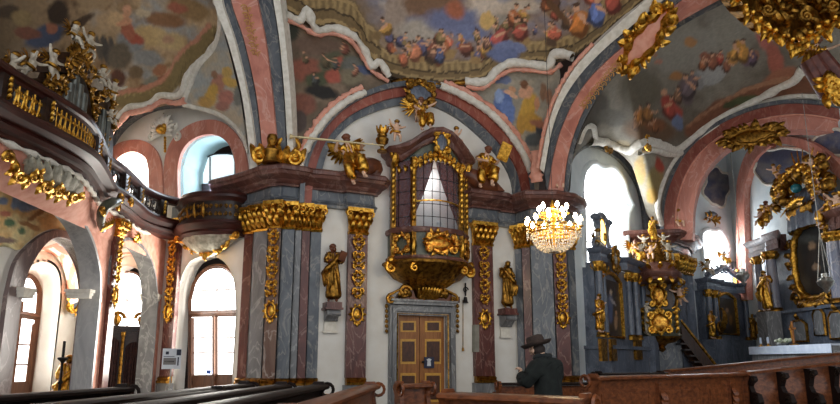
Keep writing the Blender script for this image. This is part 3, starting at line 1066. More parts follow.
def fresco(name, label, a, b, nu, nv, painter, bulge=0.0, cat='fresco'):
    rows, pix = lofted(a, b, nu, nv, bulge)
    mb = MB(); mb.grid(rows)
    cols = [painter(x, y) for r in pix for x, y in r]
    base = Vector((0, 0, 0))
    me = bpy.data.meshes.new(name); o0 = mb
    # keep vertex order so paint matches
    o = mb.build(name, M['paint'], smooth=True, angle=180, **ST(label, cat))
    paint_mesh(o, cols)
    BVS[name] = BVHTree.FromPolygons(mb.v, mb.f)
    return o


BVS = {}
from mathutils.bvhtree import BVHTree
rnd = random.Random(3)
# arch curves with depth
dR = lambda y: 18.85 - 4.2 * ((195 - y) / 195) ** 1.15 if y < 195 else 18.85
dL = lambda y: 16.3 - 2.4 * ((172 - y) / 172) ** 1.15 if y < 172 else 16.3
def wd(pts, f): return [(x, y, f(y)) for x, y in pts]


S0 = wd([(541, 168), (548, 130), (558, 98), (575, 68), (597, 43), (625, 17), (645, 0), (690, -40)], dR)
S1 = wd([(545, 172), (553, 130), (564, 100), (580, 75), (603, 50), (632, 25), (660, 2), (708, -36)], dR)
S2 = wd([(548, 197), (556, 150), (568, 115), (585, 85), (608, 60), (640, 33), (672, 8), (722, -32)], dR)
S3 = wd([(564, 197), (568, 160), (578, 125), (593, 95), (615, 68), (648, 42), (690, 15), (765, -25)], dR)
S4 = wd([(568, 197), (572, 160), (582, 127), (598, 97), (620, 71), (653, 45), (695, 18), (775, -22)], dR)
L0 = wd([(208, -40), (212, 0), (226, 40), (240, 95), (247, 150), (249, 174)], dL)
L1c = wd([(216, -40), (220, 0), (233, 40), (246, 95), (254, 150), (256, 174)], dL)
L2c = wd([(225, -40), (230, 0), (243, 40), (255, 95), (261, 150), (262, 174)], dL)
L3c = wd([(250, -40), (256, 0), (264, 40), (271, 95), (276, 150), (277, 174)], dL)
L4c = wd([(265, -40), (272, 0), (278, 40), (283, 95), (286, 150), (287, 174)], dL)
L5c = wd([(273, -40), (279, 0), (284, 40), (289, 95), (292, 150), (293, 174)], dL)


def band(name, label, a, b, mt, back=(.05, .4, .25), lift=0.0, cat='arch'):
    A = [vy(*p) for p in spl(a, 50)]; B = [vy(*p) for p in spl(b, 50)]
    if lift:
        A = [p + (CEN - p).normalized() * lift for p in A]; B = [p + (CEN - p).normalized() * lift for p in B]
    mb = MB(); mb.ribbon(A, B, back)
    return mb.build(name, M[mt], angle=30, **ST(label, cat))


band('trim_36', 'white stucco edge of the right diagonal arch', S0, S1, 'stucco', lift=.2)
band('trim_37', 'dark grey outer band of the right diagonal arch', S1, S2, 'blue', lift=.05)
band('trim_38', 'pink marble band of the right diagonal arch', S2, S3, 'pink', lift=.16)
band('trim_39', 'dark grey inner band of the right diagonal arch', S3, S4, 'blue', lift=.05)
band('trim_40', 'white stucco edge of the left transverse arch', L0, L1c, 'stucco', lift=.2)
band('trim_41', 'grey marble band of the left transverse arch, window side', L1c, L2c, 'blue', lift=.05)
band('trim_42', 'pink marble band of the left transverse arch', L2c, L3c, 'pink', lift=.16)
band('trim_43', 'grey marble band of the left transverse arch, oratory side', L3c, L4c, 'blue', lift=.05)
band('trim_44', 'cream stucco edge of the left transverse arch', L4c, L5c, 'stucco', lift=.2)

# ---- main fresco
Abot = [(283, 12, 14.3), (300, 20, 14.8), (314, 29, 15.2), (334, 28, 15.7), (355, 37, 16.2), (368, 58, 16.8), (389, 75, 17.3), (420, 83, 17.9), (442, 84, 18.2), (482, 81, 18.2), (497, 70, 18.0), (512, 63, 17.9),
        (549, 63, 17.4), (573, 57, 16.8), (602, 37, 16.0), (642, 2, 14.75), (690, -40, 13.6)]
Atop = [(270, -60, 12.8), (330, -62, 14.2), (420, -62, 15.6), (500, -62, 15.4), (600, -62, 14.2), (690, -62, 13.2)]


def ybot(x):
    for a, b in zip(Abot, Abot[1:]):
        if a[0] <= x <= b[0]: return a[1] + (b[1] - a[1]) * (x - a[0]) / (b[0] - a[0])
    return 10


sky, cloud, cloudb = C3(98, 106, 130), C3(158, 148, 138), C3(112, 92, 74)
ochre, ochd, ochl = C3(92, 78, 54), C3(52, 44, 32), C3(128, 110, 76)


def baseA(x, y):
    h = ybot(x) - y
    n = fbm(x, y, .028, 2)
    c = sky.lerp(cloud, min(1, max(0, (n - .0) * 4)))
    n2 = fbm(x, y, .035, 6)
    c = c.lerp(cloudb, min(1, max(0, (n2 - .12) * 4)))
    if 15 < h < 66: c = c.lerp(C3(108, 86, 62), .8 * min(1, (66 - h) / 18) * (.6 + .6 * fbm(x, y, .06, 17) + .2))
    if x < 400: c = c.lerp(C3(92, 80, 62), min(1, max(0, (402 - x) / 60)) * (.85 if y > 5 else .7))
    if h < 26 + (14 if x < 380 else 0):      # painted balustrade
        w = 26 + (14 if x < 380 else 0)
        k = h / w
        g = ochd if k < .12 else (ochl if k < .22 else (ochre if k < .42 else (ochd if k < .48 else (ochl.lerp(ochre, .5 + .5 * math.sin(x * .9)) if k < .74 else (ochl if k < .84 else ochre)))))
        c = c.lerp(g, min(1, (1 - k) * 5))
    return c


PA1 = Painter(baseA, 3.5)
cl = [(146, 74, 60), (160, 96, 62), (168, 128, 66), (116, 66, 54), (84, 84, 116), (122, 104, 70), (176, 92, 72), (96, 70, 62)]
for (x, y, rx, ry, c) in [(430, 5, 45, 16, (110, 84, 66)), (395, 18, 14, 24, (140, 126, 116)), (422, 30, 30, 14, (152, 146, 138)), (452, 20, 34, 16, (92, 102, 138)), (470, 33, 20, 10, (96, 108, 146)),
                          (520, 6, 26, 9, (172, 160, 146)), (500, 22, 22, 9, (128, 124, 118)), (455, 10, 12, 12, (150, 86, 62))]:
    PA1.dab(x, y, rx, ry, c, soft=.7)
for i in range(64):
    x = rnd.uniform(384, 628)
    y = ybot(x) - 36 + rnd.uniform(-13, 12) - (4 if x > 540 else 0)
    PA1.fig(x, y, rnd.uniform(9, 23), rnd.choice(cl), rnd, rnd.uniform(-1.1, 1.1), second=rnd.choice(cl) if i % 2 == 0 else None)
    if i % 3 == 0: PA1.dab(x + rnd.uniform(-8, 8), y + rnd.uniform(2, 12), rnd.uniform(4, 9), rnd.uniform(3, 6), rnd.choice([(60, 48, 38), (112, 92, 62), (138, 112, 74), (76, 60, 48)]), rnd.uniform(-1, 1), .6)
for i in range(10):
    PA1.fig(560 + rnd.uniform(-20, 60), 0 + rnd.uniform(-20, 16), rnd.uniform(20, 30), rnd.choice(cl), rnd, rnd.uniform(-.4, .4))
PA1.fig(497, 36, 26, (158, 74, 70), rnd, .7).fig(519, 30, 24, (150, 72, 62), rnd, .6).dab(487, 21, 8, 10, (182, 150, 92), .2).dab(510, 47, 18, 7, (96, 110, 150), .1)
PA1.dab(503, 55, 17, 8, (84, 98, 138)).fig(578, 22, 34, (172, 104, 48), rnd, .3).fig(597, 12, 32, (82, 104, 160), rnd, -.2).fig(612, 0, 30, (150, 70, 60), rnd, .2).dab(555, 8, 4, 24, (92, 66, 46), -.7)
PA1.fig(404, 58, 18, (168, 96, 70), rnd).fig(415, 52, 22, (178, 112, 84), rnd, .2).fig(440, 55, 18, (70, 82, 120), rnd)
for i in range(16):
    PA1.fig(285 + i * 7, -22 + rnd.uniform(-14, 10), 20, rnd.choice(cl[2:]), rnd, rnd.uniform(-.5, .5))
fresco('ceiling', 'great painted nave vault with blue sky, clouds and a crowd behind a painted balustrade', Abot, Atop, 290, 84, PA1.col, .4, cat='ceiling')

# ---- pendentive left of the middle arch
aB = [(293, 175, 16.3), (290, 110, 15.4), (285, 45, 14.6), (284, 16, 14.3), (300, 21, 14.8), (314, 30, 15.2), (334, 29, 15.7), (355, 38, 16.2), (368, 59, 16.8), (389, 76, 17.3), (413, 84, 17.8)]
def dC(x): return PC.po(x, 120, .2).y


bB = [(x, y, dC(x)) for x, y in [(296, 184), (300, 168), (306, 152), (314, 136), (326, 120), (338, 108), (352, 99), (366, 93), (384, 88), (398, 85), (413, 84)]]
bgB = C3(74, 68, 60); bgB2 = C3(96, 86, 76)
PB = Painter(lambda x, y: bgB.lerp(bgB2, min(1, max(0, .5 + fbm(x, y, .05, 4) * 2))), 3)
for (x, y, rx, ry, c, r) in [(318, 46, 30, 12, (98, 82, 74), .1), (308, 70, 22, 14, (128, 78, 68), .1), (335, 62, 20, 12, (76, 82, 68), -.3), (322, 78, 22, 8, (64, 74, 58), -.2), (303, 104, 16, 12, (112, 72, 64), .4), (322, 92, 20, 8, (30, 34, 38), .2),
                             (333, 76, 9, 9, (148, 76, 66), -.5), (338, 63, 4, 10, (152, 80, 68), .4), (357, 66, 18, 10, (86, 92, 92), .2), (352, 77, 12, 9, (108, 104, 88), 0), (364, 70, 10, 5, (64, 78, 112), .3), (292, 28, 8, 14, (44, 52, 48), 0), (300, 122, 8, 14, (66, 60, 62), 0)]:
    PB.dab(x, y, rx, ry, c, r, .5)
for i in range(6): PB.fig(305 + i * 10, 60 + rnd.uniform(-12, 20), 13, rnd.choice([(108, 66, 58), (84, 78, 62), (128, 84, 70), (62, 70, 74)]), rnd, .3)
fresco('ceiling_pendentive_left', 'dark brown green painted pendentive left of the middle arch', aB, bB, 110, 56, PB.col, .25)

# ---- pendentive right
bC = [(430, 85, 18.2)] + [(x, y, dC(x)) for x, y in [(450, 91), (470, 100), (487, 111), (500, 124), (512, 139), (522, 155), (528, 170), (532, 190), (534, 200)]]
aC = [(430, 84, 18.1), (455, 84, 18.2), (482, 82, 18.2), (497, 71, 18.0), (512, 64, 17.9), (549, 64, 17.4), (560, 72, 17.2), (556, 98, 17.5), (546, 135, 18.1), (541, 165, 18.5), (538, 198, 18.8)]
bgC = C3(112, 112, 106); bgC2 = C3(136, 132, 120)
PC2 = Painter(lambda x, y: bgC.lerp(bgC2, min(1, max(0, .5 + fbm(x, y, .05, 8) * 2))), 2.5)
PC2.dab(530, 75, 24, 6, (140, 140, 132)).dab(503, 101, 10, 13, (70, 98, 156), .2).dab(508, 112, 8, 14, (84, 112, 170), -.2).dab(499, 96, 5, 8, (120, 146, 190)).dab(528, 108, 8, 18, (184, 146, 62), .3).dab(531, 122, 11, 10, (176, 136, 58)).dab(521, 124, 5, 12, (166, 128, 56))
PC2.dab(526, 92, 8, 8, (190, 144, 118)).dab(524, 84, 4, 5, (110, 76, 56)).dab(512, 90, 4, 5, (180, 134, 104)).dab(511, 94, 9, 3, (196, 156, 130), .4).dab(537, 104, 3, 8, (180, 130, 100)).dab(543, 92, 4, 10, (122, 94, 76)).dab(549, 97, 4, 9, (140, 104, 84)).dab(540, 134, 6, 12, (52, 62, 72)).dab(533, 140, 9, 8, (70, 80, 86)).dab(538, 124, 10, 4, (146, 96, 76), .3)
PC2.dab(503, 80, 9, 5, (98, 116, 156))
fresco('ceiling_pendentive_right', 'painted pendentive right of the middle arch with a blue and a yellow draped figure', aC, bC, 120, 56, PC2.col, .2)

# ---- left vault
bE = [(-60, 85, 13.4), (20, 100, 15.5), (70, 132, 17.6), (101, 156, 19.4), (112, 132, 18.9), (135, 112, 18.5), (165, 106, 18.0), (182, 101, 17.6), (192, 70, 17.0), (206, 56, 16.4), (220, 36, 15.6), (216, 0, 14.4), (208, -40, 13.3)]
aE = [(-80, -60, 12.6), (-40, -62, 13.0), (0, -62, 13.6), (60, -62, 14.2), (120, -62, 14.3), (160, -62, 14.2), (190, -62, 14), (206, -60, 13.4), (208, -52, 13.2)]
def baseE(x, y):
    lf = min(1, max(0, x / 150))
    c = C3(66, 56, 42).lerp(C3(138, 118, 92), lf)
    n = fbm(x, y, .03, 12)
    c = c.lerp(C3(112, 116, 118), min(1, max(0, n * 3)) * lf)
    n2 = fbm(x, y, .045, 15)
    c = c.lerp(C3(64, 50, 38) if x < 90 else C3(104, 82, 58), min(1, max(0, (n2 - .05) * 3)))
    return c


PE = Painter(baseE, 3)
for (x, y, rx, ry, c, r) in [(45, 36, 24, 12, (44, 58, 84), -.4), (28, 33, 16, 7, (88, 54, 44), .2), (52, 28, 7, 7, (120, 76, 60), 0), (8, 12, 14, 9, (48, 40, 30), 0), (22, 18, 12, 10, (104, 90, 62), .3), (58, 12, 12, 14, (38, 30, 24), .2), (78, 24, 22, 5, (54, 42, 32), -.6),
                             (112, 22, 20, 12, (150, 128, 100), .2), (150, 36, 22, 12, (164, 140, 98), .1), (172, 42, 16, 10, (160, 138, 98), 0), (130, 42, 16, 12, (112, 118, 122), .3), (148, 58, 18, 9, (118, 122, 124), .2), (165, 20, 24, 9, (118, 84, 58), .1),
                             (192, 10, 20, 12, (124, 100, 68), .3), (178, 8, 12, 6, (142, 82, 66), .2), (168, 40, 7, 5, (150, 116, 92), 0), (118, 20, 14, 9, (168, 142, 108), .2),
                             (133, 37, 14, 6, (146, 72, 58), .5), (128, 30, 7, 12, (150, 88, 70), -.4), (127, 13, 4, 10, (176, 132, 104), .2), (124, 22, 9, 4, (176, 128, 100), -.3), (126, 8, 4, 4, (178, 134, 108), 0), (143, 13, 9, 5, (160, 146, 122), .3),
                             (106, 50, 5, 18, (56, 56, 56), -.2), (113, 52, 4, 18, (64, 64, 64), -.2), (99, 48, 4, 16, (72, 68, 62), -.2), (120, 56, 14, 16, (86, 80, 70), .2), (118, 78, 9, 10, (78, 50, 40), 0), (136, 72, 9, 8, (98, 82, 62), 0), (160, 70, 9, 6, (140, 92, 66), -.3), (155, 84, 14, 9, (112, 114, 104), 0), (143, 92, 10, 8, (118, 78, 56), .2), (164, 78, 6, 4, (116, 66, 50), 0)]:
    PE.dab(x, y, rx, ry, c, r, .5)
# painted stone balustrade round the border
for i in range(26):
    f = i / 25
    P = spl([(116, 98), (150, 92), (172, 78), (183, 58), (202, 42), (212, 30)], 26)[i]
    PE.dab(P[0] + 2, P[1] + 3, 8, 8, (112, 98, 64), 0, .3)
    PE.dab(P[0] + 4, P[1] + 5, 3, 3, (66, 58, 40), 0, .6)
    PE.dab(P[0] - 3, P[1] - 4, 4, 3, (164, 112, 92), 0, .5)
    PE.dab(P[0], P[1], 1.6, 1.6, (150, 134, 92), 0, .5)
fresco('ceiling_left', 'brown and beige painted vault over the organ loft', bE, aE, 190, 110, PE.col, .3)
# small painted spandrel
bF = [(214, -10, 14.1), (222, 22, 15.1), (214, 50, 16.2), (197, 68, 16.8), (190, 85, 17.3), (184, 104, 17.7), (210, 110, 17.5), (228, 119, 17.2), (242, 132, 17.0), (250, 152, 16.7)]
aF = [(213, -12, 13.9), (216, 5, 14.1), (223, 30, 14.6), (230, 55, 15.0), (236, 80, 15.4), (240, 95, 15.6), (244, 122, 15.95), (246, 140, 16.1), (248, 150, 16.2), (250, 158, 16.3)]
PF = Painter(lambda x, y: C3(120, 130, 136).lerp(C3(142, 136, 120), min(1, max(0, .5 + fbm(x, y, .06, 21) * 2))), 2)
PF.dab(218, 84, 8, 12, (158, 110, 96), .2).dab(226, 98, 8, 9, (160, 104, 96), .5).dab(211, 96, 7, 14, (176, 142, 66), .3).dab(230, 82, 10, 5, (184, 152, 78), .5).dab(214, 74, 4, 4, (130, 98, 78)).dab(227, 72, 6, 6, (178, 148, 84)).dab(205, 102, 8, 6, (158, 126, 62)).dab(238, 96, 5, 12, (104, 112, 112)).dab(222, 106, 8, 5, (140, 92, 84))
fresco('ceiling_spandrel', 'small painted spandrel with a yellow and pink draped figure beside the left arch', bF, aF, 90, 36, PF.col)

# ---- right conch
bG = [(570, 190, 18.95), (574, 156, 19.4), (590, 143, 20.6), (606, 146, 22), (625, 158, 23.4), (641, 182, 24.8), (647, 214, 25), (662, 226, 24.6), (664, 198, 24.5), (681, 158, 24.3), (708, 130, 23.8), (743, 111, 23.2), (779, 102, 22.6), (812, 102, 22.0), (845, 107, 21.6), (900, 120, 20.8)]
aG = [(568, 194, 18.85), (570, 175, 18.4), (573, 158, 18.1), (578, 140, 17.75), (584, 124, 17.5), (591, 110, 17.2), (598, 97, 16.9), (608, 84, 16.6), (620, 71, 16.2), (635, 58, 15.9), (653, 45, 15.6), (672, 32, 15.25), (695, 18, 14.9), (725, 3, 14.55), (765, -18, 14.2), (840, -50, 13.8)]
aG = [(x, y, dR(y) if y > -30 else 13.9) for x, y, _ in aG]
def baseG(x, y):
    c = C3(104, 104, 98).lerp(C3(78, 76, 70), min(1, max(0, .5 + fbm(x, y, .03, 31) * 1.8)))
    return c


PG = Painter(baseG, 2.5)
for (x, y, rx, ry, c, r) in [(594, 112, 14, 26, (66, 66, 62), .5), (612, 118, 16, 10, (84, 84, 80), .2), (640, 90, 24, 24, (86, 84, 74), .3), (690, 50, 40, 22, (122, 122, 116), -.4), (650, 130, 30, 14, (92, 72, 54), .1),
                             (770, 96, 60, 16, (116, 76, 58), -.25), (745, 100, 50, 8, (128, 88, 68), -.5), (712, 112, 22, 8, (110, 72, 56), -.7), (740, 100, 20, 5, (72, 78, 52), -.15), (728, 104, 10, 4, (60, 72, 48), -.3),
                             (643, 118, 10, 9, (128, 84, 42), 0), (655, 125, 12, 8, (112, 70, 44), 0), (668, 103, 9, 9, (150, 56, 46), .3), (674, 112, 10, 8, (160, 66, 56), .6), (678, 122, 6, 10, (92, 112, 148), -.3), (664, 92, 4, 4, (180, 136, 108), 0), (686, 92, 8, 16, (88, 80, 88), -.2), (676, 76, 8, 5, (150, 104, 60), 0),
                             (709, 75, 17, 12, (126, 130, 134), -.35), (706, 58, 8, 6, (130, 74, 54), 0), (714, 57, 7, 5, (110, 66, 50), 0), (740, 50, 7, 12, (176, 124, 54), -.3), (748, 58, 8, 10, (92, 76, 92), .2), (733, 58, 8, 8, (166, 118, 60), 0), (756, 56, 4, 6, (136, 94, 80), 0),
                             (753, 14, 10, 16, (156, 88, 84), -.4), (764, 34, 9, 20, (160, 92, 86), -.15), (775, 60, 9, 20, (150, 84, 72), -.2), (690, 42, 7, 6, (156, 110, 64), 0), (658, 62, 4, 3, (156, 104, 90), 0), (655, 55, 3, 2, (150, 100, 80), 0), (780, 76, 20, 7, (140, 90, 70), -.4),
                             (640, 170, 7, 16, (140, 118, 70), 0), (655, 180, 10, 16, (132, 120, 78), .2), (659, 165, 5, 10, (152, 62, 50), -.3), (650, 160, 7, 7, (140, 140, 128), .2), (652, 196, 7, 8, (150, 120, 60), 0), (622, 146, 10, 6, (120, 112, 92), 0)]:
    PG.dab(x, y, rx, ry, c, r, .5)
for i in range(15):
    f = i / 14; x = 694 + 108 * f; y = 126 - 46 * f - 10 * math.sin(PI * f)
    PG.dab(x, y + 4, 12, 8, (112, 72, 54), -.4, .5).dab(x - 1, y - 3, 9, 2.4, (150, 108, 84), -.42, .5)
PG.dab(745, 100, 16, 5, (70, 80, 52), -.2).dab(730, 105, 8, 4, (58, 70, 46), -.3)
PG.dab(712, 74, 17, 11, (140, 144, 146), -.35, .25).dab(698, 82, 6, 10, (120, 124, 128), -.3)
for (x, y, h, c) in [(640, 116, 18, (150, 100, 48)), (655, 126, 15, (122, 76, 46)), (678, 96, 18, (120, 90, 70)), (693, 80, 18, (92, 78, 84)), (703, 64, 15, (140, 84, 52)), (720, 58, 15, (150, 60, 48)), (735, 52, 20, (176, 130, 60)), (752, 58, 18, (84, 70, 92)), (648, 114, 20, (136, 92, 44)), (670, 108, 24, (156, 62, 52)), (687, 88, 26, (96, 86, 96)), (712, 62, 18, (128, 76, 56)), (743, 52, 24, (170, 122, 56)), (727, 66, 14, (120, 76, 60)), (636, 124, 14, (100, 70, 48))]:
    PG.fig(x, y, h, c, rnd, rnd.uniform(-.3, .3))
fresco('ceiling_right', 'grey painted conch with a group round a table beneath a pink curtain, over the right bay', bG, aG, 230, 80, PG.col, .5)

# ---- fresco under the loft
bH = [(108, 306), (97, 280), (88, 256), (75, 236), (57, 229), (42, 232), (27, 243), (18, 250), (0, 247), (-30, 262), (-60, 300)]
aH = [(112, 290), (110, 255), (100, 236), (88, 219), (76, 208), (58, 196), (40, 186), (20, 176), (0, 170), (-30, 166), (-60, 164)]
def dep2(x, y): return PL2.po(x, y, .04).y


bH = [(x, y, dep2(x, y)) for x, y in bH]; aH = [(x, y, dep2(x, y)) for x, y in aH]
PH = Painter(lambda x, y: C3(168, 142, 96).lerp(C3(196, 176, 136), min(1, max(0, .5 + fbm(x, y, .06, 41) * 2))), 2.5)
for (x, y, rx, ry, c, r) in [(24, 206, 9, 6, (104, 134, 176), .2), (15, 203, 4, 8, (112, 142, 182), .2), (32, 207, 9, 3, (120, 150, 186), .1), (3, 201, 6, 5, (98, 126, 166), 0), (38, 214, 16, 3, (150, 112, 76), -.6), (10, 223, 6, 5, (74, 112, 84), 0), (22, 231, 4, 4, (82, 120, 92), 0), (5, 214, 6, 4, (176, 108, 90), 0), (45, 222, 10, 5, (190, 158, 104), .4), (30, 226, 14, 3, (160, 120, 80), .4),
                             (16, 194, 12, 4, (186, 160, 112), 0), (4, 262, 13, 19, (92, 98, 74), 0), (3, 240, 16, 4, (110, 92, 88), .1)]:
    PH.dab(x, y, rx, ry, c, r, .5)
fresco('ceiling_loft_fresco', 'ochre fresco with blue draperies over the purple arch beneath the organ loft', bH, aH, 110, 46, PH.col)

# chapel vault seen through the purple arch : white with pink stucco bands
nI = [(p[0], p[1], 0) for p in [(95, 295), (90, 268), (80, 249), (68, 239), (55, 234), (44, 238), (30, 254), (18, 285)]]
fI = [(67, 306), (66, 285), (62, 268), (55, 257), (46, 252), (36, 254), (22, 265), (8, 290)]
nI = [(x, y, PL2.po(x, y, -.3).y) for x, y, _ in nI]; fI = [(x, y, PX.po(x, y, .0).y) for x, y in fI]
def chap(x, y):
    w = C3(222, 214, 204, 1.2); p = C3(208, 134, 110, 1.3)
    d = abs(y - (262 - (x - 45) * -.9 + .02 * (x - 60) ** 2))
    best = 99
    for k in (0, 1):
        pass
    c = w
    for (bx, by, rx, ry, rot) in [(62, 250, 9, 3, .5), (62, 257, 3, 3, 0), (72, 272, 3, 9, .2), (68, 290, 4, 11, .1), (52, 246, 12, 1.6, -.3), (60, 275, 2.2, 18, .12), (50, 252, 10, 1.8, .55), (78, 262, 2, 12, -.3), (74, 290, 2, 10, 0)]:
        ca, sa = math.cos(rot), math.sin(rot); dx, dy = x - bx, y - by
        u = (dx * ca + dy * sa) / rx; v = (-dx * sa + dy * ca) / ry
        if u * u + v * v < 1: c = p
    return c


fresco('ceiling_chapel', 'white chapel vault with pink stucco bands behind the purple arch', nI, fI, 70, 50, chap, cat='ceiling')
# vault of the narrow arch chapel
nJ = [(x, y, PL.po(x, y, -.6).y) for x, y in [(159, 302), (155, 270), (146, 250), (135, 238), (124, 235), (113, 243), (106, 262), (104, 302)]]
fJ = [(x, y, PW.po(x, y, .05).y) for x, y in [(150, 300), (149, 282), (144, 268), (136, 259), (127, 256), (117, 262), (110, 276), (104, 300)]]
def chap2(x, y):
    d = ((x - 127) / 20) ** 2 + ((y - 290) / 36) ** 2
    w = C3(222, 214, 204, 1.2); p = C3(208, 140, 116, 1.3)
    if .62 < d < .82: return p
    if 1.0 < d < 1.12: return p
    if d > 1.35: return C3(150, 156, 140, 1.2)
    return w


fresco('ceiling_narrow_chapel', 'white vault with pink bands behind the narrow loft arch', nJ, fJ, 60, 40, chap2, cat='ceiling')

# blue painted fields in the chancel
def field(name, label, pl, cx_, cy_, rx, ry, off, seed, cols):
    rows = []; pix = []
    for j in range(9):
        r = j / 8; row = []; q = []
        for i in range(41):
            a = 2 * PI * i / 40
            k = 1 + .1 * math.sin(4 * a + seed) + .06 * math.sin(7 * a)
            x = cx_ + math.cos(a) * rx * r * k; y = cy_ + math.sin(a) * ry * r * k
            row.append(pl.po(x, y, off + .06 * (1 - r * r))); q.append((x, y))
        rows.append(row); pix.append(q)
    P = Painter(lambda x, y: C3(*cols[0]).lerp(C3(*cols[1]), min(1, max(0, .5 + fbm(x, y, .09, seed) * 2.5))), 2)
    mb = MB(); mb.grid(rows)
    rim = rows[-1]
    o = mb.build(name, M['paint'], **ST(label, 'fresco'))
    paint_mesh(o, [P.col(x, y) for r in pix for x, y in r])
    mb = MB(); halfround(mb, rim[:-1], .07, .06, nrm=pl.n, closed=True)
    mb.build('border', M['stucco'], None, **ST('white stucco border of the ' + label, 'moulding'))['kind'] = 'structure'


field('trim_45', 'blue cloud shaped painted field left of the chancel rib', R2, 717, 187, 13, 19, .05, 3, ((52, 62, 88), (92, 92, 98)))
field('trim_46', 'blue scalloped painted field above the altar glory', PA, 783, 166, 30, 19, .12, 5, ((54, 62, 88), (84, 84, 92)))
field('trim_47', 'blue painted field at the upper right edge of the chancel', PA, 836, 143, 24, 12, .12, 8, ((56, 66, 96), (88, 92, 104)))
# hooded apse niche behind the altar
# ------------------------------------------------------------------ added dark shell, keeps bright sky out of the gaps
mb = MB(); mb.slab([(-14, 2, 15.6), (21, 2, 15.6), (21, 33.2, 15.6), (-14, 33.2, 15.6)], [], (0, 0, .3))
mb.build('ceiling_blocker', M['darkwood'], smooth=False, **ST('added dark roof blocking sky light over the vaults', 'roof'))
for nm, a, b, lab in (('wall_blocker_west', (-14, 2), (-14, 33.2), 'added dark wall blocking sky light beyond the west chapel'), ('wall_blocker_north', (-14, 33.2), (21, 33.2), 'added dark wall blocking sky light beyond the middle wall'), ('wall_blocker_east', (21, 33.2), (21, 2), 'added dark wall blocking sky light beyond the chancel')):
    v = Vector((b[0] - a[0], b[1] - a[1], 0)); o = v.normalized().cross(Vector((0, 0, 1))) * -.3
    mb = MB(); mb.prism([Vector((*a, 0)), Vector((*b, 0)), Vector((*b, 0)) + o, Vector((*a, 0)) + o], (0, 0, 15.6))
    mb.build(nm, M['darkwood'], smooth=False, **ST(lab, 'wall'))

# ------------------------------------------------------------------ stucco borders along the frescoes
def on(name, x, y, Y):
    d = ray(x, y).normalized(); h = BVS[name].ray_cast(EYE, d)
    return h[0] if h[0] is not None else vy(x, y, Y)


def border(name, label, pts, w, h, mt='stucco', lift=.05, n=60, wv=.0, fr=1.0, cast=None):
    w *= .85
    if cast: pts = [tuple(on(cast, *p)) for p in pts]
    P = spl(pts, n) if cast else [vy(*p) for p in spl(pts, n)]
    P = [p + (CEN - p).normalized() * lift for p in P]
    mb = MB(); halfround(mb, P, w, h, wob=(lambda i: wv * 1.5 * noise.noise(Vector((i * fr * .55, len(label) * 3.1, 0)))) if wv else None)
    return mb.build(name, M[mt], **ST(label, 'moulding'))


border('trim_50', 'cream stucco roll between the great vault and the left pendentive', [(284, 13, 14.3), (300, 20, 14.8), (306, 8, 14.6), (316, 29, 15.2), (334, 28, 15.7), (355, 37, 16.2), (367, 56, 16.8), (372, 66, 16.9), (380, 62, 17.0), (389, 76, 17.3)], .13, .1, wv=.35, fr=.9)
border('trim_51', 'pink stucco fillet under the roll of the left pendentive', [(286, 19, 14.4), (300, 25, 14.9), (316, 34, 15.3), (334, 33, 15.8), (352, 42, 16.2), (364, 60, 16.8), (371, 70, 17.0), (388, 81, 17.4)], .07, .07, 'stucco_pink', wv=.5, fr=1.3)
border('trim_52', 'white stucco roll between the great vault and the right pendentive', [(465, 81, 18.2), (482, 82, 18.2), (490, 78, 18.1), (497, 70, 18.0), (511, 63, 17.9), (530, 64, 17.6), (549, 66, 17.4), (553, 55, 17.2), (565, 54, 17.0), (573, 57, 16.8)], .16, .12, wv=.2, fr=.8)
border('trim_53', 'pink stucco fillet under the roll of the right pendentive', [(466, 86, 18.3), (482, 88, 18.3), (498, 77, 18.1), (512, 70, 18.0), (530, 70, 17.7), (550, 72, 17.5), (562, 64, 17.2)], .08, .08, 'stucco_pink', wv=.5, fr=1.3)
border('trim_54', 'gilt and cream stucco roll along the head of the middle arch', [(392, 83, 17.5), (405, 80, 17.7), (420, 83, 17.8), (442, 84, 18.1), (465, 82, 18.1)], .1, .1, 'golddark', wv=.5, fr=1.1)
aL = [(x, y, dC(x) - .1) for x, y in [(298, 174), (300, 166), (304, 154), (312, 138), (324, 121), (336, 109), (350, 99), (365, 92)]]
border('trim_55', 'cream stucco edge along the left side of the middle arch', aL, .12, .1, wv=.3, fr=1.1)
border('trim_56', 'pink stucco scalloped edge along the left side of the middle arch', [(x - 3, y - 5, z) for x, y, z in aL], .09, .08, 'stucco_pink', wv=.6, fr=1.4)
aR = [(x, y, dC(x) - .1) for x, y in [(440, 85), (455, 91), (470, 99), (487, 110), (502, 124), (514, 139), (524, 155), (531, 172)]]
border('trim_57', 'white stucco edge along the right side of the middle arch', aR, .14, .12, wv=.2, fr=1.1)
border('trim_58', 'pink scalloped stucco edge along the right side of the middle arch', [(x + 4, y - 4, z - .02) for x, y, z in aR], .09, .08, 'stucco_pink', wv=.6, fr=1.3)
border('trim_59', 'pink stucco cartouche foot between the middle arch and the right diagonal arch', [(536, 150, 18.5), (537, 160, 18.6), (536, 172, 18.7), (537, 182, 18.75)], .22, .12, 'stucco_pink', n=20, wv=.3, fr=.9)
S0i = [(x - 3, y - 1, z) for x, y, z in S0[:5]]
border('trim_60', 'pink stucco scallops along the right diagonal arch', S0i, .07, .08, 'stucco_pink', wv=.6, fr=1.2, lift=.15)
border('trim_61', 'white stucco border round the small left spandrel', bF[0:6], .13, .12, wv=.25, fr=.8)
border('trim_62', 'white stucco border under the small left spandrel', bF[5:], .12, .12, wv=.25, fr=.8)
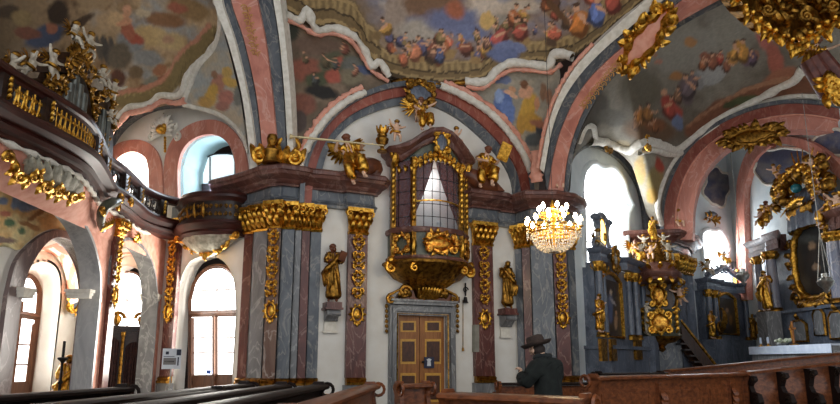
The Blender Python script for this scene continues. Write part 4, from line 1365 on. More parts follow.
border('trim_63', 'pink stucco border over the west bay arch', [(103, 150, 19.2), (112, 130, 18.8), (120, 122, 18.7), (127, 114, 18.5), (135, 112, 18.4), (150, 108, 18.1), (162, 101, 18.0), (176, 103, 17.7), (186, 100, 17.5)], .1, .1, 'stucco_pink', wv=.5, fr=.9)
border('trim_64', 'white stucco zigzag over the west bay arch', [(110, 128, 18.8), (118, 116, 18.7), (128, 107, 18.5), (140, 106, 18.3), (152, 102, 18.1), (160, 95, 17.9), (175, 96, 17.6), (183, 90, 17.4), (186, 78, 17.2), (194, 66, 17.0), (206, 54, 16.5), (218, 40, 15.8), (221, 20, 15.1)], .12, .1, wv=.2, fr=.8)
border('trim_65', 'white scrolled stucco border under the right conch', [(590, 141, 20.5), (603, 141, 21.8), (618, 146, 22.8), (630, 150, 23.6), (640, 143, 23.9), (652, 142, 24.1), (664, 146, 24.2), (676, 150, 24.2), (690, 140, 24), (705, 128, 23.7), (722, 117, 23.3), (742, 107, 23), (762, 97, 22.7), (778, 88, 22.4), (795, 80, 22), (805, 66, 21)], .2, .16, wv=.3, fr=.7, n=90, lift=.1, cast='ceiling_right')
border('trim_66', 'second white stucco moulding under the right conch', [(640, 152, 24.1), (655, 150, 24.2), (668, 154, 24.2), (684, 152, 24.1), (700, 138, 23.8), (720, 124, 23.4), (745, 110, 23), (770, 101, 22.6), (800, 96, 22.2), (830, 98, 21.6)], .14, .12, n=70, lift=.1, cast='ceiling_right')
border('trim_67', 'white stucco spandrel edge beside the pulpit arch', [(662, 225, 24.4), (658, 205, 24.4), (664, 180, 24.3), (672, 164, 24.2), (680, 153, 24.2)], .12, .1, lift=.1, cast='ceiling_right')
border('trim_68', 'white curled stucco moulding beside the right bay arch', [(580, 142, 18.9), (586, 128, 18.2), (594, 126, 18.2), (597, 138, 19.5), (606, 140, 20.9)], .1, .1, n=30, lift=.15, cast='ceiling_right')
# ------------------------------------------------------------------ figures
def skin_mesh(V, E, sub=2, name='tmp'):
    me = bpy.data.meshes.new(name)
    me.from_pydata([v[0] for v in V], E, [])
    o = bpy.data.objects.new('tmp_skin', me); COL.objects.link(o)
    m = o.modifiers.new('s', 'SKIN'); m.use_smooth_shade = True
    sv = me.skin_vertices[0].data
    for i, v in enumerate(V):
        r = v[1] if isinstance(v[1], tuple) else (v[1], v[1])
        sv[i].radius = r
        sv[i].use_root = (i == 0)
    if sub:
        s = o.modifiers.new('u', 'SUBSURF'); s.levels = sub; s.render_levels = sub
    dg = bpy.context.evaluated_depsgraph_get(); dg.update()
    ev = o.evaluated_get(dg)
    out = bpy.data.meshes.new_from_object(ev)
    bpy.data.objects.remove(o); bpy.data.meshes.remove(me)
    out.shade_smooth()
    return out


def mesh_mb(mb, name, mat):
    """mesh data only, in local coordinates"""
    me = bpy.data.meshes.new(name)
    me.from_pydata([tuple(v) for v in mb.v], [], mb.f); me.validate()
    bm = bmesh.new(); bm.from_mesh(me); bmesh.ops.recalc_face_normals(bm, faces=bm.faces); bm.to_mesh(me); bm.free()
    me.shade_smooth(); me.set_sharp_from_angle(angle=math.radians(50))
    me.materials.append(mat)
    return me


ADULT = dict(pelvis=(0, 0, .95), spine=(0, 0, 1.15), chest=(0, 0, 1.33), neck=(0, .01, 1.49), head=(0, -.02, 1.6), crown=(0, -.01, 1.7),
             shL=(.17, 0, 1.41), elL=(.24, -.02, 1.14), wrL=(.2, -.18, 1.0), haL=(.19, -.26, 1.0),
             shR=(-.17, 0, 1.41), elR=(-.24, -.02, 1.14), wrR=(-.2, -.18, 1.0), haR=(-.19, -.26, 1.0),
             hiL=(.1, 0, .9), knL=(.11, -.03, .5), anL=(.11, .02, .09), toL=(.12, -.13, .04),
             hiR=(-.1, 0, .9), knR=(-.11, -.03, .5), anR=(-.11, .02, .09), toR=(-.12, -.13, .04))
AR = dict(pelvis=(.15, .11), spine=(.13, .1), chest=(.16, .11), neck=.055, head=(.085, .1), crown=(.06, .07), shL=.07, shR=.07, elL=.05, elR=.05, wrL=.035, wrR=.035, haL=(.04, .025), haR=(.04, .025),
          hiL=.1, hiR=.1, knL=.065, knR=.065, anL=.045, anR=.045, toL=.04, toR=.04)
ED = [('pelvis', 'spine'), ('spine', 'chest'), ('chest', 'neck'), ('neck', 'head'), ('head', 'crown'), ('chest', 'shL'), ('shL', 'elL'), ('elL', 'wrL'), ('wrL', 'haL'), ('chest', 'shR'), ('shR', 'elR'), ('elR', 'wrR'), ('wrR', 'haR'),
      ('pelvis', 'hiL'), ('hiL', 'knL'), ('knL', 'anL'), ('anL', 'toL'), ('pelvis', 'hiR'), ('hiR', 'knR'), ('knR', 'anR'), ('anR', 'toR')]
CHILD = dict(pelvis=(0, 0, .34), spine=(0, -.01, .43), chest=(0, 0, .52), neck=(0, 0, .6), head=(0, -.01, .69), crown=(0, -.01, .77),
             shL=(.08, 0, .55), elL=(.17, -.03, .48), wrL=(.22, -.1, .5), haL=(.23, -.13, .52), shR=(-.08, 0, .55), elR=(-.17, -.03, .48), wrR=(-.22, -.1, .5), haR=(-.23, -.13, .52),
             hiL=(.06, 0, .31), knL=(.08, -.05, .17), anL=(.08, .0, .04), toL=(.08, -.06, .02), hiR=(-.06, 0, .31), knR=(-.08, -.05, .17), anR=(-.08, .0, .04), toR=(-.08, -.06, .02))
CR = dict(pelvis=(.09, .08), spine=(.085, .085), chest=(.085, .07), neck=.045, head=(.085, .09), crown=(.05, .055), shL=.045, shR=.045, elL=.038, elR=.038, wrL=.028, wrR=.028, haL=.028, haR=.028,
          hiL=.07, hiR=.07, knL=.052, knR=.052, anL=.034, anR=.034, toL=.028, toR=.028)


def body_mesh(base, rad, pose, mat, sub=2):
    J = dict(base); J.update(pose)
    names = list(J); V = [(J[n], rad[n]) for n in names]
    E = [(names.index(a), names.index(b)) for a, b in ED]
    me = skin_mesh(V, E, sub); me.materials.append(mat)
    return me, J


def folds(me, amp, freq, seed=0, axis=None):
    for v in me.vertices:
        a = math.atan2(v.co.y, v.co.x)
        f = math.sin(a * freq + v.co.z * 5 + 1.5 * noise.noise(v.co * 4 + Vector((seed, 0, 0)))) + .6 * noise.noise(v.co * 9)
        v.co += v.normal * amp * f
    return me


def hair_mesh(J, r, mat, long=0.0):
    h = Vector(J['head']); c = Vector(J['crown']); up = (c - h).normalized()
    mb = MB()
    rot = up.to_track_quat('Z', 'Y').to_matrix()
    mb.blob(h + up * r * .45 + rot @ Vector((0, r * .3, 0)), (r * 1.08, r * 1.1, r * .85), rot, 10, 7)
    for k in range(7):
        a = k * .9
        mb.blob(h + rot @ Vector((math.cos(a) * r * .9, r * .25 + math.sin(a) * r * .75, r * .5)), r * .33, n=6, m=4)
    if long: mb.blob(h + rot @ Vector((0, r * .75, -r * .5)), (r * .85, r * .5, r * long), rot, 8, 6)
    return mesh_mb(mb, 'hair', mat)


def face_bits(J, r, mat):
    h = Vector(J['head']); c = Vector(J['crown']); up = (c - h).normalized(); mb = MB()
    rot = up.to_track_quat('Z', 'Y').to_matrix()
    mb.blob(h + rot @ Vector((0, -r * 1.08, r * .1)), (r * .14, r * .2, r * .25), rot, 6, 4)
    for sg in (-1, 1): mb.blob(h + rot @ Vector((sg * r * .95, .05 * r, 0)), (r * .1, r * .18, r * .25), rot, 6, 4)
    return mb


def wing_mesh(mat, L=.5, sgn=1, n=7):
    mb = MB()
    for i in range(n):
        f = i / (n - 1)
        d = Vector((sgn * (.95 - .75 * f), .35, .55 - 1.0 * f)).normalized()
        mb.leaf(Vector((sgn * .04 + sgn * .12 * f * L, .03, .06 * (1 - f))), d, Vector((0, -1, .0)), L * (.6 + .4 * math.sin(PI * (.25 + .7 * f))), L * .22, .12)
    mb.tube(spl([(0, .02, 0), (sgn * L * .25, .06, L * .14), (sgn * L * .5, .1, L * .2)], 8), [.03, .045, .045, .04, .035, .03, .025, .02], 6)
    return mesh_mb(mb, 'wing', mat)


def place(n, p, sc=1.0, turn=0.0, tilt=0.0, roll=0.0):
    """matrix that stands a figure at p with its front (-Y) facing n"""
    a = math.atan2(n.x, -n.y) + turn
    return Matrix.Translation(p) @ Matrix.Rotation(a, 4, 'Z') @ Matrix.Rotation(tilt, 4, 'X') @ Matrix.Rotation(roll, 4, 'Y') @ Matrix.Scale(sc, 4)


PROTO = {}


def kit(key, parts):
    """store mesh data for the parts of a figure; spawn() makes real objects from it"""
    PROTO[key] = parts


def spawn(key, name, label, cat, mtx, group=None):
    r = thing(name, label, cat, (0, 0, 0), group=group)
    r.matrix_world = mtx; WM[r.name] = mtx
    for nm, me, lab in PROTO[key]:
        o = link(me, nm, r)
        if lab: o['label'] = lab
    return r


def make_putto(key, pose, flesh, goldm, wings=True, sash=True):
    me, J = body_mesh(CHILD, CR, pose, flesh, 2)
    parts = [('body', me, None), ('hair', hair_mesh(J, .085, M['golddark']), None)]
    if wings:
        for sg in (-1, 1):
            w = wing_mesh(goldm, .26, sg, 5); w.transform(Matrix.Translation(Vector(J['chest']) + Vector((0, .06, .02)))); parts.append(('wing', w, None))
    if sash:
        mb = MB(); p = Vector(J['pelvis'])
        mb.tube(spl([p + Vector((.13, -.02, .03)), p + Vector((.04, -.12, -.01)), p + Vector((-.08, -.1, .0)), p + Vector((-.14, .03, .05)), p + Vector((-.2, .1, -.05))], 12), [.03, .04, .045, .04, .045, .04, .05, .045, .04, .05, .04, .02], 6)
        parts.append(('sash', mesh_mb(mb, 'sash', goldm), None))
    kit(key, parts)


SIT = dict(hiL=(.06, -.03, .31), knL=(.1, -.17, .31), anL=(.1, -.2, .14), toL=(.1, -.26, .12), hiR=(-.06, -.03, .31), knR=(-.1, -.16, .29), anR=(-.06, -.22, .13), toR=(-.06, -.28, .12))
for k, mt, gm in (('w', 'marblefig', 'golddark'), ('f', 'flesh', 'gold')):
    make_putto('putto_sit_' + k, dict(SIT, elL=(.18, 0, .6), wrL=(.22, -.03, .72), haL=(.24, -.04, .77), head=(.02, -.03, .69), crown=(.03, -.03, .77)), M[mt], M[gm])
    make_putto('putto_wave_' + k, dict(knL=(.12, -.08, .19), anL=(.15, .02, .06), toL=(.17, -.03, .03), elR=(-.2, -.02, .62), wrR=(-.27, -.04, .74), haR=(-.29, -.05, .78), elL=(.18, -.04, .53), wrL=(.27, -.08, .56), haL=(.31, -.1, .57)), M[mt], M[gm])
    make_putto('putto_fly_' + k, dict(pelvis=(.02, .08, .36), hiL=(.07, .1, .34), knL=(.12, .18, .22), anL=(.14, .3, .2), toL=(.14, .36, .18), hiR=(-.04, .1, .33), knR=(-.06, .14, .18), anR=(-.08, .26, .1), toR=(-.08, .32, .07),
                                        elL=(.18, -.1, .55), wrL=(.22, -.22, .58), haL=(.23, -.27, .6), elR=(-.18, -.06, .56), wrR=(-.28, -.12, .62), haR=(-.32, -.14, .64)), M[mt], M[gm])


def robe_std(seed, mat, J, flare=.27, low=.02):
    """long draped robe over a standing pose"""
    V = [((0, 0, 1.12), (.155, .12)), ((0, 0, 1.34), (.165, .12)), (J['shL'], .085), (Vector(J['shL']).lerp(Vector(J['elL']), .95), .085), (Vector(J['elL']).lerp(Vector(J['wrL']), .75), .075),
         (J['shR'], .085), (Vector(J['shR']).lerp(Vector(J['elR']), .95), .085), (Vector(J['elR']).lerp(Vector(J['wrR']), .75), .075),
         ((0, 0, .92), (.19, .15)), ((.01, -.02, .6), (.21, .17)), ((.02, 0, .3), (.23, .18)), ((.02, 0, low + .06), (flare, flare * .8)), ((0, .0, 1.46), (.075, .07))]
    V = [(tuple(a), b) for a, b in V]
    E = [(0, 1), (1, 2), (2, 3), (3, 4), (1, 5), (5, 6), (6, 7), (0, 8), (8, 9), (9, 10), (10, 11), (1, 12)]
    me = skin_mesh(V, E, 3)
    folds(me, .022, 7, seed)
    me.materials.append(mat)
    return me


def mantle(J, seed, mat, sg=1):
    """diagonal cloak across the body with a hanging end"""
    mb = MB(); r = random.Random(seed)
    P = spl([(sg * .2, .1, 1.44), (sg * .16, -.1, 1.38), (0, -.2, 1.15), (-sg * .18, -.2, .95), (-sg * .27, -.02, .85), (-sg * .2, .16, .8), (sg * .05, .2, .75)], 24)
    mb.tube(P, [.05 + .035 * math.sin(PI * i / 23) + .012 * math.sin(i * 1.7) for i in range(24)], 8)
    for k in range(5):
        x = -sg * (.02 + .06 * k)
        mb.tube(spl([(x, -.19 + .02 * k, 1.02 - .04 * k), (x - sg * .02, -.24, .75), (x + sg * .03, -.22 + .01 * k, .48 - .05 * (k % 3))], 10), [.03, .045, .05, .055, .05, .055, .05, .045, .04, .015], 6)
    return mesh_mb(mb, 'mantle', mat)


def make_saint(key, pose, robe_m, flesh_m, seed, sg=1, extra=None, long=.9, hairm='golddark'):
    me, J = body_mesh(ADULT, AR, pose, flesh_m, 2)
    parts = [('body', me, None), ('robe', robe_std(seed, robe_m, J), None), ('mantle', mantle(J, seed, robe_m, sg), None), ('hair', hair_mesh(J, .095, M[hairm], long), None)]
    if extra: parts += extra(J)
    kit(key, parts)


def book(J):
    mb = MB(); p = Vector(J['haL']); R = Euler((.3, .2, .5)).to_matrix()
    mb.box(p + Vector((.02, -.02, .06)), (.2, .06, .28), R); return [('book', mesh_mb(mb, 'book', M['brownpaint']), None)]


make_saint('saint_book', dict(elR=(-.25, -.05, 1.18), wrR=(-.1, -.2, 1.2), haR=(-.04, -.24, 1.23), wrL=(.22, -.14, 1.22), haL=(.24, -.2, 1.28), head=(-.05, -.04, 1.6), crown=(-.07, -.03, 1.7)), M['golddark'], M['brownpaint'], 1, 1, book, hairm='brownpaint')
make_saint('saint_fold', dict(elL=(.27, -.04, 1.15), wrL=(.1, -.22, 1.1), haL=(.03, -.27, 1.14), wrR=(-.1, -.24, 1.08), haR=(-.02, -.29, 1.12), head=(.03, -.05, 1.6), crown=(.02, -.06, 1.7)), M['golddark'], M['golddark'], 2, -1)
make_saint('saint_hold', dict(elL=(.3, .02, 1.2), wrL=(.34, -.16, 1.3), haL=(.36, -.22, 1.36)), M['gold'], M['flesh'], 3, 1)


def robe_sit(J, seed, mat):
    a = lambda k, l, t: tuple(Vector(J[k]).lerp(Vector(J[l]), t))
    V = [(J['spine'], (.15, .12)), (J['chest'], (.16, .12)), (J['shL'], .085), (a('shL', 'elL', .9), .08), (J['shR'], .085), (a('shR', 'elR', .9), .08), (J['pelvis'], (.19, .17)),
         (J['knL'], .13), (a('knL', 'anL', .8), .15), (J['knR'], .13), (a('knR', 'anR', .8), .15)]
    E = [(0, 1), (1, 2), (2, 3), (1, 4), (4, 5), (0, 6), (6, 7), (7, 8), (6, 9), (9, 10)]
    me = skin_mesh(V, E, 3); folds(me, .03, 6, seed); me.materials.append(mat); return me


SITA = dict(pelvis=(0, .05, .5), spine=(0, .04, .7), chest=(0, .02, .9), neck=(0, 0, 1.06), head=(0, -.04, 1.17), crown=(0, -.04, 1.27), shL=(.17, .02, .98), shR=(-.17, .02, .98),
            hiL=(.1, .02, .48), hiR=(-.1, .02, .48), knL=(.14, -.38, .52), knR=(-.14, -.36, .42), anL=(.14, -.4, .1), anR=(-.12, -.24, .02), toL=(.15, -.54, .06), toR=(-.13, -.38, -.02))


def make_angel(key, pose, robe_m, flesh_m, seed, extra=None, wings=None):
    P = dict(SITA); P.update(pose)
    me, J = body_mesh(ADULT, AR, P, flesh_m, 2)
    parts = [('body', me, None), ('robe', robe_sit(J, seed, robe_m), None), ('hair', hair_mesh(J, .095, M['brownpaint'], .6), None)]
    if wings:
        for sg in (-1, 1):
            w = wing_mesh(robe_m, wings, sg, 8); w.transform(Matrix.Translation(Vector(J['chest']) + Vector((0, .1, .05)))); parts.append(('wing', w, None))
    if extra: parts += extra(J)
    kit(key, parts)


def lance(J):
    mb = MB(); a = Vector(J['haR']); b = Vector(J['haL'])
    d = (b - a).normalized()
    mb.tube([a - d * .9, a, b, b + d * .55], [.03, .026, .02, .014], 6)
    mb.lathe([(.015, 0), (.03, .1), (.07, .2)], a - d * .9, 8, (-d).to_track_quat('Z', 'Y').to_matrix())
    return [('trumpet', mesh_mb(mb, 'trumpet', M['cream']), 'long pale trumpet')]


M['cream'] = flat('pale_gilt', rgb(214, 196, 150), .35, .3)
def tablet(J):
    mb = MB(); p = Vector(J['haL']); mb.box(p + Vector((.05, -.03, .12)), (.3, .06, .5), Euler((.1, .15, 0)).to_matrix())
    mb.box(p + Vector((.05, -.065, .12)), (.24, .02, .44), Euler((.1, .15, 0)).to_matrix())
    return [('tablet', mesh_mb(mb, 'tablet', M['gold']), None)]


make_angel('angel_trumpet', dict(elR=(-.34, -.1, .9), wrR=(-.3, -.3, 1.0), haR=(-.28, -.36, 1.04), elL=(.3, -.12, .86), wrL=(.26, -.32, .88), haL=(.24, -.38, .9)), M['gold'], M['flesh'], 4, lance, .55)
make_angel('angel_tablet', dict(elL=(.3, -.08, .85), wrL=(.3, -.28, .95), haL=(.3, -.34, 1.0), elR=(-.28, -.1, .8), wrR=(-.1, -.3, .75), haR=(-.04, -.34, .76)), M['gold'], M['flesh'], 5, tablet, None)
make_angel('angel_wing', dict(elL=(.36, -.05, 1.05), wrL=(.5, -.2, 1.15), haL=(.55, -.25, 1.2), elR=(-.3, -.12, .84), wrR=(-.26, -.32, .7), haR=(-.24, -.36, .68)), M['gold'], M['flesh'], 6, None, .6)


# gilded cartouche ---------------------------------------------------
def cartouche(name, label, frame, rx, rz, mat, field_mt=None, cat='cartouche', seed=1, spread=1.0, th=.07, leaves=14, crest=True, field_label=None, parent=None):
    """frame = (centre, X along, Z up, N out). Scrolled rocaille frame, optional convex field"""
    c, X, Zv, N = frame; r = random.Random(seed)
    t = parent or thing(name, label, cat, c)
    mb = MB()
    pts = []
    n = 40
    for i in range(n):
        a = 2 * PI * i / n; k = 1 + .1 * math.cos(4 * a) + .05 * math.sin(3 * a + seed)
        pts.append(c + X * math.cos(a) * rx * k + Zv * math.sin(a) * rz * k + N * .06)
    mb.tube(pts, [th * (1 + .35 * math.sin(i * 1.6)) for i in range(n)], 6, closed=True)
    for i in range(leaves):
        a = 2 * PI * (i + .3) / leaves; d = X * math.cos(a) * rx + Zv * math.sin(a) * rz
        L = (rx + rz) * .22 * spread * r.uniform(.8, 1.5)
        tw = r.uniform(-.7, .7)
        dd = (d.normalized() + (X * -math.sin(a) + Zv * math.cos(a)) * tw)
        mb.leaf(c + d * .98 + N * .05, dd, N, L, L * .55, r.uniform(.2, .6))
    for sx in (-1, 1):
        for sz in (-1, 1):
            q = c + X * sx * rx * .85 + Zv * sz * rz * .85 + N * .08
            mb.scroll(q, X * sx, Zv * sz, min(rx, rz) * .42, th * 1.1, 1.3, -PI / 2, 1, 16)
    if crest:
        for sg in (-1, 1): mb.scroll(c + Zv * rz * 1.18 + X * sg * rx * .25 + N * .08, X * sg, Zv, min(rx, rz) * .3, th, 1.2, PI, -1, 14)
        mb.leaf(c + Zv * rz * 1.1 + N * .05, Zv, N, rz * .5, rx * .4, .5)
        mb.leaf(c - Zv * rz * 1.05 + N * .05, -Zv, N, rz * .5, rx * .4, .5)
    mb.build('rocaille_frame', mat, t)
    if field_mt:
        f = MB(); R = Matrix((X, Zv, N)).transposed(); f.blob(c, (rx * .97, rz * .97, .1), R, 18, 8)
        o = f.build('field', field_mt, t)
        if field_label: o['label'] = field_label
    return t


def fr(pl, px, py, off=.1):
    return (pl.po(px, py, off), pl.d.copy() if pl.d.x > 0 else -pl.d, Vector((0, 0, 1)), pl.n)


def frv(p, nrm=None, roll=0.0):
    """frame facing the nave centre for ornaments on the vault"""
    N = (nrm or (CEN - p)).normalized(); X = Vector((0, 0, 1)).cross(N).normalized() * 1
    if X.dot(Vector((1, 0, 0))) < 0: X = -X
    U = N.cross(X); U = U if U.z > 0 else -U
    c, s = math.cos(roll), math.sin(roll)
    return (p, X * c + U * s, U * c - X * s, N)
# ------------------------------------------------------------------ oratory
UP = Vector((0, 0, 1))
def glassmat(name, col, tr, rough=.05):
    m, nt, b = nodes(name)
    out = nt.nodes['Material Output']
    t = nn(nt, 'ShaderNodeBsdfTransparent'); t.inputs['Color'].default_value = (.9, .93, .95, 1)
    b.inputs['Base Color'].default_value = col; b.inputs['Roughness'].default_value = rough
    mx = nn(nt, 'ShaderNodeMixShader'); mx.inputs[0].default_value = 1 - tr
    nt.links.new(t.outputs[0], mx.inputs[1]); nt.links.new(b.outputs[0], mx.inputs[2]); nt.links.new(mx.outputs[0], out.inputs['Surface'])
    return m


M['oglass'] = glassmat('oratory_glass', rgb(120, 126, 134), .68)
M['green'] = marble('green_grey_panel', rgb(54, 58, 48, 1.3), rgb(92, 94, 78, 1.3), rgb(120, 116, 96), 2.5, .35)
M['redgold'] = noisy('copper_gilding', rgb(140, 78, 30, 1.3), rgb(226, 170, 74, 1.3), 10, .35, 1.0, bstr=.5, bscale=26)
OC = PC.w(424.5)
Dd = PC.d if PC.d.x > 0 else -PC.d
SG = 1 if PC.d.x > 0 else -1
def OP(w, o, z): return PC.xz(OC + SG * w, z, o)


def opath(s=1.0, add=0.0, out=None):
    """facetted plan of the oratory, left wall -> front -> right wall"""
    q = [(-1.22, 0), (-1.22, .42), (-1.0, .68), (-.78, .92)]
    q += [(w, .96 + .16 * (1 - (w / .74) ** 2)) for w in (-.74, -.5, -.25, 0, .25, .5, .74)]
    q += [(.78, .92), (1.0, .68), (1.22, .42), (1.22, 0)]
    r = []
    for w, o in q:
        r.append((w * s + (add if w > 0 else -add) * (1 if abs(w) > .9 else abs(w) / .9), max(0, o * s + (add if o > 0 else 0))))
    return r


zP0, zP1 = PC.z(424, 258, 1.0), PC.z(424, 229, 1.0)
zG1 = PC.z(424, 166, 1.0); zK = PC.z(424, 297, .3); zA = PC.z(424, 131, .9)
ora = thing('oratory', 'glazed gilded oratory box hanging on the middle wall above the wooden door', 'oratory', OP(0, .3, zK))
def ring(s, z, add=0.0): return [OP(w, o, z) for w, o in opath(s, add)]


mb = MB()      # corbel
rows = []
for z, s, a in ((zP0, 1, .02), (zP0 - .06, 1, .16), (zP0 - .14, 1, .18), (zP0 - .2, 1, .08), (zP0 - .34, .98, .02), (zP0 - .52, .85, .0), (zP0 - .64, .62, 0), (zP0 - .7, .5, .03), (zP0 - .78, .5, .0), (zP0 - .95, .34, 0), (zP0 - 1.08, .2, .02), (zP0 - 1.2, .12, 0), (zK, .05, 0)):
    rows.append(ring(s, z, a))
mb.grid(rows)
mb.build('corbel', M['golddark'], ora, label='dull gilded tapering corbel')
for k in range(9):
    mb = MB(); w = -1.0 + .25 * k
    o = .95 if abs(w) < .8 else .6
    mb.leaf(OP(w * .55, o * .55, zP0 - .74), UP * .8 + PC.n * .6 + Dd * SG * w * .3, PC.n, .62, .3, .3)
    mb.leaf(OP(w * .25, o * .3, zP0 - 1.12), UP * .8 + PC.n * .5 + Dd * w * .35, PC.n, .4, .18, .3)
    mb.build('corbel_leaf', M['gold'], ora)
for sg in (-1, 1):
    mb = MB(); mb.scroll(OP(sg * 1.3, .5, zP0 - .25), Dd * sg, UP, .18, .07, 1.3, PI / 2, -1, 16)
    mb.blob(OP(sg * 1.32, .55, zP0 - .05), (.12, .12, .13)); mb.build('corner_volute', M['gold'], ora)
    mb = MB(); mb.scroll(OP(sg * .8, 1.05, zP0 - .3), Dd * sg, UP, .13, .045, 1.2, PI / 2, -1, 14); mb.build('corbel_scroll', M['gold'], ora)
mb = MB(); mb.grid([ring(1, zP0), ring(1, zP1 - .08)]); mb.build('parapet', M['green'], ora)
mb = MB()
for z0, z1, a in ((zP1 - .1, zP1 + .06, .09), (zP0 - .03, zP0 + .08, .07)):
    mb.grid([ring(1, z0, -.02), ring(1, z0, a * .6), ring(1, (z0 + z1) / 2, a), ring(1, z1, a * .8), ring(1, z1, -.06)])
mb.build('parapet_rail', M['entab'], ora)
mb = MB(); zm = (zP0 + zP1) / 2
mb_c = (OP(0, 1.13, zm), Dd, UP, PC.n)
cartouche('parapet_carving', '', mb_c, .46, .22, M['redgold'], M['redgold'], th=.06, leaves=18, parent=ora, spread=1.3)
f = [(-1.22, .42), (-.78, .92)]
for sg in (-1, 1):
    a = OP(sg * 1.22, .42, zm); b = OP(sg * .78, .92, zm); d = (b - a).normalized(); n = Vector((d.y, -d.x, 0));
    if n.dot(PC.n) < 0: n = -n
    mid = (a + b) / 2 + n * .03
    cartouche('parapet_carving', '', (mid, d, UP, n), .2, .24, M['redgold'], None, th=.05, leaves=10, parent=ora, spread=1.2, crest=False)
# corner posts with gilded fronts
for w, o in ((-1.22, .42), (-.78, .92), (.78, .92), (1.22, .42)):
    mb = MB(); p = OP(w, o, 0)
    mb.box(p + UP * ((zP0 + zG1 + .25) / 2), (.13, .13, zG1 - zP0 + .25), PC.mat()); mb.build('post', M['golddark'], ora, smooth=False)
    mb = MB()
    q = OP(w * 1.02, o + .06, 0)
    z = zP1 + .2
    while z < zG1: mb.leaf(q + UP * z, UP, PC.n, .22, .11, .35); z += .17
    mb.build('post_carving', M['gold'], ora)
    mb = MB(); mb.scroll(q + UP * (zG1 + .1) + PC.n * .06, Dd, UP, .12, .04, 1.2, PI / 2, -1, 12); mb.build('post_scroll', M['gold'], ora)
    mb = MB(); mb.leaf(q + UP * (zP0 + .1), UP, PC.n, .5, .14, .2); mb.build('post_leaf', M['gold'], ora)
# glass, curtains
rg = [p for p in opath(.97)]
mb = MB(); mb.grid([[OP(w, o, zP1) for w, o in rg], [OP(w, o, zG1 + .35) for w, o in rg]]); mb.build('glass', M['oglass'], ora)
mb = MB()
for z in [zP1 + (zG1 - zP1) * k / 5 for k in range(1, 5)]: mb.tube([OP(w, o + .012, z) for w, o in rg], .011, 4)
for w in (-.5, -.25, 0, .25, .5): mb.tube([OP(w, .96 + .16 * (1 - (w / .74) ** 2) + .0, zP1), OP(w, .96 + .16 * (1 - (w / .74) ** 2), zG1 + .3)], .011, 4)
mb.tube([OP(-1.1, .55, zP1), OP(-1.1, .55, zG1 + .2)], .011, 4); mb.tube([OP(1.1, .55, zP1), OP(1.1, .55, zG1 + .2)], .011, 4)
mb.build('glazing_bars', M['iron'], ora)
mb = MB(); za = zP1 + (zG1 - zP1) * .42
mb.tube([OP(w, o + .03, za + .08 * (1 - (w / .8) ** 2 if abs(w) < .8 else 0)) for w, o in rg[3:-3]], .028, 5); mb.build('gilded_crossbar', M['gold'], ora)
for sg in (-1, 1):
    mb = MB(); rows = []
    for j in range(14):
        t = j / 13; z = zP1 + (zG1 + .3 - zP1) * t
        inn = .3 * (1 - t) ** 1.0 + .02; rows.append([])
        for i in range(15):
            s = i / 14; w = 1.12 - (1.12 - (.03 + .85 * (1 - t) ** 1.25)) * s
            o = (.8 if w < .8 else .8 - (w - .8) * 1.1) - .06 + .035 * math.sin(i * 1.9 + t)
            rows[-1].append(OP(sg * w, o, z))
    mb.grid(rows); mb.build('curtain', M['curtain'], ora, label='maroon curtain drawn to the side')
mb = MB(); mb.prism([OP(-1.15, .03, zP1 - .3), OP(1.15, .03, zP1 - .3), OP(1.15, .03, zG1 + .3), OP(-1.15, .03, zG1 + .3)], PC.n * .02); mb.build('back_panel', M['whiteblue'], ora)
mb = MB(); mb.box(OP(.15, .75, zP1 + .12), (.3, .2, .14)); mb.blob(OP(.12, .8, zP1 + .25), (.08, .07, .1)); mb.build('papers', M['paper'], ora)
# gilded valance round the glazed front and curved pediment
mb = MB()
for k in range(11):
    w = -.75 + .15 * k; q = OP(w, .98 + .14 * (1 - (w / .74) ** 2), zG1 + .38 - .38 * (abs(w) / .75) ** 2.2)
    mb.leaf(q, -UP + Dd * .3 * w, PC.n, .26, .16, .4)
    mb.scroll(q + PC.n * .05, Dd * (1 if w >= 0 else -1), UP, .09, .04, 1.1, PI / 2, -1, 10)
for sg in (-1, 1):
    for k in range(3): mb.leaf(OP(sg * (.84 + .13 * k), .9 - .18 * k, zG1 + .05), -UP, PC.n, .25, .14, .4)
mb.build('valance', M['gold'], ora)
mb = MB()
def ped(w): return zG1 + .28 + (zA - zG1 - .55) * max(0, math.cos(min(1, abs(w) / 1.05) * PI / 2)) ** 1.1
pr = []
for w, o in opath(1.0, .0):
    pr.append((w, o))
rows = []
for a, dz in ((-.1, -.12), (.04, -.1), (.1, 0), (.1, .06), (.2, .14), (.26, .2), (.26, .3), (.1, .36), (-.3, .38)):
    r = []
    for w, o in opath(1.0, a):
        fo = w
        r.append(OP(w, o, ped(fo) + dz))
    rows.append(r)
mb.grid(rows)
# domed lid closing the top
rows = []
for t in (0, .3, .6, .85, 1): rows.append([OP(w * (1 - t), o * (1 - t * .9), ped(w * (1 - t)) + .36 + .12 * t) for w, o in opath(1, -.2)])
mb.grid(rows)
mb.build('pediment', M['entab'], ora, label='curved red brown pediment')
mb = MB(); mb.grid([[OP(w, o - .02, zG1 + .2) for w, o in rg], [OP(w, o - .02, ped(w) + .05) for w, o in rg]]); mb.build('frieze', M['green'], ora)
cartouche('pediment_cartouche', '', (OP(0, 1.22, zA - .42), Dd, UP, PC.n), .2, .3, M['gold'], M['bluealt'], th=.05, leaves=10, parent=ora)
for sg in (-1, 1):
    mb = MB()
    mb.scroll(OP(sg * 1.2, .6, ped(1.2) + .1), Dd * sg, UP, .2, .06, 1.3, PI / 2, -1, 16)
    mb.leaf(OP(sg * 1.25, .55, ped(1.2) - .3), UP, PC.n, .5, .22, .4)
    mb.build('corner_scroll', M['gold'], ora)

# figures on the oratory --------------------------------------------
def at(px, py, off): return PC.po(px, py, off)


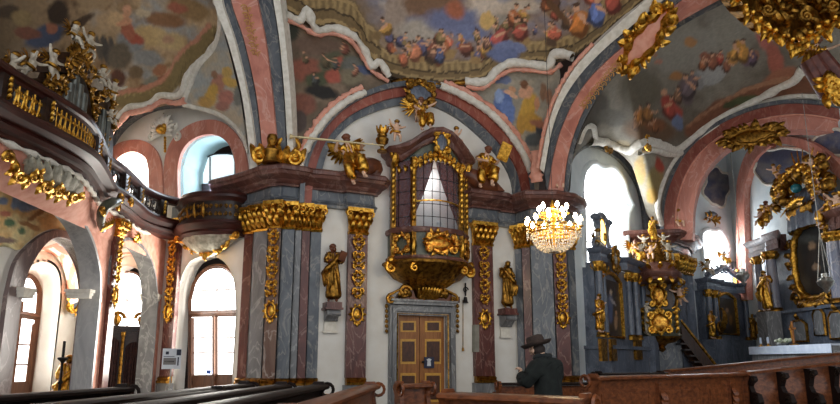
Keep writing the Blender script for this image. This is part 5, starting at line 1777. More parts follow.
spawn('putto_wave_f', 'putto', 'pale putto standing on the left shoulder of the oratory pediment', 'putto', place(PC.n, at(396.5, 142, .75), .88), 'putti on the oratory')
spawn('putto_sit_f', 'putto', 'pale putto with raised arm on the right shoulder of the oratory pediment', 'putto', place(PC.n, at(456, 150, 1.0), .95, .3), 'putti on the oratory')
def flame_urn(name, label, p, s, group=None):
    t = thing(name, label, 'urn', p, group=group)
    mb = MB(); mb.lathe([(.0, 0), (.14, 0), (.14, .05), (.05, .1), (.06, .16), (.17, .28), (.19, .38), (.13, .45), (.15, .5), (.05, .52)], p, 14, Matrix.Scale(s, 3)); mb.build('bowl', M['golddark'], t)
    mb = MB()
    for k in range(7):
        a = k * .9; mb.leaf(p + UP * .48 * s + Vector((math.cos(a), math.sin(a), 0)) * .06 * s, UP + Vector((math.cos(a), math.sin(a), 0)) * .3, Vector((math.cos(a), math.sin(a), 0)), .3 * s, .16 * s, .2)
    mb.blob(p + UP * .62 * s, (.09 * s, .09 * s, .14 * s)); mb.build('flame', M['gold'], t)
    return t


flame_urn('flame_urn', 'dark bronze flame urn at the left corner of the oratory top', at(382, 152, .6), 1.05)
c1 = fr(PC, 420, 94, .45)
cartouche('cartouche', 'gilded scroll cartouche with dark field at the crown of the middle arch', c1, .42, .3, M['golddark'], M['bluealt'], th=.07, leaves=12)
spawn('angel_wing', 'gilded_angel', 'gilded winged angel perched between the arch crown cartouche and the oratory', 'angel', place(PC.n, at(420, 133, .6), .9, .2))
def volute_console(name, label, pts, r, p0):
    t = MB(); P = spl(pts, 18)
    t.tube(P, [r * (.55 + .6 * math.sin(PI * min(1, i / 15))) for i in range(18)], 10)
    X = Dd
    return t


mb = MB(); P = [at(x, y, o) for x, y, o in ((341, 180, .25), (348, 176, .4), (358, 172, .5), (367, 167, .5), (374, 166, .45), (377, 170, .4), (374, 174, .38), (371, 172, .36))]
mb.tube(spl(P, 24), [.12 + .16 * math.sin(PI * min(1, i / 22)) for i in range(24)], 10)
q = [PC.po(x, y, .02) for x, y in ((342, 181), (352, 172), (366, 164), (375, 166), (374, 182), (350, 183))]
mb.prism(q, PC.n * .5)
mb.build('scroll_console', M['brownpaint'], **dict(label='brown carved scroll on the left cornice carrying the angel with the trumpet', category='console'))
spawn('angel_trumpet', 'gilded_angel', 'gilded angel with a long pale trumpet reclining left of the oratory', 'angel', place(PC.n, at(357, 186, .55), 1.22, -.15, .0, -.25))
mb = MB(); P = [at(x, y, o) for x, y, o in ((497, 194, .25), (491, 188, .4), (482, 183, .55), (473, 177, .55), (466, 174, .5), (463, 178, .45), (466, 182, .42))]
mb.tube(spl(P, 24), [.12 + .17 * math.sin(PI * min(1, i / 22)) for i in range(24)], 10)
q = [PC.po(x, y, .02) for x, y in ((497, 195), (488, 185), (472, 176), (464, 176), (466, 193))]
mb.prism(q, PC.n * .5)
mb.build('scroll_console', M['brownpaint'], **dict(label='brown carved scroll on the right cornice carrying the angel with the tablet', category='console'))
spawn('angel_tablet', 'gilded_angel', 'gilded angel holding an upright tablet seated right of the oratory', 'angel', place(PC.n, at(480, 191, .5), 1.2, -.1, 0, .2))

# saints on brackets -------------------------------------------------
def bracket(name, label, px, y0, y1, y2, w=.42):
    p = PC.po(px, y0, .22); z0, z1, z2 = PC.z(px, y0, .2), PC.z(px, y1, .2), PC.z(px, y2, .1)
    t = thing(name, label, 'bracket', PC.po(px, y2, .1))
    R = PC.mat(); c = PC.pt(px, y0); b = lambda o, z: Vector((c.x, c.y, z)) + PC.n * o
    mb = MB(); mb.box(b(.24, z0 - .07), (w * 1.05, .46, .16), R); mb.box(b(.24, z0 - .17), (w * 1.2, .5, .06), R); mb.build('plinth', M['red'], t, smooth=False)
    mb = MB()
    S = [b(.42, z0 - .22), b(.44, z0 - .32), b(.36, z1 + .12), b(.22, z1), b(.12, z1 - .02)]
    P = spl(S, 14)
    rows = [[p + Dd * w * .42, p - Dd * w * .42] for p in P]
    back = [[b(.02, p.z) + Dd * w * .42, b(.02, p.z) - Dd * w * .42] for p in P]
    A = [r[0] for r in rows]; B = [r[1] for r in rows]
    mb.grid([[q[0] for q in back], A, B, [q[1] for q in back]])
    mb.tube([b(.4, z0 - .3) + Dd * w * .46, b(.4, z0 - .3) - Dd * w * .46], .08, 10)
    mb.tube([b(.14, z1) + Dd * w * .46, b(.14, z1) - Dd * w * .46], .06, 10)
    mb.build('scroll', M['grey'], t)
    mb = MB(); mb.box(b(.05, (z1 + z2) / 2 - .02), (w * .8, .05, abs(z1 - z2) * .8), R); mb.box(b(.08, z2), (w, .1, .05), R); mb.build('name_plate', M['stucco'], t, smooth=False)
    return b(.24, z0 + .01)


p = bracket('statue_bracket', 'grey scroll bracket with red plinth under the left saint', 330, 303, 319, 332)
spawn('saint_book', 'saint_statue', 'gilded saint statue with dark face holding a book left of the red pilaster', 'statue', place(PC.n, p, .97, -.25))
p = bracket('statue_bracket', 'grey scroll bracket with red plinth under the right saint', 503.5, 309, 325, 337)
spawn('saint_fold', 'saint_statue', 'gilded saint statue with folded hands beside the right pier', 'statue', place(PC.n, p, .9, -.1))

# wooden door and portal ----------------------------------------------
dz1 = PC.z(420, 315)
t = thing('portal_frame', 'grey marble door frame around the inlaid wooden door below the oratory', 'door frame', PC.xz(PC.w(421), 0, .1))
mb = MB()
path = [PC.xz(PC.w(392), 0.0), PC.xz(PC.w(392), dz1 + .16), PC.xz(PC.w(450.5), dz1 + .16), PC.xz(PC.w(450.5), 0.0)]
wq = .15
def fbar(a, b, wid, o, th): return None


for (w0_, w1_, th, mtx) in ((-.02, .1, .1, 0), (.08, .2, .2, 0), (.18, .27, .14, 0)):
    i0, i1 = PC.w(396.5), PC.w(446)
    s = 1 if i1 > i0 else -1
    L = lambda k: [PC.xz(i0 - s * k, 0), PC.xz(i0 - s * k, dz1 + k), PC.xz(i1 + s * k, dz1 + k), PC.xz(i1 + s * k, 0)]
    mb.ribbon([p + PC.n * th for p in L(w0_)], [p + PC.n * th for p in L(w1_)], -PC.n * (th + .02))
mb.build('moulding', M['grey'], t, smooth=False)
mb = MB(); L2_ = [p + PC.n * .12 for p in L(.02)]; mb.tube(L2_, .022, 4); mb.build('gilt_fillet', M['gold'], t)
mb = MB(); mb.box(PC.xz(PC.w(421), dz1 + .33, .14), (2.05, .3, .1), PC.mat()); mb.box(PC.xz(PC.w(421), dz1 + .4, .16), (2.2, .36, .06), PC.mat()); mb.build('cap_moulding', M['grey'], t, smooth=False)
dr = thing('door_1', 'double leaf brown inlaid wooden door under the oratory', 'door', PC.xz(PC.w(421), 0, -.2), kind='structure')
for (xa, xb, pa, pb) in ((396.5, 421, 400.5, 416), (421.6, 446, 425, 441)):
    a, b = PC.w(xa), PC.w(xb); zt = dz1
    mb = MB(); mb.prism([PC.xz(a, .01, -.2), PC.xz(b, .01, -.2), PC.xz(b, zt, -.2), PC.xz(a, zt, -.2)], PC.n * .07)
    leafo = mb.build('leaf', M['door'], dr, smooth=False)
    gm = MB(); pm = MB()
    for (ya, yb) in ((321, 332), (339, 364), (373, 402)):
        c4 = [PC.po(x, y, -.12) for x, y in ((pa, ya), (pb, ya), (pb, yb), (pa, yb))]
        cc = sum(c4, Vector()) / 4
        inn = [p.lerp(cc, .2) if False else p + (cc - p).normalized() * .09 for p in c4]
        gm.ribbon(c4, inn, -PC.n * .03, closed=True)
        pm.prism([p - PC.n * .012 for p in inn], PC.n * .03)
    gm.build('inlay_band', M['inlay'], leafo, smooth=False)
    pm.build('panel', M['doorpanel'], leafo, smooth=False)
mb = MB(); mb.blob(PC.po(423, 362, -.06), .04); mb.tube([PC.po(423, 362, -.08), PC.po(425, 362, -.05)], .015); mb.build('handle', M['iron'], dr)
t = thing('notice', 'small dark blue notice with a white figure taped to the wooden door', 'notice', PC.po(429, 368, -.1))
mb = MB(); mb.prism([PC.po(x, y, -.085) for x, y in ((424, 357), (434, 357), (434, 368), (424, 368))], PC.n * .012); mb.build('sheet', flat('notice_blue', rgb(40, 46, 72), .5), t, smooth=False)
mb = MB(); mb.prism([PC.po(x, y, -.07) for x, y in ((427, 366), (427.5, 361), (426.5, 359.5), (429, 358.3), (431.5, 359.5), (430.5, 361), (431, 366))], PC.n * .004); mb.build('figure_print', M['paper'], t, smooth=False)
# carved crest over the portal
cr = thing('door_crest', 'gilded and brown scrolled crest resting on the door frame', 'crest', PC.po(421, 303, .15))
mb = MB(); Pz = [PC.po(x, y, .12) for x, y in ((386, 303), (387, 297), (394, 299), (398, 293), (404, 288), (412, 291), (414, 298), (421, 301), (431, 298), (434, 290), (441, 287), (448, 292), (452, 299), (458, 297), (458, 303))]
mb.prism(Pz, PC.n * .12); mb.build('board', M['brownpaint'], cr, smooth=False)
for sg, cxp in ((-1, 405), (1, 440)):
    mb = MB(); c = PC.po(cxp, 292, .3)
    mb.scroll(c, Dd * sg, UP, .2, .06, 1.5, PI * .9, -1, 24)
    mb.scroll(PC.po(cxp + sg * 14, 299, .3), Dd * sg, UP, .14, .05, 1.3, PI * .5, -1, 18, tail=[PC.po(cxp + sg * 3, 288, .3)])
    for k in range(4): mb.leaf(PC.po(cxp + sg * (k * 4 - 6), 297 + k * .6, .28), UP + Dd * sg * (.6 - .2 * k), PC.n, .24, .14, .4)
    mb.build('scroll', M['golddark'], cr)
    mb = MB(); x = 386.5 if sg < 0 else 457.5
    for k in range(6):
        y = 306 + k * 5
        mb.blob(PC.po(x, y, .1), (.05, .05, .075 - .004 * k), n=6, m=4); mb.leaf(PC.po(x, y - 2, .08), -UP, PC.n, .14, .1, .4)
    mb.build('husk_drop', M['golddark'], cr)
mb = MB(); mb.leaf(PC.po(423, 303, .26), UP, PC.n, .4, .3, .3)
mb.build('centre_leaf', M['golddark'], cr)
# small wall fittings
t = thing('bell_pull', 'black wrought bell with pull cord on the wall right of the door', 'bell pull', PC.po(465, 345, .03))
mb = MB()
mb.tube([PC.po(465.5, 283, .05), PC.po(465.5, 296, .05)], .025, 5); mb.scroll(PC.po(465.5, 290, .08), Dd, UP, .1, .02, 1.3); mb.lathe([(.0, .2), (.05, .18), (.07, .05), (.1, 0), (0, 0)], PC.po(465.5, 303, .12), 10)
mb.tube([PC.po(465.5, 284, .02), PC.po(465.5, 284, .14), PC.po(465.5, 296, .14)], .015, 5)
mb.build('bell', M['iron'], t)
mb = MB(); mb.tube([PC.po(463, 300, .03), PC.po(463, 348, .03)], .012, 5); mb.lathe([(.0, .12), (.03, .1), (.045, 0), (0, 0)], PC.po(463, 351, .04), 8); mb.build('cord', M['golddark'], t)
mb = MB(); mb.prism([PC.po(x, y, .01) for x, y in ((472, 325), (476.5, 325), (476.5, 352), (472, 352))], PC.n * .17)
mb.v = [v for v in mb.v]
mb.build('heater_panel', noisy('panel_grey', rgb(128, 124, 112), rgb(146, 142, 130), 5), smooth=False, **dict(label='narrow grey upright panel on the foot of the right red pilaster', category='panel'))
# ------------------------------------------------------------------ organ loft
LZ0, LZ1, LR0, LR1 = 5.36, 5.92, 6.38, 6.62
LPATH = [(-7.05, 7.6), (-7.12, 9.3), (-6.95, 10.6), (-6.92, 11.6), (-7.25, 12.7), (-7.68, 13.9), (-7.72, 14.6), (-7.85, 15.6), (-8.0, 16.5), (-7.9, 17.3), (-7.62, 17.85), (-7.3, 18.1)]
LP3 = spl([(x, y, 0) for x, y in LPATH], 90)
def lat(Y):
    best = min(range(len(LP3)), key=lambda i: abs(LP3[i].y - Y) + (0 if i < 84 else 9))
    i = min(max(best, 1), len(LP3) - 2)
    t = (LP3[i + 1] - LP3[i - 1]).normalized()
    return LP3[best].copy(), t, Vector((t.y, -t.x, 0))


loft = thing('organ_loft', 'curving polished red brown organ loft gallery with gilded openwork parapet', 'gallery', (-8, 14, LZ0))
CORL = [(-.5, 0), (.0, 0), (.02, .07), (.1, .1), (.14, .18), (.1, .24), (.16, .28), (.26, .34), (.3, .42), (.26, .5), (.1, .54), (.0, .56), (-.5, .56)]
mb = MB(); mb.sweep([p + UP * LZ0 for p in LP3], CORL); mb.build('cornice', M['loft'], loft, angle=25)
RAIL = [(-.18, 0), (.02, 0), (.05, .05), (.1, .08), (.12, .14), (.1, .2), (.04, .24), (-.18, .24)]
mb = MB(); mb.sweep([p + UP * LR0 for p in LP3], RAIL); mb.build('handrail', M['loft'], loft, angle=25)
mb = MB(); mb.slab([p + UP * (LZ0 + .05) for p in LP3] + [Vector((-11.4, 18.9, LZ0 + .05)), Vector((-11.4, 7.6, LZ0 + .05))], [], UP * .2); mb.build('floor_slab', M['stucco'], loft, smooth=False)
posts = [9.4, 10.35, 12.35, 13.55, 14.9, 16.15, 17.45]
for Y in posts:
    p, t, n = lat(Y); R = Matrix((t, n, UP)).transposed()
    mb = MB(); mb.box(p + n * .0 + UP * (LZ1 + LR0) / 2, (.26, .2, LR0 - LZ1 + .06), R); o = mb.build('post', M['darkwood'], loft, smooth=False)
    mb = MB()
    for k in range(4): mb.leaf(p + n * .11 + UP * (LZ1 + .05 + .1 * k), UP, n, .14, .1, .4)
    mb.build('post_carving', M['gold'], o)


def openwork(name, Y0, Y1, mt, back, den=.24, thick=.022):
    mb = MB(); L = 0; i0 = min(range(84), key=lambda i: abs(LP3[i].y - Y0)); i1 = min(range(84), key=lambda i: abs(LP3[i].y - Y1))
    seg = LP3[i0:i1 + 1]; tot = sum((b - a).length for a, b in zip(seg, seg[1:])); n = max(2, round(tot / den)); P = resamp(seg, n + 1)
    H = LR0 - LZ1; zm = (LR0 + LZ1) / 2
    for k in range(n):
        a, b = P[k], P[k + 1]; m = (a + b) / 2; t = (b - a).normalized(); nn_ = Vector((t.y, -t.x, 0)); w = (b - a).length
        c = m + UP * zm
        for sz in (-1, 1):
            for sx in (-1, 1):
                mb.scroll(c + t * sx * w * .24 + UP * sz * H * .24, t * sx, UP * sz, w * .23, thick, 1.2, -PI / 2, 1, 11)
        mb.leaf(c - UP * H * .4, UP, nn_, H * .8, w * .3, .15)
        mb.tube([a + UP * LZ1, a + UP * LR0], thick * .8, 4)
    mb.build(name, mt, loft)
    if back:
        mb = MB(); Q = resamp(seg, 24); mb.ribbon([p + UP * LZ1 for p in Q], [p + UP * LR0 for p in Q], Vector((-.06, 0, 0))); mb.build('parapet_panel', M['darkwood'], loft)


openwork('gilded_openwork', 9.4, 10.3, M['gold'], False, .16, .024)
openwork('gilded_openwork', 10.5, 12.25, M['gold'], True, .13, .02)
openwork('gilded_openwork', 12.45, 13.45, M['golddark'], True, .13, .02)
openwork('dark_openwork', 13.65, 14.8, M['darkwood'], False, .26, .022)
openwork('dark_openwork', 15.0, 16.05, M['darkwood'], False, .26, .022)
openwork('dark_openwork', 16.3, 17.35, M['darkwood'], False, .26, .022)
# pink cove below the loft
mb = MB(); rows = []
for t in (0, .2, .4, .6, .8, 1):
    r = []
    for p in LP3[:80]:
        w = max(PL.w(161) if False else -99, 0)
        q = PL.a + PL.d * ((p - PL.a).dot(PL.d)) + PL.n * .02
        z = LZ0 - (.72) * t
        f = t ** 1.7
        r.append((p - Vector((.08, 0, 0))).lerp(q, f) + UP * z)
    rows.append(r)
mb.grid(rows); mb.build('trim_70', M['stucco_pink'], **ST('pink stucco cove beneath the organ loft', 'cove'))
mb = MB(); halfround(mb, [p - Vector((.03, 0, 0)) + UP * (LZ0 - .06) for p in LP3[6:80]], .05, .05, wob=lambda i: .5 * math.sin(i * 1.7), nrm=Vector((.8, -.4, -.3)).normalized())
mb.build('trim_71', M['stucco'], **ST('white stucco foliage along the pink cove', 'moulding'))
def cove(Y, t):
    p, tt, n = lat(Y); q = PL.a + PL.d * ((p - PL.a).dot(PL.d))
    return (p - Vector((.08, 0, 0))).lerp(q, t ** 1.7) + UP * (LZ0 - .72 * t)


# silver grey shell with gilded rocaille scroll on the cove
from mathutils.bvhtree import BVHTree
_f = []
_nr, _nc = len(rows), len(rows[0])
BV = BVHTree.FromPolygons([p for r in rows for p in r] + [PL.xz(PL.w(161), 0), PL.xz(PL.w(161), 5), PL.xz(PL.w(-80, 168), 5), PL.xz(PL.w(-80, 168), 0)],
                          [(i * _nc + k, i * _nc + k + 1, (i + 1) * _nc + k + 1, (i + 1) * _nc + k) for i in range(_nr - 1) for k in range(_nc - 1)] + [(_nr * _nc, _nr * _nc + 1, _nr * _nc + 2, _nr * _nc + 3)])
def hit(x, y, lift=.08):
    d = ray(x, y).normalized(); h = BV.ray_cast(EYE, d)
    p = h[0] if h[0] is not None else PL.pt(x, y)
    return p - d * lift


NL = Vector((.75, -.5, -.35)).normalized()
t = thing('shell_cartouche', 'silver grey scalloped shell with a long gilded scroll on the pink cove under the loft', 'cartouche', hit(45, 195))
mb = MB(); R2_ = []
bot = spl([(24, 172), (36, 180), (46, 187), (58, 193), (70, 197), (80, 195)], 31); top_ = spl([(24, 164), (31, 154), (43, 152), (55, 157), (68, 165), (79, 176), (84, 190)], 31)
for j in range(6):
    k = j / 5
    R2_.append([hit(bot[i].x + (top_[i].x - bot[i].x) * k * (1 + .09 * math.sin(i * 1.6)), bot[i].y + (top_[i].y - bot[i].y) * k * (1 + .09 * math.sin(i * 1.6)), (.22 + .06 * math.sin(i * 1.6) * k)) for i in range(31)])
mb.grid(R2_); mb.grid([R2_[-1], [p + (hit(50, 182, 0) - p) * .03 - NL * .12 for p in R2_[-1]]])
mb.build('shell', M['shellgrey'], t)
mb = MB()
Q = [hit(p.x, p.y, .3) for p in spl([(5, 156), (10, 154), (15, 160), (16, 170), (22, 178), (30, 178), (35, 174), (40, 180), (46, 188), (54, 190), (60, 190), (62, 196), (70, 199), (82, 197)], 60)]
mb.tube(Q, [.055 + .03 * math.sin(i * .7) for i in range(60)], 8)
for (x, y, dx, dy, L) in [(15, 162, -7, -4, .3), (14, 170, -8, 3, .3), (18, 175, -6, 5, .35), (26, 179, -4, 8, .35), (32, 177, 4, -8, .32), (36, 176, 6, -6, .3), (42, 184, -5, 6, .35), (46, 188, 6, -8, .35), (52, 190, -5, 7, .38), (57, 190, 4, -8, .35), (60, 194, -5, 6, .35), (64, 197, 3, -7, .35), (70, 199, -3, 5, .3), (76, 198, 5, -4, .3), (81, 197, 6, 2, .3), (24, 178, 5, 7, .3), (48, 188, -3, 9, .3)]:
    a = hit(x, y, .32); b = hit(x + dx, y + dy, .36); mb.leaf(a, b - a, NL, L * .7, L * .42, .4)
TX = (hit(60, 196) - hit(20, 178)).normalized(); TY = NL.cross(TX); TY = TY if TY.z > 0 else -TY
for (x, y, R_, s_) in [(7, 157, .12, 1), (20, 176, .15, -1), (35, 178, .15, 1), (47, 186, .15, -1), (59, 192, .15, 1), (74, 197, .13, -1)]:
    mb.scroll(hit(x, y, .38), TX, TY, R_, .045, 1.4, 0, s_, 18)
mb.build('gilded_scroll', M['gold'], t)

# ------------------------------------------------------------------ organ
PO = Plane((-8.35, 18), (-8.35, 8))
org = thing('organ', 'dark carved organ case with grey pipes and gilded carving behind the loft parapet', 'organ', PO.pt(75, 130))
OB = -PO.n * .7
def oprism(name, pts, off, mt, parent=None, vec=None):
    mb = MB(); mb.prism([PO.po(x, y, off) for x, y in pts], vec or OB); return mb.build(name, mt, parent or org, smooth=False)


M['organwood'] = wood('organ_case_wood', rgb(34, 22, 14, 1.2), rgb(66, 42, 26, 1.2), 2, .35, (8, 8, 1))
oprism('tower_case', [(60, 136), (61, 100), (64, 86), (70, 70), (84, 70), (91, 86), (95, 104), (97, 150)], 0, M['organwood'])
oprism('tower_crown', [(63, 72), (66, 60), (71, 52), (84, 52), (88, 60), (90, 74)], .12, M['organwood'])
oprism('side_case', [(-20, 130), (-20, 70), (0, 76), (8, 84), (22, 84), (28, 78), (44, 82), (52, 78), (61, 92), (61, 138)], -.1, M['organwood'])
oprism('side_case', [(96, 160), (96, 100), (101, 90), (108, 92), (114, 104), (113, 150), (112, 175)], -.1, M['organwood'])
M['pipe'] = noisy('organ_pipe_metal', rgb(92, 96, 92), rgb(128, 130, 122), 4, .4, .7)
for i, (x, y) in enumerate([(67, 92), (71, 84), (75.5, 77), (80, 85), (84, 94)]):
    top_ = PO.po(x, y, .16); mb = MB(); z0 = 6.3
    mb.tube([Vector((top_.x, top_.y, z0)), Vector((top_.x, top_.y, z0 + .5)), top_], [.04, .095, .095], 10)
    mb.build('organ_pipe', M['pipe'], org)
for i, (x, y) in enumerate([(100, 116), (104, 110), (108, 118)]):
    top_ = PO.po(x, y, .05); mb = MB()
    mb.tube([Vector((top_.x, top_.y, 6.3)), Vector((top_.x, top_.y, 6.7)), top_], [.03, .075, .075], 8); mb.build('organ_pipe', M['pipe'], org)
for i in range(6):
    x = 6 + i * 8; top_ = PO.po(x, 96 + 1.5 * i - 6 * math.sin(i), .05); mb = MB()
    mb.tube([Vector((top_.x, top_.y, 6.3)), top_], .07, 8); mb.build('organ_pipe', M['pipe'], org)
NO = PO.n; rr = random.Random(5)
def carve(pts, L, mt=None, sc=.5):
    mb = MB()
    P = spl([tuple(PO.po(x, y, o)) for x, y, o in pts], max(6, len(pts) * 4))
    mb.tube(P, .05, 6)
    for i, p in enumerate(P):
        tn = (P[min(i + 1, len(P) - 1)] - P[max(i - 1, 0)]).normalized()
        sd = tn.cross(NO) * (1 if i % 2 else -1)
        mb.leaf(p + NO * .03, sd + tn * .5, NO, L * rr.uniform(.7, 1.3), L * .55, .4)
        if i % 3 == 0: mb.scroll(p + NO * .06, tn, sd, L * .4, .03, 1.2, 0, 1, 10)
    return mb.build('gilded_carving', mt or M['golddark'], org)


carve([(62, 112, .05), (62, 92, .08), (66, 78, .1), (75, 70, .15), (85, 78, .1), (91, 94, .08), (94, 118, .05)], .18)
carve([(65, 66, .2), (71, 58, .2), (78, 55, .2), (87, 64, .2)], .26)
carve([(68, 50, .15), (77, 48, .15), (85, 52, .15)], .22)
carve([(30, 94, 0), (42, 96, 0), (52, 92, .02), (60, 100, .02)], .2)
carve([(0, 88, 0), (12, 92, 0), (22, 92, 0)], .2)
carve([(97, 112, 0), (98, 98, 0), (104, 92, .02), (112, 102, 0), (113, 130, 0)], .16)
carve([(44, 84, .05), (52, 78, .1), (60, 84, .1)], .22)
carve([(95, 130, .0), (100, 134, .0), (106, 142, .0)], .16)
for key, px, py, sc, turn, lab in (('putto_sit_w', 72, 50, .95, .3, 'white putto sitting left on top of the organ tower'), ('putto_wave_w', 88, 60, .95, -.3, 'white putto leaning right on top of the organ tower'),
                                   ('putto_fly_w', 30, 83, .95, .4, 'white putto stretching over the left organ case, further from the tower'), ('putto_wave_w', 51, 82, 1.0, .1, 'pale putto standing on the left organ case next to the tower'),
                                   ('putto_sit_w', 100, 92, .95, -.2, 'white putto sitting on the right organ case below the tower'), ('putto_fly_w', 113, 104, .9, -.5, 'white putto at the far right edge of the organ case'),
                                   ('putto_fly_w', 10, 88, 1.0, .8, 'white putto lying at the left edge of the photo above the loft rail'), ('putto_sit_w', 109, 128, .75, -.4, 'small white putto low on the right organ case by the vault')):
    spawn(key, 'putto', lab, 'putto', place(PO.n, PO.po(px, py, .12), sc, turn), 'putti on the organ')

# ------------------------------------------------------------------ small balcony on the window bay
t = thing('balcony', 'small curved dark balcony with gilded lattice front above the garden door', 'balcony', PW.po(207, 240, .3))
Dw = PW.d if PW.d.x > 0 else -PW.d
wl_, wr_ = PW.w(176.5), PW.w(239); sw = 1 if wr_ > wl_ else -1; Lw = abs(wr_ - wl_)
def BP(f, o, z): return PW.xz(wl_ + (wr_ - wl_) * f, z, o)


bp = spl([tuple(BP(f, o, 0)) for f, o in ((0, .0), (.02, .35), (.16, .55), (.34, .85), (.6, .95), (.85, .72), (.98, .5), (1.0, .0))], 40)
bz0, bz1, bz2, bz3 = PW.z(200, 238, .6), PW.z(200, 222, .7), PW.z(200, 204, .7), PW.z(200, 195, .7)
mb = MB(); mb.sweep([p + UP * bz0 for p in bp], [(-.35, 0), (-.04, .02), (.02, .1), (.0, .16), (.1, .24), (.16, .34), (.14, .42), (.02, bz1 - bz0), (-.35, bz1 - bz0)]); mb.build('cornice', M['loft'], t, angle=25)
mb = MB(); mb.slab([p + UP * (bz0 + .12) for p in bp], [], UP * .15); mb.build('floor_slab', M['darkwood'], t, smooth=False)
mb = MB(); mb.sweep([p + UP * bz2 for p in bp], [(-.1, 0), (.02, 0), (.06, .06), (.12, .1), (.13, .17), (.08, bz3 - bz2), (-.1, bz3 - bz2)]); mb.build('handrail', M['loft'], t, angle=25)
mb = MB(); mb.ribbon([p + UP * bz1 for p in bp], [p + UP * bz2 for p in bp], Vector((0, .04, 0))); mb.build('parapet_panel', M['darkwood'], t)
mb = MB(); P = resamp(bp[4:-4], 11); H = bz2 - bz1
for k in range(10):
    a, b = P[k], P[k + 1]; m = (a + b) / 2; tn = (b - a).normalized(); nv = Vector((tn.y, -tn.x, 0)); w_ = (b - a).length; c = m + UP * (bz1 + bz2) / 2 + nv * .03
    for sz in (-1, 1):
        for sx in (-1, 1): mb.scroll(c + tn * sx * w_ * .24 + UP * sz * H * .22, tn * sx, UP * sz, w_ * .22, .018, 1.2, -PI / 2, 1, 10)
    if k in (4, 5, 6): mb.leaf(c - UP * H * .4, UP, nv, H * .8, w_ * .4, .2)
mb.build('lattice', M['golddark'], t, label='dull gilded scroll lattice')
mb = MB(); rows = []
for j in range(7):
    r = []
    for i in range(25):
        f = i / 24; q = bp[3 + int(f * 33)]; c = BP(.52, .05, bz0 - .45)
        k = j / 6; p = (q - UP * 0 + UP * (bz0 + .02) - PW.n * .08).lerp(c, k)
        p = p + PW.n * (.10 * math.sin(PI * k)) - UP * .12 * math.sin(PI * k) + PW.n * .025 * math.sin(i * 1.57) * (1 - k)
        r.append(p)
    rows.append(r)
mb.grid(rows); mb.build('shell_underside', M['shellgrey'], t, label='silver grey shell fluting under the balcony')
mb = MB()
for sg, pts in ((1, ((178, 240), (184, 243), (188, 248), (196, 251), (206, 252))), (-1, ((237, 236), (230, 239), (226, 246), (218, 251), (207, 252)))):
    P = spl([tuple(PW.po(x, y, .42 - .03 * i)) for i, (x, y) in enumerate(pts)], 22); mb.tube(P, [.05 + .02 * math.sin(i) for i in range(22)], 7)
    for i in range(2, 21, 3):
        tn = (P[i + 1] - P[i - 1]).normalized(); mb.leaf(P[i], tn - UP * .9 * (1 if i % 2 else -.6), PW.n, .22, .14, .4)
    mb.scroll(P[0] + PW.n * .04, Dw * sg, UP, .13, .045, 1.3, 0, 1, 14)
    mb.scroll(P[-3] + PW.n * .06, -Dw * sg, UP, .13, .05, 1.3, 0, 1, 14)
mb.leaf(PW.po(207, 251, .32), -UP, PW.n, .3, .3, .4)
mb.build('gilded_scroll_border', M['gold'], t)
# shell crest over the upper windows
t = thing('shell_crest', 'white stucco shell with gilded heart between the two upper west windows', 'crest', PW.po(165, 140, .1))
mb = MB(); c = PW.po(164, 131, .1)
for k in range(13):
    a = -.5 + (PI + 1.0) * k / 12; d = Dw * math.cos(a) + UP * math.sin(a); mb.leaf(c + d * .12, d, PW.n, .42 if k % 2 else .5, .2, .3)
for sg in (-1, 1):
    mb.scroll(PW.po(164 + sg * 13, 137, .12), Dw * sg, UP, .16, .05, 1.3, PI / 2, -1, 16); mb.scroll(PW.po(164 + sg * 11, 126, .12), Dw * sg, UP, .13, .045, 1.3, -PI / 2, 1, 16)
mb.build('shell', M['stucco'], t)
mb = MB(); mb.blob(c + PW.n * .1, (.2, .2, .14)); mb.blob(c + PW.n * .08 + UP * .12 + Dw * .1, .1); mb.blob(c + PW.n * .08 + UP * .12 - Dw * .1, .1)
for k in range(6): mb.blob(PW.po(165, 138 + 2.6 * k, .1), (.05, .05, .06), n=6, m=4)
mb.build('gilded_heart', M['gold'], t)
# bust over the left pier
t = thing('gilded_bust', 'gilded bust with scrolls on the cornice of the left pier', 'bust', vy(268, 170, 16.2) + UP * 0)
p = Vector((*plan(268, 16.2), ZT)); Nn = (Vector((0, 0, 0)) - Vector((p.x, p.y, 0))).normalized(); p = p + Nn * .3; Xx = Vector((-Nn.y, Nn.x, 0)); Xx = Xx if Xx.x > 0 else -Xx
mb = MB(); BS = 1.35
for k in range(7): mb.leaf(p + Xx * (-.35 + .12 * k) * BS, UP + Xx * (-.5 + .17 * k), Nn, .45 * BS, .2 * BS, .3)
for sg in (-1, 1): mb.scroll(p + (Xx * sg * .34 + UP * .14 + Nn * .1) * BS, Xx * sg, UP, .17 * BS, .07, 1.3, PI / 2, -1, 16)
ringp = [p + (Xx * .22 + UP * .42 + Xx * math.cos(a) * .22 + UP * math.sin(a) * .24) * BS for a in [2 * PI * k / 18 for k in range(18)]]
mb.tube(ringp, .06, 6, closed=True)
mb.build('rocaille', M['gold'], t)
mb = MB(); mb.lathe([(.0, 0), (.2, .02), (.16, .15), (.2, .28), (.07, .36), (.06, .4), (.1, .46), (.115, .54), (.09, .63), (0, .67)], p - Xx * .16 + Nn * .08, 14, Matrix.Scale(BS, 3)); mb.build('head_and_shoulders', M['golddark'], t)
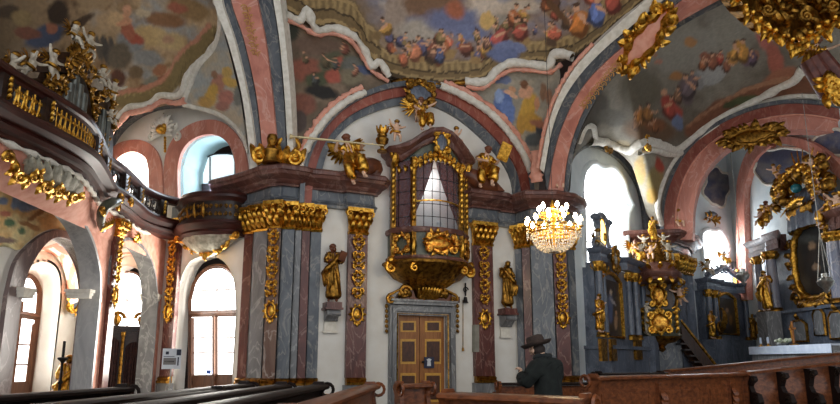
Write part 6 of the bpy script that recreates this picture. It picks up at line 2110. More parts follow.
# pilaster between the loft arches
pilaster('trim_72', 'dark pilaster with gilded drop on the pillar between the loft arches', PL, 100, 106, .1, 'red', z1=PL.z(103, 215), frieze=False, zc0=PL.z(103, 232), gb0=PL.z(103, 302), zb=.6)
t = thing('keystone_ornament', 'small gilded shell on the crown of the narrow loft arch', 'ornament', PL.po(137, 241, .1))
mb = MB(); c = PL.po(136, 240, .12); Dl = PL.d
for k in range(7):
    a = PI * k / 6; d = Dl * math.cos(a) + UP * math.sin(a); mb.leaf(c, d, PL.n, .25, .12, .3)
mb.blob(c, .09); mb.build('shell', M['gold'], t)
t = thing('scroll_bracket', 'gilded and green scroll bracket under the loft above the dark pilaster', 'bracket', PL.po(107, 218, .3))
mb = MB(); mb.tube(spl([tuple(PL.po(x, y, o)) for x, y, o in ((118, 201, .45), (110, 204, .5), (103, 210, .45), (101, 222, .25), (103, 230, .15))], 16), [.1, .11, .12, .13, .13, .13, .13, .12, .12, .11, .1, .1, .09, .09, .08, .08], 8); mb.build('scroll', M['green'], t)
mb = MB()
for (x, y, R_) in ((121, 199, .14), (118, 207, .12), (103, 212, .12), (131, 203, .12)): mb.scroll(PL.po(x, y, .5), Dl, UP, R_, .045, 1.4, 0, 1, 14)
for k in range(5): mb.leaf(PL.po(101 + k * 2, 232 - k, .25), UP, PL.n, .3, .12, .4)
mb.build('gilded_leaves', M['gold'], t)

# ------------------------------------------------------------------ under the loft
cf = thing('confessional', 'dark wooden confessional with maroon curtains seen through the narrow loft arch', 'confessional', Vector((*plan(121, 18.3), 0)))
cp = Vector((*plan(121, 18.3), 0)); cn = -cp.normalized(); cd = Vector((-cn.y, cn.x, 0)); cd = cd if cd.x > 0 else -cd; cR = Matrix((cd, -cn, UP)).transposed()
def CB(px, o, z): return cp + cd * ((px - 121) / 603.1 * 20.6) + cn * o + UP * z
wz = lambda y: vy(121, y, 18.2).z
zc = wz(332)
mb = MB(); mb.box(CB(121, -.3, zc / 2), (1.22, .6, zc), cR); mb.build('body', M['darkwood'], cf, smooth=False)
mb = MB()
for k, e in enumerate((.04, .1, .15)): mb.box(CB(121, -.25, zc + .03 + .06 * k), (1.22 + e * 2, .5 + e * 2, .065), cR)
mb.build('cornice', M['darkwood'], cf, smooth=False)
def curtain(px0, px1, ytop):
    n = 21; rows = []
    for k in range(8):
        r = []
        for i in range(n):
            f = i / (n - 1); zt_ = wz(ytop + 6) + (wz(ytop) - wz(ytop + 6)) * math.sin(PI * f) ** .6
            r.append(CB(px0 + (px1 - px0) * f, .05 + .03 * math.sin(i * 1.9), .35 + (zt_ - .35) * k / 7))
        rows.append(r)
    mb = MB(); mb.grid(rows); mb.build('curtain', M['curtaindark'], cf)


curtain(104, 118.5, 337); curtain(123.5, 137, 342)
for px in (103, 121, 138.5):
    mb = MB(); p = CB(px, .1, 0); mb.lathe([(.07, .1), (.07, .3), (.05, .32), (.045, zc - .15), (.07, zc - .1), (.07, zc)], p, 10); mb.build('column', M['golddark'], cf)
mb = MB(); mb.box(CB(121, .06, .22), (1.2, .12, .3), cR); mb.build('kneeler', M['darkwood'], cf, smooth=False)
for px, s in ((106, 1), (115, -1), (135, 1)):
    mb = MB(); mb.scroll(CB(px, .0, zc + .42), cd * s, UP, .2, .06, 1.4, PI, -1, 18); mb.leaf(CB(px, .0, zc + .18), UP, cn, .4, .2, .3); mb.build('crest_scroll', M['golddark'], cf)
t = thing('candlestick', 'tall black candlestick in front of the gilded figure under the loft', 'candlestick', Vector((*plan(62.5, 15.9), 0)))
p = Vector((*plan(62.5, 15.9), 0))
mb = MB(); mb.lathe([(.2, 0), (.2, .05), (.08, .12), (.05, .3), (.08, .4), (.04, .5), (.035, 1.0), (.07, 1.06), (.035, 1.12), (.03, 1.55), (.06, 1.6), (.13, 1.66), (.12, 1.7), (.03, 1.71)], p, 12); mb.build('stem', M['iron'], t)
mb = MB(); mb.lathe([(.035, 1.7), (.035, 2.12), (.005, 2.13)], p, 8); mb.build('candle', M['black'], t)
spawn('saint_hold', 'gilded_statue', 'gilded draped statue half hidden by the grey pillar under the loft', 'statue', place(Vector((.6, -.8, 0)), Vector((*plan(69, 16.35), .12)), .96))
mb = MB(); mb.box(Vector((*plan(69, 16.35), .06)), (.8, .7, .12)); mb.build('statue_plinth', M['grey'], smooth=False, **dict(label='low grey plinth under the half hidden gilded statue', category='plinth'))
t = thing('chapel_shield', 'small gilded blue shield on the chapel wall behind the purple arch', 'shield', PX.po(76, 305, .1))
cc = PX.po(73.5, 298, .15); cartouche('x', '', (cc, Vector((0, 1, 0)), UP, Vector((1, 0, 0))), .3, .4, M['gold'], M['bluealt'], parent=t, th=.07, leaves=10)
# notice board on a stand
p = Vector((*plan(171.5, 14.4), 0)); t = thing('notice_stand', 'white notice board with a photograph on a thin metal stand before the garden door', 'notice board', p)
Ns = (Vector((0, 0, 0)) - p).normalized(); Ns.z = 0; Xs = Vector((-Ns.y, Ns.x, 0)); Xs = Xs if Xs.x > 0 else -Xs; Rs = Matrix((Xs, -Ns, UP)).transposed()
mb = MB(); mb.tube([p + UP * .03, p + UP * 1.5], .018, 8); mb.lathe([(.2, 0), (.2, .02), (.03, .05)], p, 16); mb.box(p + UP * .95, (.06, .05, .05), Rs); mb.build('pole', M['silver'], t)
zb_ = 1.42; c = p + UP * (zb_ + .24) + Ns * .03
mb = MB(); mb.box(c, (.42, .02, .48), Rs); o = mb.build('board', M['paper'], t, smooth=False)
def mk(nm, x0, x1, z0, z1, col):
    mb = MB(); mb.box(c + Xs * (x0 + x1) / 2 + UP * (z0 + z1) / 2 + Ns * .014, (x1 - x0, .006, z1 - z0), Rs); mb.build(nm, flat(nm + '_ink', col, .6), o, smooth=False)


mk('picture', -.18, .1, -.14, .02, rgb(128, 122, 118)); mk('picture_roof', -.16, .06, -.08, -.05, rgb(60, 56, 54)); mk('emblem', -.14, -.07, .1, .17, rgb(30, 34, 54)); mk('dark_block', .1, .2, .08, .22, rgb(26, 28, 48)); mk('caption_line', -.18, .06, .045, .06, rgb(90, 90, 96)); mk('dark_stripe', .13, .16, -.16, .04, rgb(40, 42, 60))
# ------------------------------------------------------------------ altars on the right
def oil(name, label, parent, pts, N, painter, nu=24, nv=36):
    """painted panel: pts = 4 corners (bl, br, tr, tl)"""
    rows = []; uv = []
    for j in range(nv):
        t = j / (nv - 1); r = []
        for i in range(nu):
            s = i / (nu - 1)
            r.append(pts[0].lerp(pts[1], s).lerp(pts[3].lerp(pts[2], s), t)); uv.append((s, t))
        rows.append(r)
    mb = MB(); mb.grid(rows)
    o = mb.build(name, M['oil'], parent); paint_mesh(o, [painter(s, t) for s, t in uv])
    if label: o['label'] = label
    return o


def oilpaint(bg, dabs, seed):
    P = Painter(lambda x, y: C3(*bg, k=1.0) * (1 + .5 * fbm(x, y, .05, seed)), 4)
    for x, y, rx, ry, c, r in dabs: P.dab(x, y, rx, ry, c, r, .6, 1.0)
    return lambda s, t: P.col(s * 100, (1 - t) * 150)


class AF:
    """altar frame: s across (m), z height (m), o out of the wall, on plane pl with origin pixel"""
    def __init__(s, pl, px, o0=0.0):
        s.pl = pl; s.D = pl.d if pl.d.x > 0 else -pl.d
        if abs(pl.d.x) < .05: s.D = Vector((0, -1, 0))
        p = pl.pt(px, 361); s.o = Vector((p.x, p.y, 0)); s.n = pl.n; s.o0 = o0

    def p(s, x, z, o=0.0): return s.o + s.D * x + UP * z + s.n * (o + s.o0)

    def xz(s, px, py, o=0.0):
        q = s.pl.po(px, py, o + s.o0); return ((q - s.o).dot(s.D), q.z)

    def R(s):
        return Matrix((s.D, s.n if s.D.cross(s.n).z > 0 else -s.n, UP)).transposed()


def column(F, t, x, o, z0, z1, r, mt, capm='gold'):
    h = z1 - z0
    mb = MB(); mb.lathe([(r, z0 + .16), (r * 1.02, z0 + h * .3), (r * .86, z1 - .3)], F.p(x, 0, o), 14); c = mb.build('column', M[mt], t)
    mb = MB(); mb.lathe([(r * 1.35, z0), (r * 1.35, z0 + .06), (r * 1.15, z0 + .08), (r * 1.25, z0 + .13), (r * 1.0, z0 + .18)], F.p(x, 0, o), 14); mb.build('base', M['golddark'], c)
    mb = MB(); mb.lathe([(r * .88, z1 - .34), (r * .95, z1 - .2), (r * 1.35, z1 - .06), (r * 1.4, z1)], F.p(x, 0, o), 12)
    for k in range(8):
        a = 2 * PI * k / 8; d = Vector((math.cos(a), math.sin(a), 0)); mb.leaf(F.p(x, z1 - .34, o) + d * r * .85, UP + d * .25, d, .27, r * .9, .4)
    mb.build('capital', M[capm], c)
    return c


def entab2(F, name, t, xs, z0, h, mt, out=.0):
    """broken entablature following (x, o) points, left to right"""
    mb = MB(); P = [F.p(x, z0, o) for x, o in xs]
    prof = [(-.25, 0), (.03, 0), (.05, h * .3), (.02, h * .34), (.02, h * .6), (.1, h * .7), (.16, h * .85), (.18, h), (-.25, h)]
    if (P[-1] - P[0]).cross(UP).dot(F.n) < 0: P = P[::-1]
    mb.sweep(P, prof); return mb.build(name, M[mt], t, angle=25)


# --- first side altar --------------------------------------------------
F1 = AF(R1, 618)
X = lambda px, py=300, o=.6: F1.xz(px, py, o)[0]
Zy = lambda py, px=618, o=.6: F1.xz(px, py, o)[1]
t = thing('side_altar', 'blue marble side altar with a dark painting below the large right window', 'altar', F1.p(0, 0, .3))
xl, xr = X(601), X(646)
mb = MB(); mb.box(F1.p((xl + xr) / 2, Zy(350) / 2, .45), (xr - xl + .3, .9, Zy(350)), F1.R()); mb.box(F1.p((xl + xr) / 2, Zy(348), .5), (xr - xl + .45, 1.05, .12), F1.R()); mb.build('plinth', M['bluealt'], t, smooth=False)
zq0, zq1 = Zy(338), Zy(268)
mb = MB(); mb.box(F1.p((xl + xr) / 2, (Zy(350) + zq1) / 2, .2), (xr - xl, .4, zq1 - Zy(350)), F1.R()); mb.build('back_wall', M['bluealt'], t, smooth=False)
for px, o in ((600, .55), (604.5, .45), (629, .45), (636, .6), (643, .4)): column(F1, t, X(px, 300, o), o, zq0, zq1, .14 if px != 604.5 else .1, 'bluealt')
entab2(F1, 'entablature', t, [(xl - .1, .3), (xl - .1, .7), (X(606), .7), (X(607), .45), (X(625), .45), (X(626), .7), (xr + .05, .7), (xr + .05, .3)], zq1, Zy(256) - zq1, 'bluealt')
a, b, c, d = X(606.5), X(625), Zy(337), Zy(281)
oil('painting', 'dark altar painting with a blue robed figure', t, [F1.p(a, c, .43), F1.p(b, c, .43), F1.p(b, d, .43), F1.p(a, d, .43)], F1.n,
    oilpaint((36, 38, 48), [(45, 60, 16, 34, (84, 96, 124), .1), (40, 90, 14, 30, (60, 84, 130), 0), (50, 32, 8, 9, (190, 170, 150), 0), (68, 110, 12, 24, (150, 120, 96), .2), (72, 84, 6, 7, (180, 140, 110), 0), (30, 130, 26, 14, (30, 28, 30), 0), (58, 56, 20, 6, (150, 150, 160), .5)], 3))
mb = MB(); q = [F1.p(a, c, .45), F1.p(b, c, .45), F1.p(b, d, .45)] + [F1.p(b + (a - b) * k / 8, d + .28 * math.sin(PI * k / 8), .45) for k in range(1, 8)] + [F1.p(a, d, .45)]
mb.tube(q, .085, 5, closed=True); mb.build('gilded_frame', M['gold'], t)
cartouche('crest_cartouche', '', (F1.p(X(612), Zy(264), .75), F1.D, UP, F1.n), .26, .36, M['golddark'], M['silver'], parent=t, th=.06, leaves=10)
# window-like aedicule with the gilded medallion
za, zb = Zy(257), Zy(226); xc = X(609)
mb = MB()
for sg in (-1, 1):
    mb.tube(spl([tuple(F1.p(xc + sg * .75, za, .5)), tuple(F1.p(xc + sg * .48, za + .35, .5)), tuple(F1.p(xc + sg * .42, za + .9, .5)), tuple(F1.p(xc + sg * .55, zb - .1, .5))], 12), [.12, .12, .11, .1, .1, .09, .09, .09, .1, .11, .12, .13], 6)
    mb.blob(F1.p(xc + sg * .58, zb - .02, .5), (.2, .15, .14))
    mb.scroll(F1.p(xc + sg * .8, za + .15, .52), F1.D * sg, UP, .22, .06, 1.3, PI / 2, -1, 16)
mb.tube(spl([tuple(F1.p(xc - .55, zb - .05, .5)), tuple(F1.p(xc, zb + .18, .5)), tuple(F1.p(xc + .55, zb - .05, .5))], 9), .1, 6)
mb.build('upper_frame', M['bluealt'], t)
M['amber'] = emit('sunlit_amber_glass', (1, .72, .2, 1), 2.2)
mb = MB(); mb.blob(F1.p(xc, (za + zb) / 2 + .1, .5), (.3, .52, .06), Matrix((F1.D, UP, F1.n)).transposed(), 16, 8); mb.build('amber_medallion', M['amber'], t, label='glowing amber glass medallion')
mb = MB(); mb.blob(F1.p(xc, (za + zb) / 2 - .05, .57), (.1, .06, .16)); mb.tube([F1.p(xc + math.cos(k * PI / 8) * .32, (za + zb) / 2 + .1 + math.sin(k * PI / 8) * .54, .5) for k in range(16)], .04, 5, closed=True); mb.build('gilded_rays', M['gold'], t)
for px in (603, 613, 638):
    mb = MB(); mb.box(F1.p(X(px, 350, .95), Zy(350, px, .95), .95), (.5 if px != 638 else .7, .1, .7), F1.R()); mb.build('gilded_panel', M['golddark'], t, smooth=False)
mb = MB(); mb.box(F1.p(X(634, 338, .95), Zy(338.5, 634, .95), .95), (.62, .12, .12), F1.R()); mb.build('gilded_shelf', M['gold'], t, smooth=False)
spawn('putto_sit_w', 'putto', 'grey putto seated left on the cornice of the side altar beneath the large right window', 'putto', place(R1.n, F1.p(X(598, 256, .55), Zy(256) - .2, .55), 1.15, .3))
spawn('angel_wing', 'angel', 'gilded angel seated right on the cornice of the side altar beneath the large right window', 'angel', place(R1.n, F1.p(X(635, 256, .55), Zy(256), .55), .75))
spawn('saint_hold', 'saint_statue', 'gilded saint standing at the left foot of the side altar near the right pier', 'statue', place(R1.n, F1.p(X(600, 330, .98), Zy(336), .98), .72))
kit('saint_pale', [(n_, m_.copy(), l_) for n_, m_, l_ in PROTO['saint_fold']])
for n_, m_, l_ in PROTO['saint_pale']:
    m_.materials.clear(); m_.materials.append(M['marblefig'] if n_ != 'hair' else M['golddark'])
spawn('saint_pale', 'saint_statue', 'pale statue standing between the side altar and the pulpit', 'statue', place(R1.n, F1.p(X(648, 330, .85), Zy(334), .85), .8, .2))
mb = MB(); mb.box(F1.p(X(648, 330, .85), Zy(334) / 2, .85), (.55, .55, Zy(334) - .02), F1.R()); mb.build('statue_pedestal', M['bluealt'], smooth=False, **dict(label='blue marble pedestal of the pale statue beside the pulpit', category='pedestal'))
mb = MB(); p = vy(588, 300, 19.9)
mb.prism([R1.po(x, y, .02) for x, y in ((587, 326), (590, 326), (590.5, 349), (587.5, 349))], R1.n * .12); mb.build('heater_panel', noisy('panel_brown', rgb(96, 84, 70), rgb(110, 98, 84), 5), smooth=False, **dict(label='narrow brown upright panel on the pale wall left of the side altar', category='panel'))

# --- pulpit ------------------------------------------------------------
PYc = 23.55
pu = Vector((*plan(663, PYc), 0)); pz = lambda y: vy(663, y, PYc - .7).z
pulp = thing('pulpit', 'gilded dark wooden pulpit with crowded canopy on the marble pier', 'pulpit', Vector((pu.x, pu.y, pz(352))))
toC = -Vector((pu.x, pu.y, 0)).normalized(); sdv = Vector((-toC.y, toC.x, 0)); sdv = sdv if sdv.x > 0 else -sdv
b0, b1, bt = pz(336), pz(309), pz(352)
mb = MB(); mb.lathe([(.02, bt), (.1, bt + .06), (.16, bt + .12), (.1, bt + .2), (.22, bt + .32), (.5, b0 - .22), (.72, b0 - .05), (.76, b0)], pu, 20); mb.build('tapered_foot', M['golddark'], pulp)
wob = lambda w, z: 1 + .03 * math.cos(w * 8)
mb = MB(); mb.lathe([(.74, b0), (.78, b0 + .05), (.72, b0 + .1), (.76, (b0 + b1) / 2), (.72, b1 - .12), (.8, b1 - .08), (.84, b1), (.7, b1), (.66, b1 - .2)], pu, 24, wob=wob); mb.build('basket', M['green'], pulp)
cm = pu + toC * .76 + UP * (b0 + b1) / 2
cartouche('basket_relief', '', (cm, sdv, UP, toC), .34, .34, M['gold'], M['redgold'], parent=pulp, th=.05, leaves=12)
for sg in (-1, 1):
    q = pu + (toC * .6 + sdv * sg * .62).normalized() * .78 + UP * (b0 + b1) / 2
    mb = MB(); nv = (q - pu); nv.z = 0
    for k in range(4): mb.leaf(q + UP * (-.4 + .22 * k), UP, nv, .3, .2, .4)
    mb.scroll(q + UP * .45, sdv * sg, UP, .14, .05, 1.3); mb.build('gilded_volute', M['gold'], pulp)
c0, c1 = pz(279), pz(262)
pb = pu - toC * .75
mb = MB(); mb.box(pb + UP * (b1 + c0) / 2, (1.1, .12, c0 - b1 + .5), Matrix((sdv, -toC, UP)).transposed()); mb.build('back_panel', M['organwood'], pulp, smooth=False)
cartouche('back_relief', '', (pb + toC * .12 + UP * ((b1 + c0) / 2 + .1), sdv, UP, toC), .26, .44, M['gold'], M['redgold'], parent=pulp, th=.05, leaves=12)
for sg in (-1, 1):
    mb = MB(); q = pb + toC * .1 + sdv * sg * .55
    mb.tube(spl([tuple(q + UP * b1), tuple(q + sdv * sg * .15 + UP * (b1 + .5)), tuple(q + sdv * sg * .02 + UP * (c0 - .2)), tuple(q + sdv * sg * .2 + UP * c0)], 12), .08, 6); mb.build('side_scroll', M['golddark'], pulp)
wv = lambda w, z: 1 + .05 * math.cos(w * 6)
mb = MB(); mb.lathe([(.4, c0 + .02), (.78, c0 - .06), (.86, c0), (.84, c0 + .1), (.94, c0 + .18), (.96, c0 + .28), (.82, c0 + .36), (.6, c1), (.3, c1 + .15), (0, c1 + .2)], pu, 24, wob=wv); mb.build('canopy', M['entab'], pulp, label='red brown sounding board')
for k in range(14):
    mb = MB(); a = 2 * PI * k / 14; d = Vector((math.cos(a), math.sin(a), 0)); mb.leaf(pu + d * .86 + UP * (c0 + .1), -UP + d * .2, d, .3, .26, .4); mb.build('canopy_fringe_leaf', M['gold'], pulp); mb = MB(); mb.leaf(pu + d * .8 + UP * (c0 + .4), UP * .7 + d * .6, d, .3, .25, .5)
    mb.build('canopy_leaf', M['gold'], pulp)
mb = MB(); mb.lathe([(.5, c1), (.42, c1 + .3), (.3, c1 + .5), (.24, c1 + .8), (.3, c1 + .9), (0, c1 + .95)], pu, 14)
for k in range(6):
    a = 2 * PI * k / 6; d = Vector((math.cos(a), math.sin(a), 0)); mb.scroll(pu + d * .5 + UP * (c1 + .25), d, UP, .25, .06, 1.4, PI / 2, -1, 16)
mb.build('canopy_crown', M['golddark'], pulp)
spawn('saint_hold', 'saint_statue', 'gilded figure at the very top of the pulpit canopy', 'statue', place(toC, pu + UP * (c1 + .93), .62))
for key, dx, dn, dz, sc, lab in (('putto_sit_w', -.55, .35, .22, 1.0, 'grey white putto at the left front of the pulpit canopy'), ('putto_wave_w', .5, .35, .2, 1.05, 'white putto at the right front of the pulpit canopy'),
                                 ('putto_sit_f', -.15, .6, .15, .95, 'flesh coloured putto at the centre front of the pulpit canopy'), ('putto_fly_w', .35, .2, .75, .8, 'small white putto high on the right of the pulpit canopy crown'), ('putto_wave_w', -.38, .25, .72, .8, 'small white putto high on the left of the pulpit canopy crown')):
    spawn(key, 'putto', lab, 'putto', place(toC, pu + sdv * dx + toC * dn + UP * (c1 + dz - .12), sc, dx), 'putti on the pulpit canopy')
spawn('putto_fly_f', 'putto', 'gilded putto clinging to the right side of the pulpit back panel', 'putto', place(toC, pb + sdv * .8 + toC * .3 + UP * (c0 - 1.0), 1.1, -.4))
# stair
t = thing('pulpit_stair', 'dark wooden stair with slanting balustrade leading up to the pulpit', 'stair', Vector((*plan(705, 24.6), 0)))
A_ = Vector((*plan(684, 24.1), 0)); B_ = Vector((*plan(716, 24.2), 0))
zt, zb2 = pz(318), pz(366)
for o, nm in ((0, 'balustrade'), (.75, 'balustrade')):
    off = Vector((-.35, .9, 0)) * o * .6
    mb = MB(); mb.prism([A_ + off + UP * (zt - .75), A_ + off + UP * zt, B_ + off + UP * zb2, B_ + off + UP * (max(.05, zb2 - .75))], Vector((-.03, .08, 0))); o_ = mb.build(nm, M['organwood'], t, smooth=False)
    mb = MB(); mb.tube([A_ + off + UP * zt, B_ + off + UP * zb2], .06, 6); mb.build('handrail', M['golddark'], o_)
mb = MB()
for k in range(9):
    f = k / 8; q = A_.lerp(B_, f) + Vector((-.1, .25, 0)); z = (zt - .7) + (zb2 - .8 - zt + .7) * f
    if z > .1: mb.box(q + UP * z, (.3, .5, .06))
mb.build('treads', M['darkwood'], t, smooth=False)
spawn('putto_sit_f', 'putto', 'gilded putto with a disc on the cornice of the pulpit pier', 'putto', place(toC, Vector((*plan(690, 24.4), ZT + .0)), 1.2, .3))
spawn('putto_sit_f', 'putto', 'dull gilded putto on the cornice of the right pier above the chandelier', 'putto', place(-Vector((*plan(567, 18.9), 0)).normalized(), Vector((*plan(566, 18.75), ZT)), 1.15, .2))

# --- second side altar ---------------------------------------------------
F2 = AF(R2, 729)
X = lambda px, py=310, o=.6: F2.xz(px, py, o)[0]
Zy = lambda py, px=729, o=.6: F2.xz(px, py, o)[1]
t = thing('side_altar', 'blue grey side altar with gilded frame beneath the small chancel window', 'altar', F2.p(0, 0, .3))
xl, xr = X(707), X(755)
zq0, zq1 = Zy(340), Zy(292)
mb = MB(); mb.box(F2.p((xl + xr) / 2, zq0 / 2, .45), (xr - xl + .3, .9, zq0), F2.R()); mb.build('plinth', M['bluealt'], t, smooth=False)
mb = MB(); mb.box(F2.p((xl + xr) / 2, (zq0 + zq1) / 2, .2), (xr - xl - .3, .4, zq1 - zq0), F2.R()); mb.build('back_wall', M['bluealt'], t, smooth=False)
for px, o in ((710, .6), (716, .5), (746, .5), (752, .6)): column(F2, t, X(px, 310, o), o, zq0, zq1, .13, 'bluealt')
entab2(F2, 'entablature', t, [(xl - .1, .3), (xl - .1, .75), (X(719), .75), (X(720), .45), (X(741), .45), (X(742), .75), (xr + .1, .75), (xr + .1, .3)], zq1, Zy(282) - zq1, 'bluealt')
a, b, c, d = X(722), X(739), Zy(334), Zy(298)
oil('painting', None, t, [F2.p(a, c, .43), F2.p(b, c, .43), F2.p(b, d, .43), F2.p(a, d, .43)], F2.n, oilpaint((40, 34, 30), [(50, 80, 20, 40, (80, 60, 40), .1), (50, 50, 10, 12, (150, 110, 80), 0), (40, 100, 16, 30, (60, 66, 80), 0), (66, 90, 10, 26, (120, 84, 40), .2)], 6))
mb = MB(); q = [F2.p(a, c, .45), F2.p(b, c, .45), F2.p(b, d, .45)] + [F2.p(b + (a - b) * k / 8, d + .25 * math.sin(PI * k / 8), .45) for k in range(1, 8)] + [F2.p(a, d, .45)]
mb.tube(q, .08, 5, closed=True); mb.build('gilded_frame', M['gold'], t)
mb = MB(); ztop = Zy(282)
for k in range(9):
    f = k / 8; x = xl + (xr - xl) * (.1 + .8 * f); mb.scroll(F2.p(x, ztop + .25 + .35 * math.sin(PI * f), .5), F2.D * (1 if f < .5 else -1), UP, .22, .06, 1.3, PI / 2, -1, 14)
mb.tube(spl([tuple(F2.p(xl + .2, ztop, .5)), tuple(F2.p(X(723), ztop + .45, .5)), tuple(F2.p(X(730), ztop + .75, .5)), tuple(F2.p(X(738), ztop + .45, .5)), tuple(F2.p(xr - .2, ztop, .5))], 18), .11, 6)
mb.build('crest', M['bluealt'], t)
mb = MB()
for px in (714, 748): mb.leaf(F2.p(X(px), zq0 + .2, .8), UP, F2.n, 1.2, .5, .3); mb.scroll(F2.p(X(px), zq0 + .5, .85), F2.D, UP, .3, .08, 1.4)
mb.box(F2.p(X(748), zq0 * .7, .93), (.5, .08, .6), F2.R()); mb.build('gilded_side_carving', M['golddark'], t)
for key, px, z, sc, lab in (('angel_wing', 731, .8, .55, 'grey angel at the centre top of the chancel side altar'), ('putto_sit_w', 713, .05, 1.2, 'grey putto at the left top of the chancel side altar'), ('putto_wave_w', 748, .05, 1.1, 'grey putto at the right top of the chancel side altar')):
    spawn(key, 'putto' if 'putto' in key else 'angel', lab, 'putto' if 'putto' in key else 'angel', place(R2.n, F2.p(X(px), ztop + z, .5), sc))
spawn('saint_hold', 'saint_statue', 'gilded statue at the left side of the chancel side altar', 'statue', place(R2.n, F2.p(X(711, 320, .95), zq0, .95), .72))
spawn('saint_fold', 'saint_statue', 'gilded statue at the right side of the chancel side altar', 'statue', place(R2.n, F2.p(X(752, 320, .95), zq0, .95), .72))
t = thing('chancel_ornament', 'gilded and dark ornament on the chancel wall above the small window', 'ornament', R2.po(711, 220, .1))
mb = MB(); c = R2.po(711, 219, .15)
for k in range(8): mb.leaf(c + F2.D * (-.4 + .11 * k), F2.D * (-1 + .28 * k) + UP * (.5 if k % 2 else -.4), R2.n, .4, .2, .4)
mb.build('leaves', M['golddark'], t)
mb = MB(); mb.blob(R2.po(711, 214, .15), (.3, .12, .14)); mb.build('cloud', M['bluealt'], t)

# --- high altar ----------------------------------------------------------
F3 = AF(PA, 805)
O0 = .9
X = lambda px, py=280, o=O0: F3.xz(px, py, o)[0]
Zy = lambda py, px=805, o=O0: F3.xz(px, py, o)[1]
ha = thing('high_altar', 'tall marble high altar with a gilded oval painting at the right edge', 'altar', F3.p(0, 0, .5))
zb_, zt_ = Zy(312, 778), Zy(252, 772)
xl, xr = X(757), X(850)
mb = MB(); mb.box(F3.p((xl + xr) / 2, (zb_ + zt_) / 2, .25), (xr - xl, .5, zt_ - zb_), F3.R()); mb.build('back_wall', M['bluealt'], ha, smooth=False)
mb = MB(); mb.box(F3.p((xl + xr) / 2, zb_ / 2, .5), (xr - xl + .3, 1.0, zb_ - .1), F3.R()); mb.box(F3.p((xl + xr) / 2, zb_ - .06, .55), (xr - xl + .4, 1.15, .12), F3.R()); mb.build('base', M['bluealt'], ha, smooth=False)
M['colmar'] = marble('violet_grey_marble', rgb(96, 100, 116, 1.3), rgb(140, 140, 150, 1.3), rgb(190, 180, 176), 1.8, .25)
for px, o, r in ((760, .8, .17), (773, 1.0, .23), (838, 1.0, .23), (849, .8, .17)): column(F3, ha, X(px, 285, o), o, zb_, zt_, r, 'colmar')
entab2(F3, 'entablature', ha, [(xl - .2, .4), (xl - .2, 1.0), (X(766,250,1.0), 1.0), (X(767,250,1.2), 1.2), (X(778,250,1.2), 1.2), (X(780,250,.7), .7), (X(782,250,.7), .7)], zt_, .7, 'entab')
entab2(F3, 'entablature', ha, [(X(830,238,.7), .7), (X(832,238,1.2), 1.2), (X(845,238,1.2), 1.2), (X(846,238,1.0), 1.0), (xr + .2, 1.0), (xr + .2, .4)], zt_, .7, 'entab')
# oval painting
cx_, cz_ = X(806.5, 262), Zy(261); ax, az = abs(X(826, 262) - X(787, 262)) / 2, (Zy(222) - Zy(298)) / 2
OIL = oilpaint((34, 40, 46), [(50, 70, 20, 46, (44, 40, 42), .05), (48, 44, 10, 11, (170, 140, 112), 0), (52, 88, 12, 8, (150, 124, 100), .4), (40, 28, 30, 10, (70, 80, 84), .2), (50, 120, 26, 24, (40, 34, 32), 0), (80, 60, 14, 22, (58, 66, 70), .1), (20, 116, 16, 20, (54, 56, 56), 0)], 9)
rows = []; uv = []
for j in range(15):
    r = j / 14; row = []
    for i in range(49):
        a = 2 * PI * i / 48; k = (abs(math.cos(a)) ** 2.6 + abs(math.sin(a)) ** 2.6) ** (-1 / 2.6)
        s, q = math.cos(a) * r * k, math.sin(a) * r * k
        row.append(F3.p(cx_ + s * ax, cz_ + q * az, .58)); uv.append((.5 + s / 2, .5 + q / 2))
    rows.append(row)
mb = MB(); mb.grid(rows); o = mb.build('painting', M['oil'], ha); paint_mesh(o, [OIL(*q) for q in uv]); o['label'] = 'dark oval painting of a robed figure'
edge = [p + F3.n * .06 for p in rows[-1][:-1]]
mb = MB(); mb.tube(edge, [.14 + .03 * math.sin(i * 2) for i in range(48)], 8, closed=True)
mb.build('gilded_frame', M['gold'], ha)
mb = MB(); rr = random.Random(9); CCf = F3.p(cx_, cz_, .6)
for i in range(0, 48, 2):
    p = edge[i]; d = (p - CCf).normalized(); tn = d.cross(F3.n)
    mb.leaf(p + d * .08, d + tn * rr.uniform(-.9, .9), F3.n, .42, .24, .4)
    if i % 4 == 0: mb.scroll(p + d * .2 + F3.n * .08, tn * (1 if i < 24 else -1), d, .16, .045, 1.3)
mb.build('frame_carving', M['golddark'], ha); mb = MB()
for k in range(9):
    mb.leaf(F3.p(cx_ - .5 + .125 * k, cz_ + az + .15, .75), UP + F3.D * (-.5 + .125 * k), F3.n, .7, .26, .4)
mb.build('frame_crest', M['golddark'], ha); mb = MB()
for k in range(9):
    mb.leaf(F3.p(cx_ - .5 + .125 * k, cz_ - az - .05, .75), -UP * .6 + F3.D * (-1 + .25 * k), F3.n, .5, .3, .4)
mb.build('frame_foot_carving', M['golddark'], ha)
for sg in (-1, 1):
    mb = MB(); mb.scroll(F3.p(cx_ + sg * .35, cz_ + az + .6, .8), F3.D * sg, UP, .3, .09, 1.4); mb.build('frame_scroll', M['golddark'], ha); mb = MB(); mb.scroll(F3.p(cx_ + sg * 1.0, cz_ - az + .05, .8), F3.D * sg, UP, .34, .09, 1.4); mb.scroll(F3.p(cx_ + sg * .55, cz_ - az - .2, .8), F3.D * sg, -UP, .26, .08, 1.4); mb.build('frame_scroll', M['golddark'], ha)
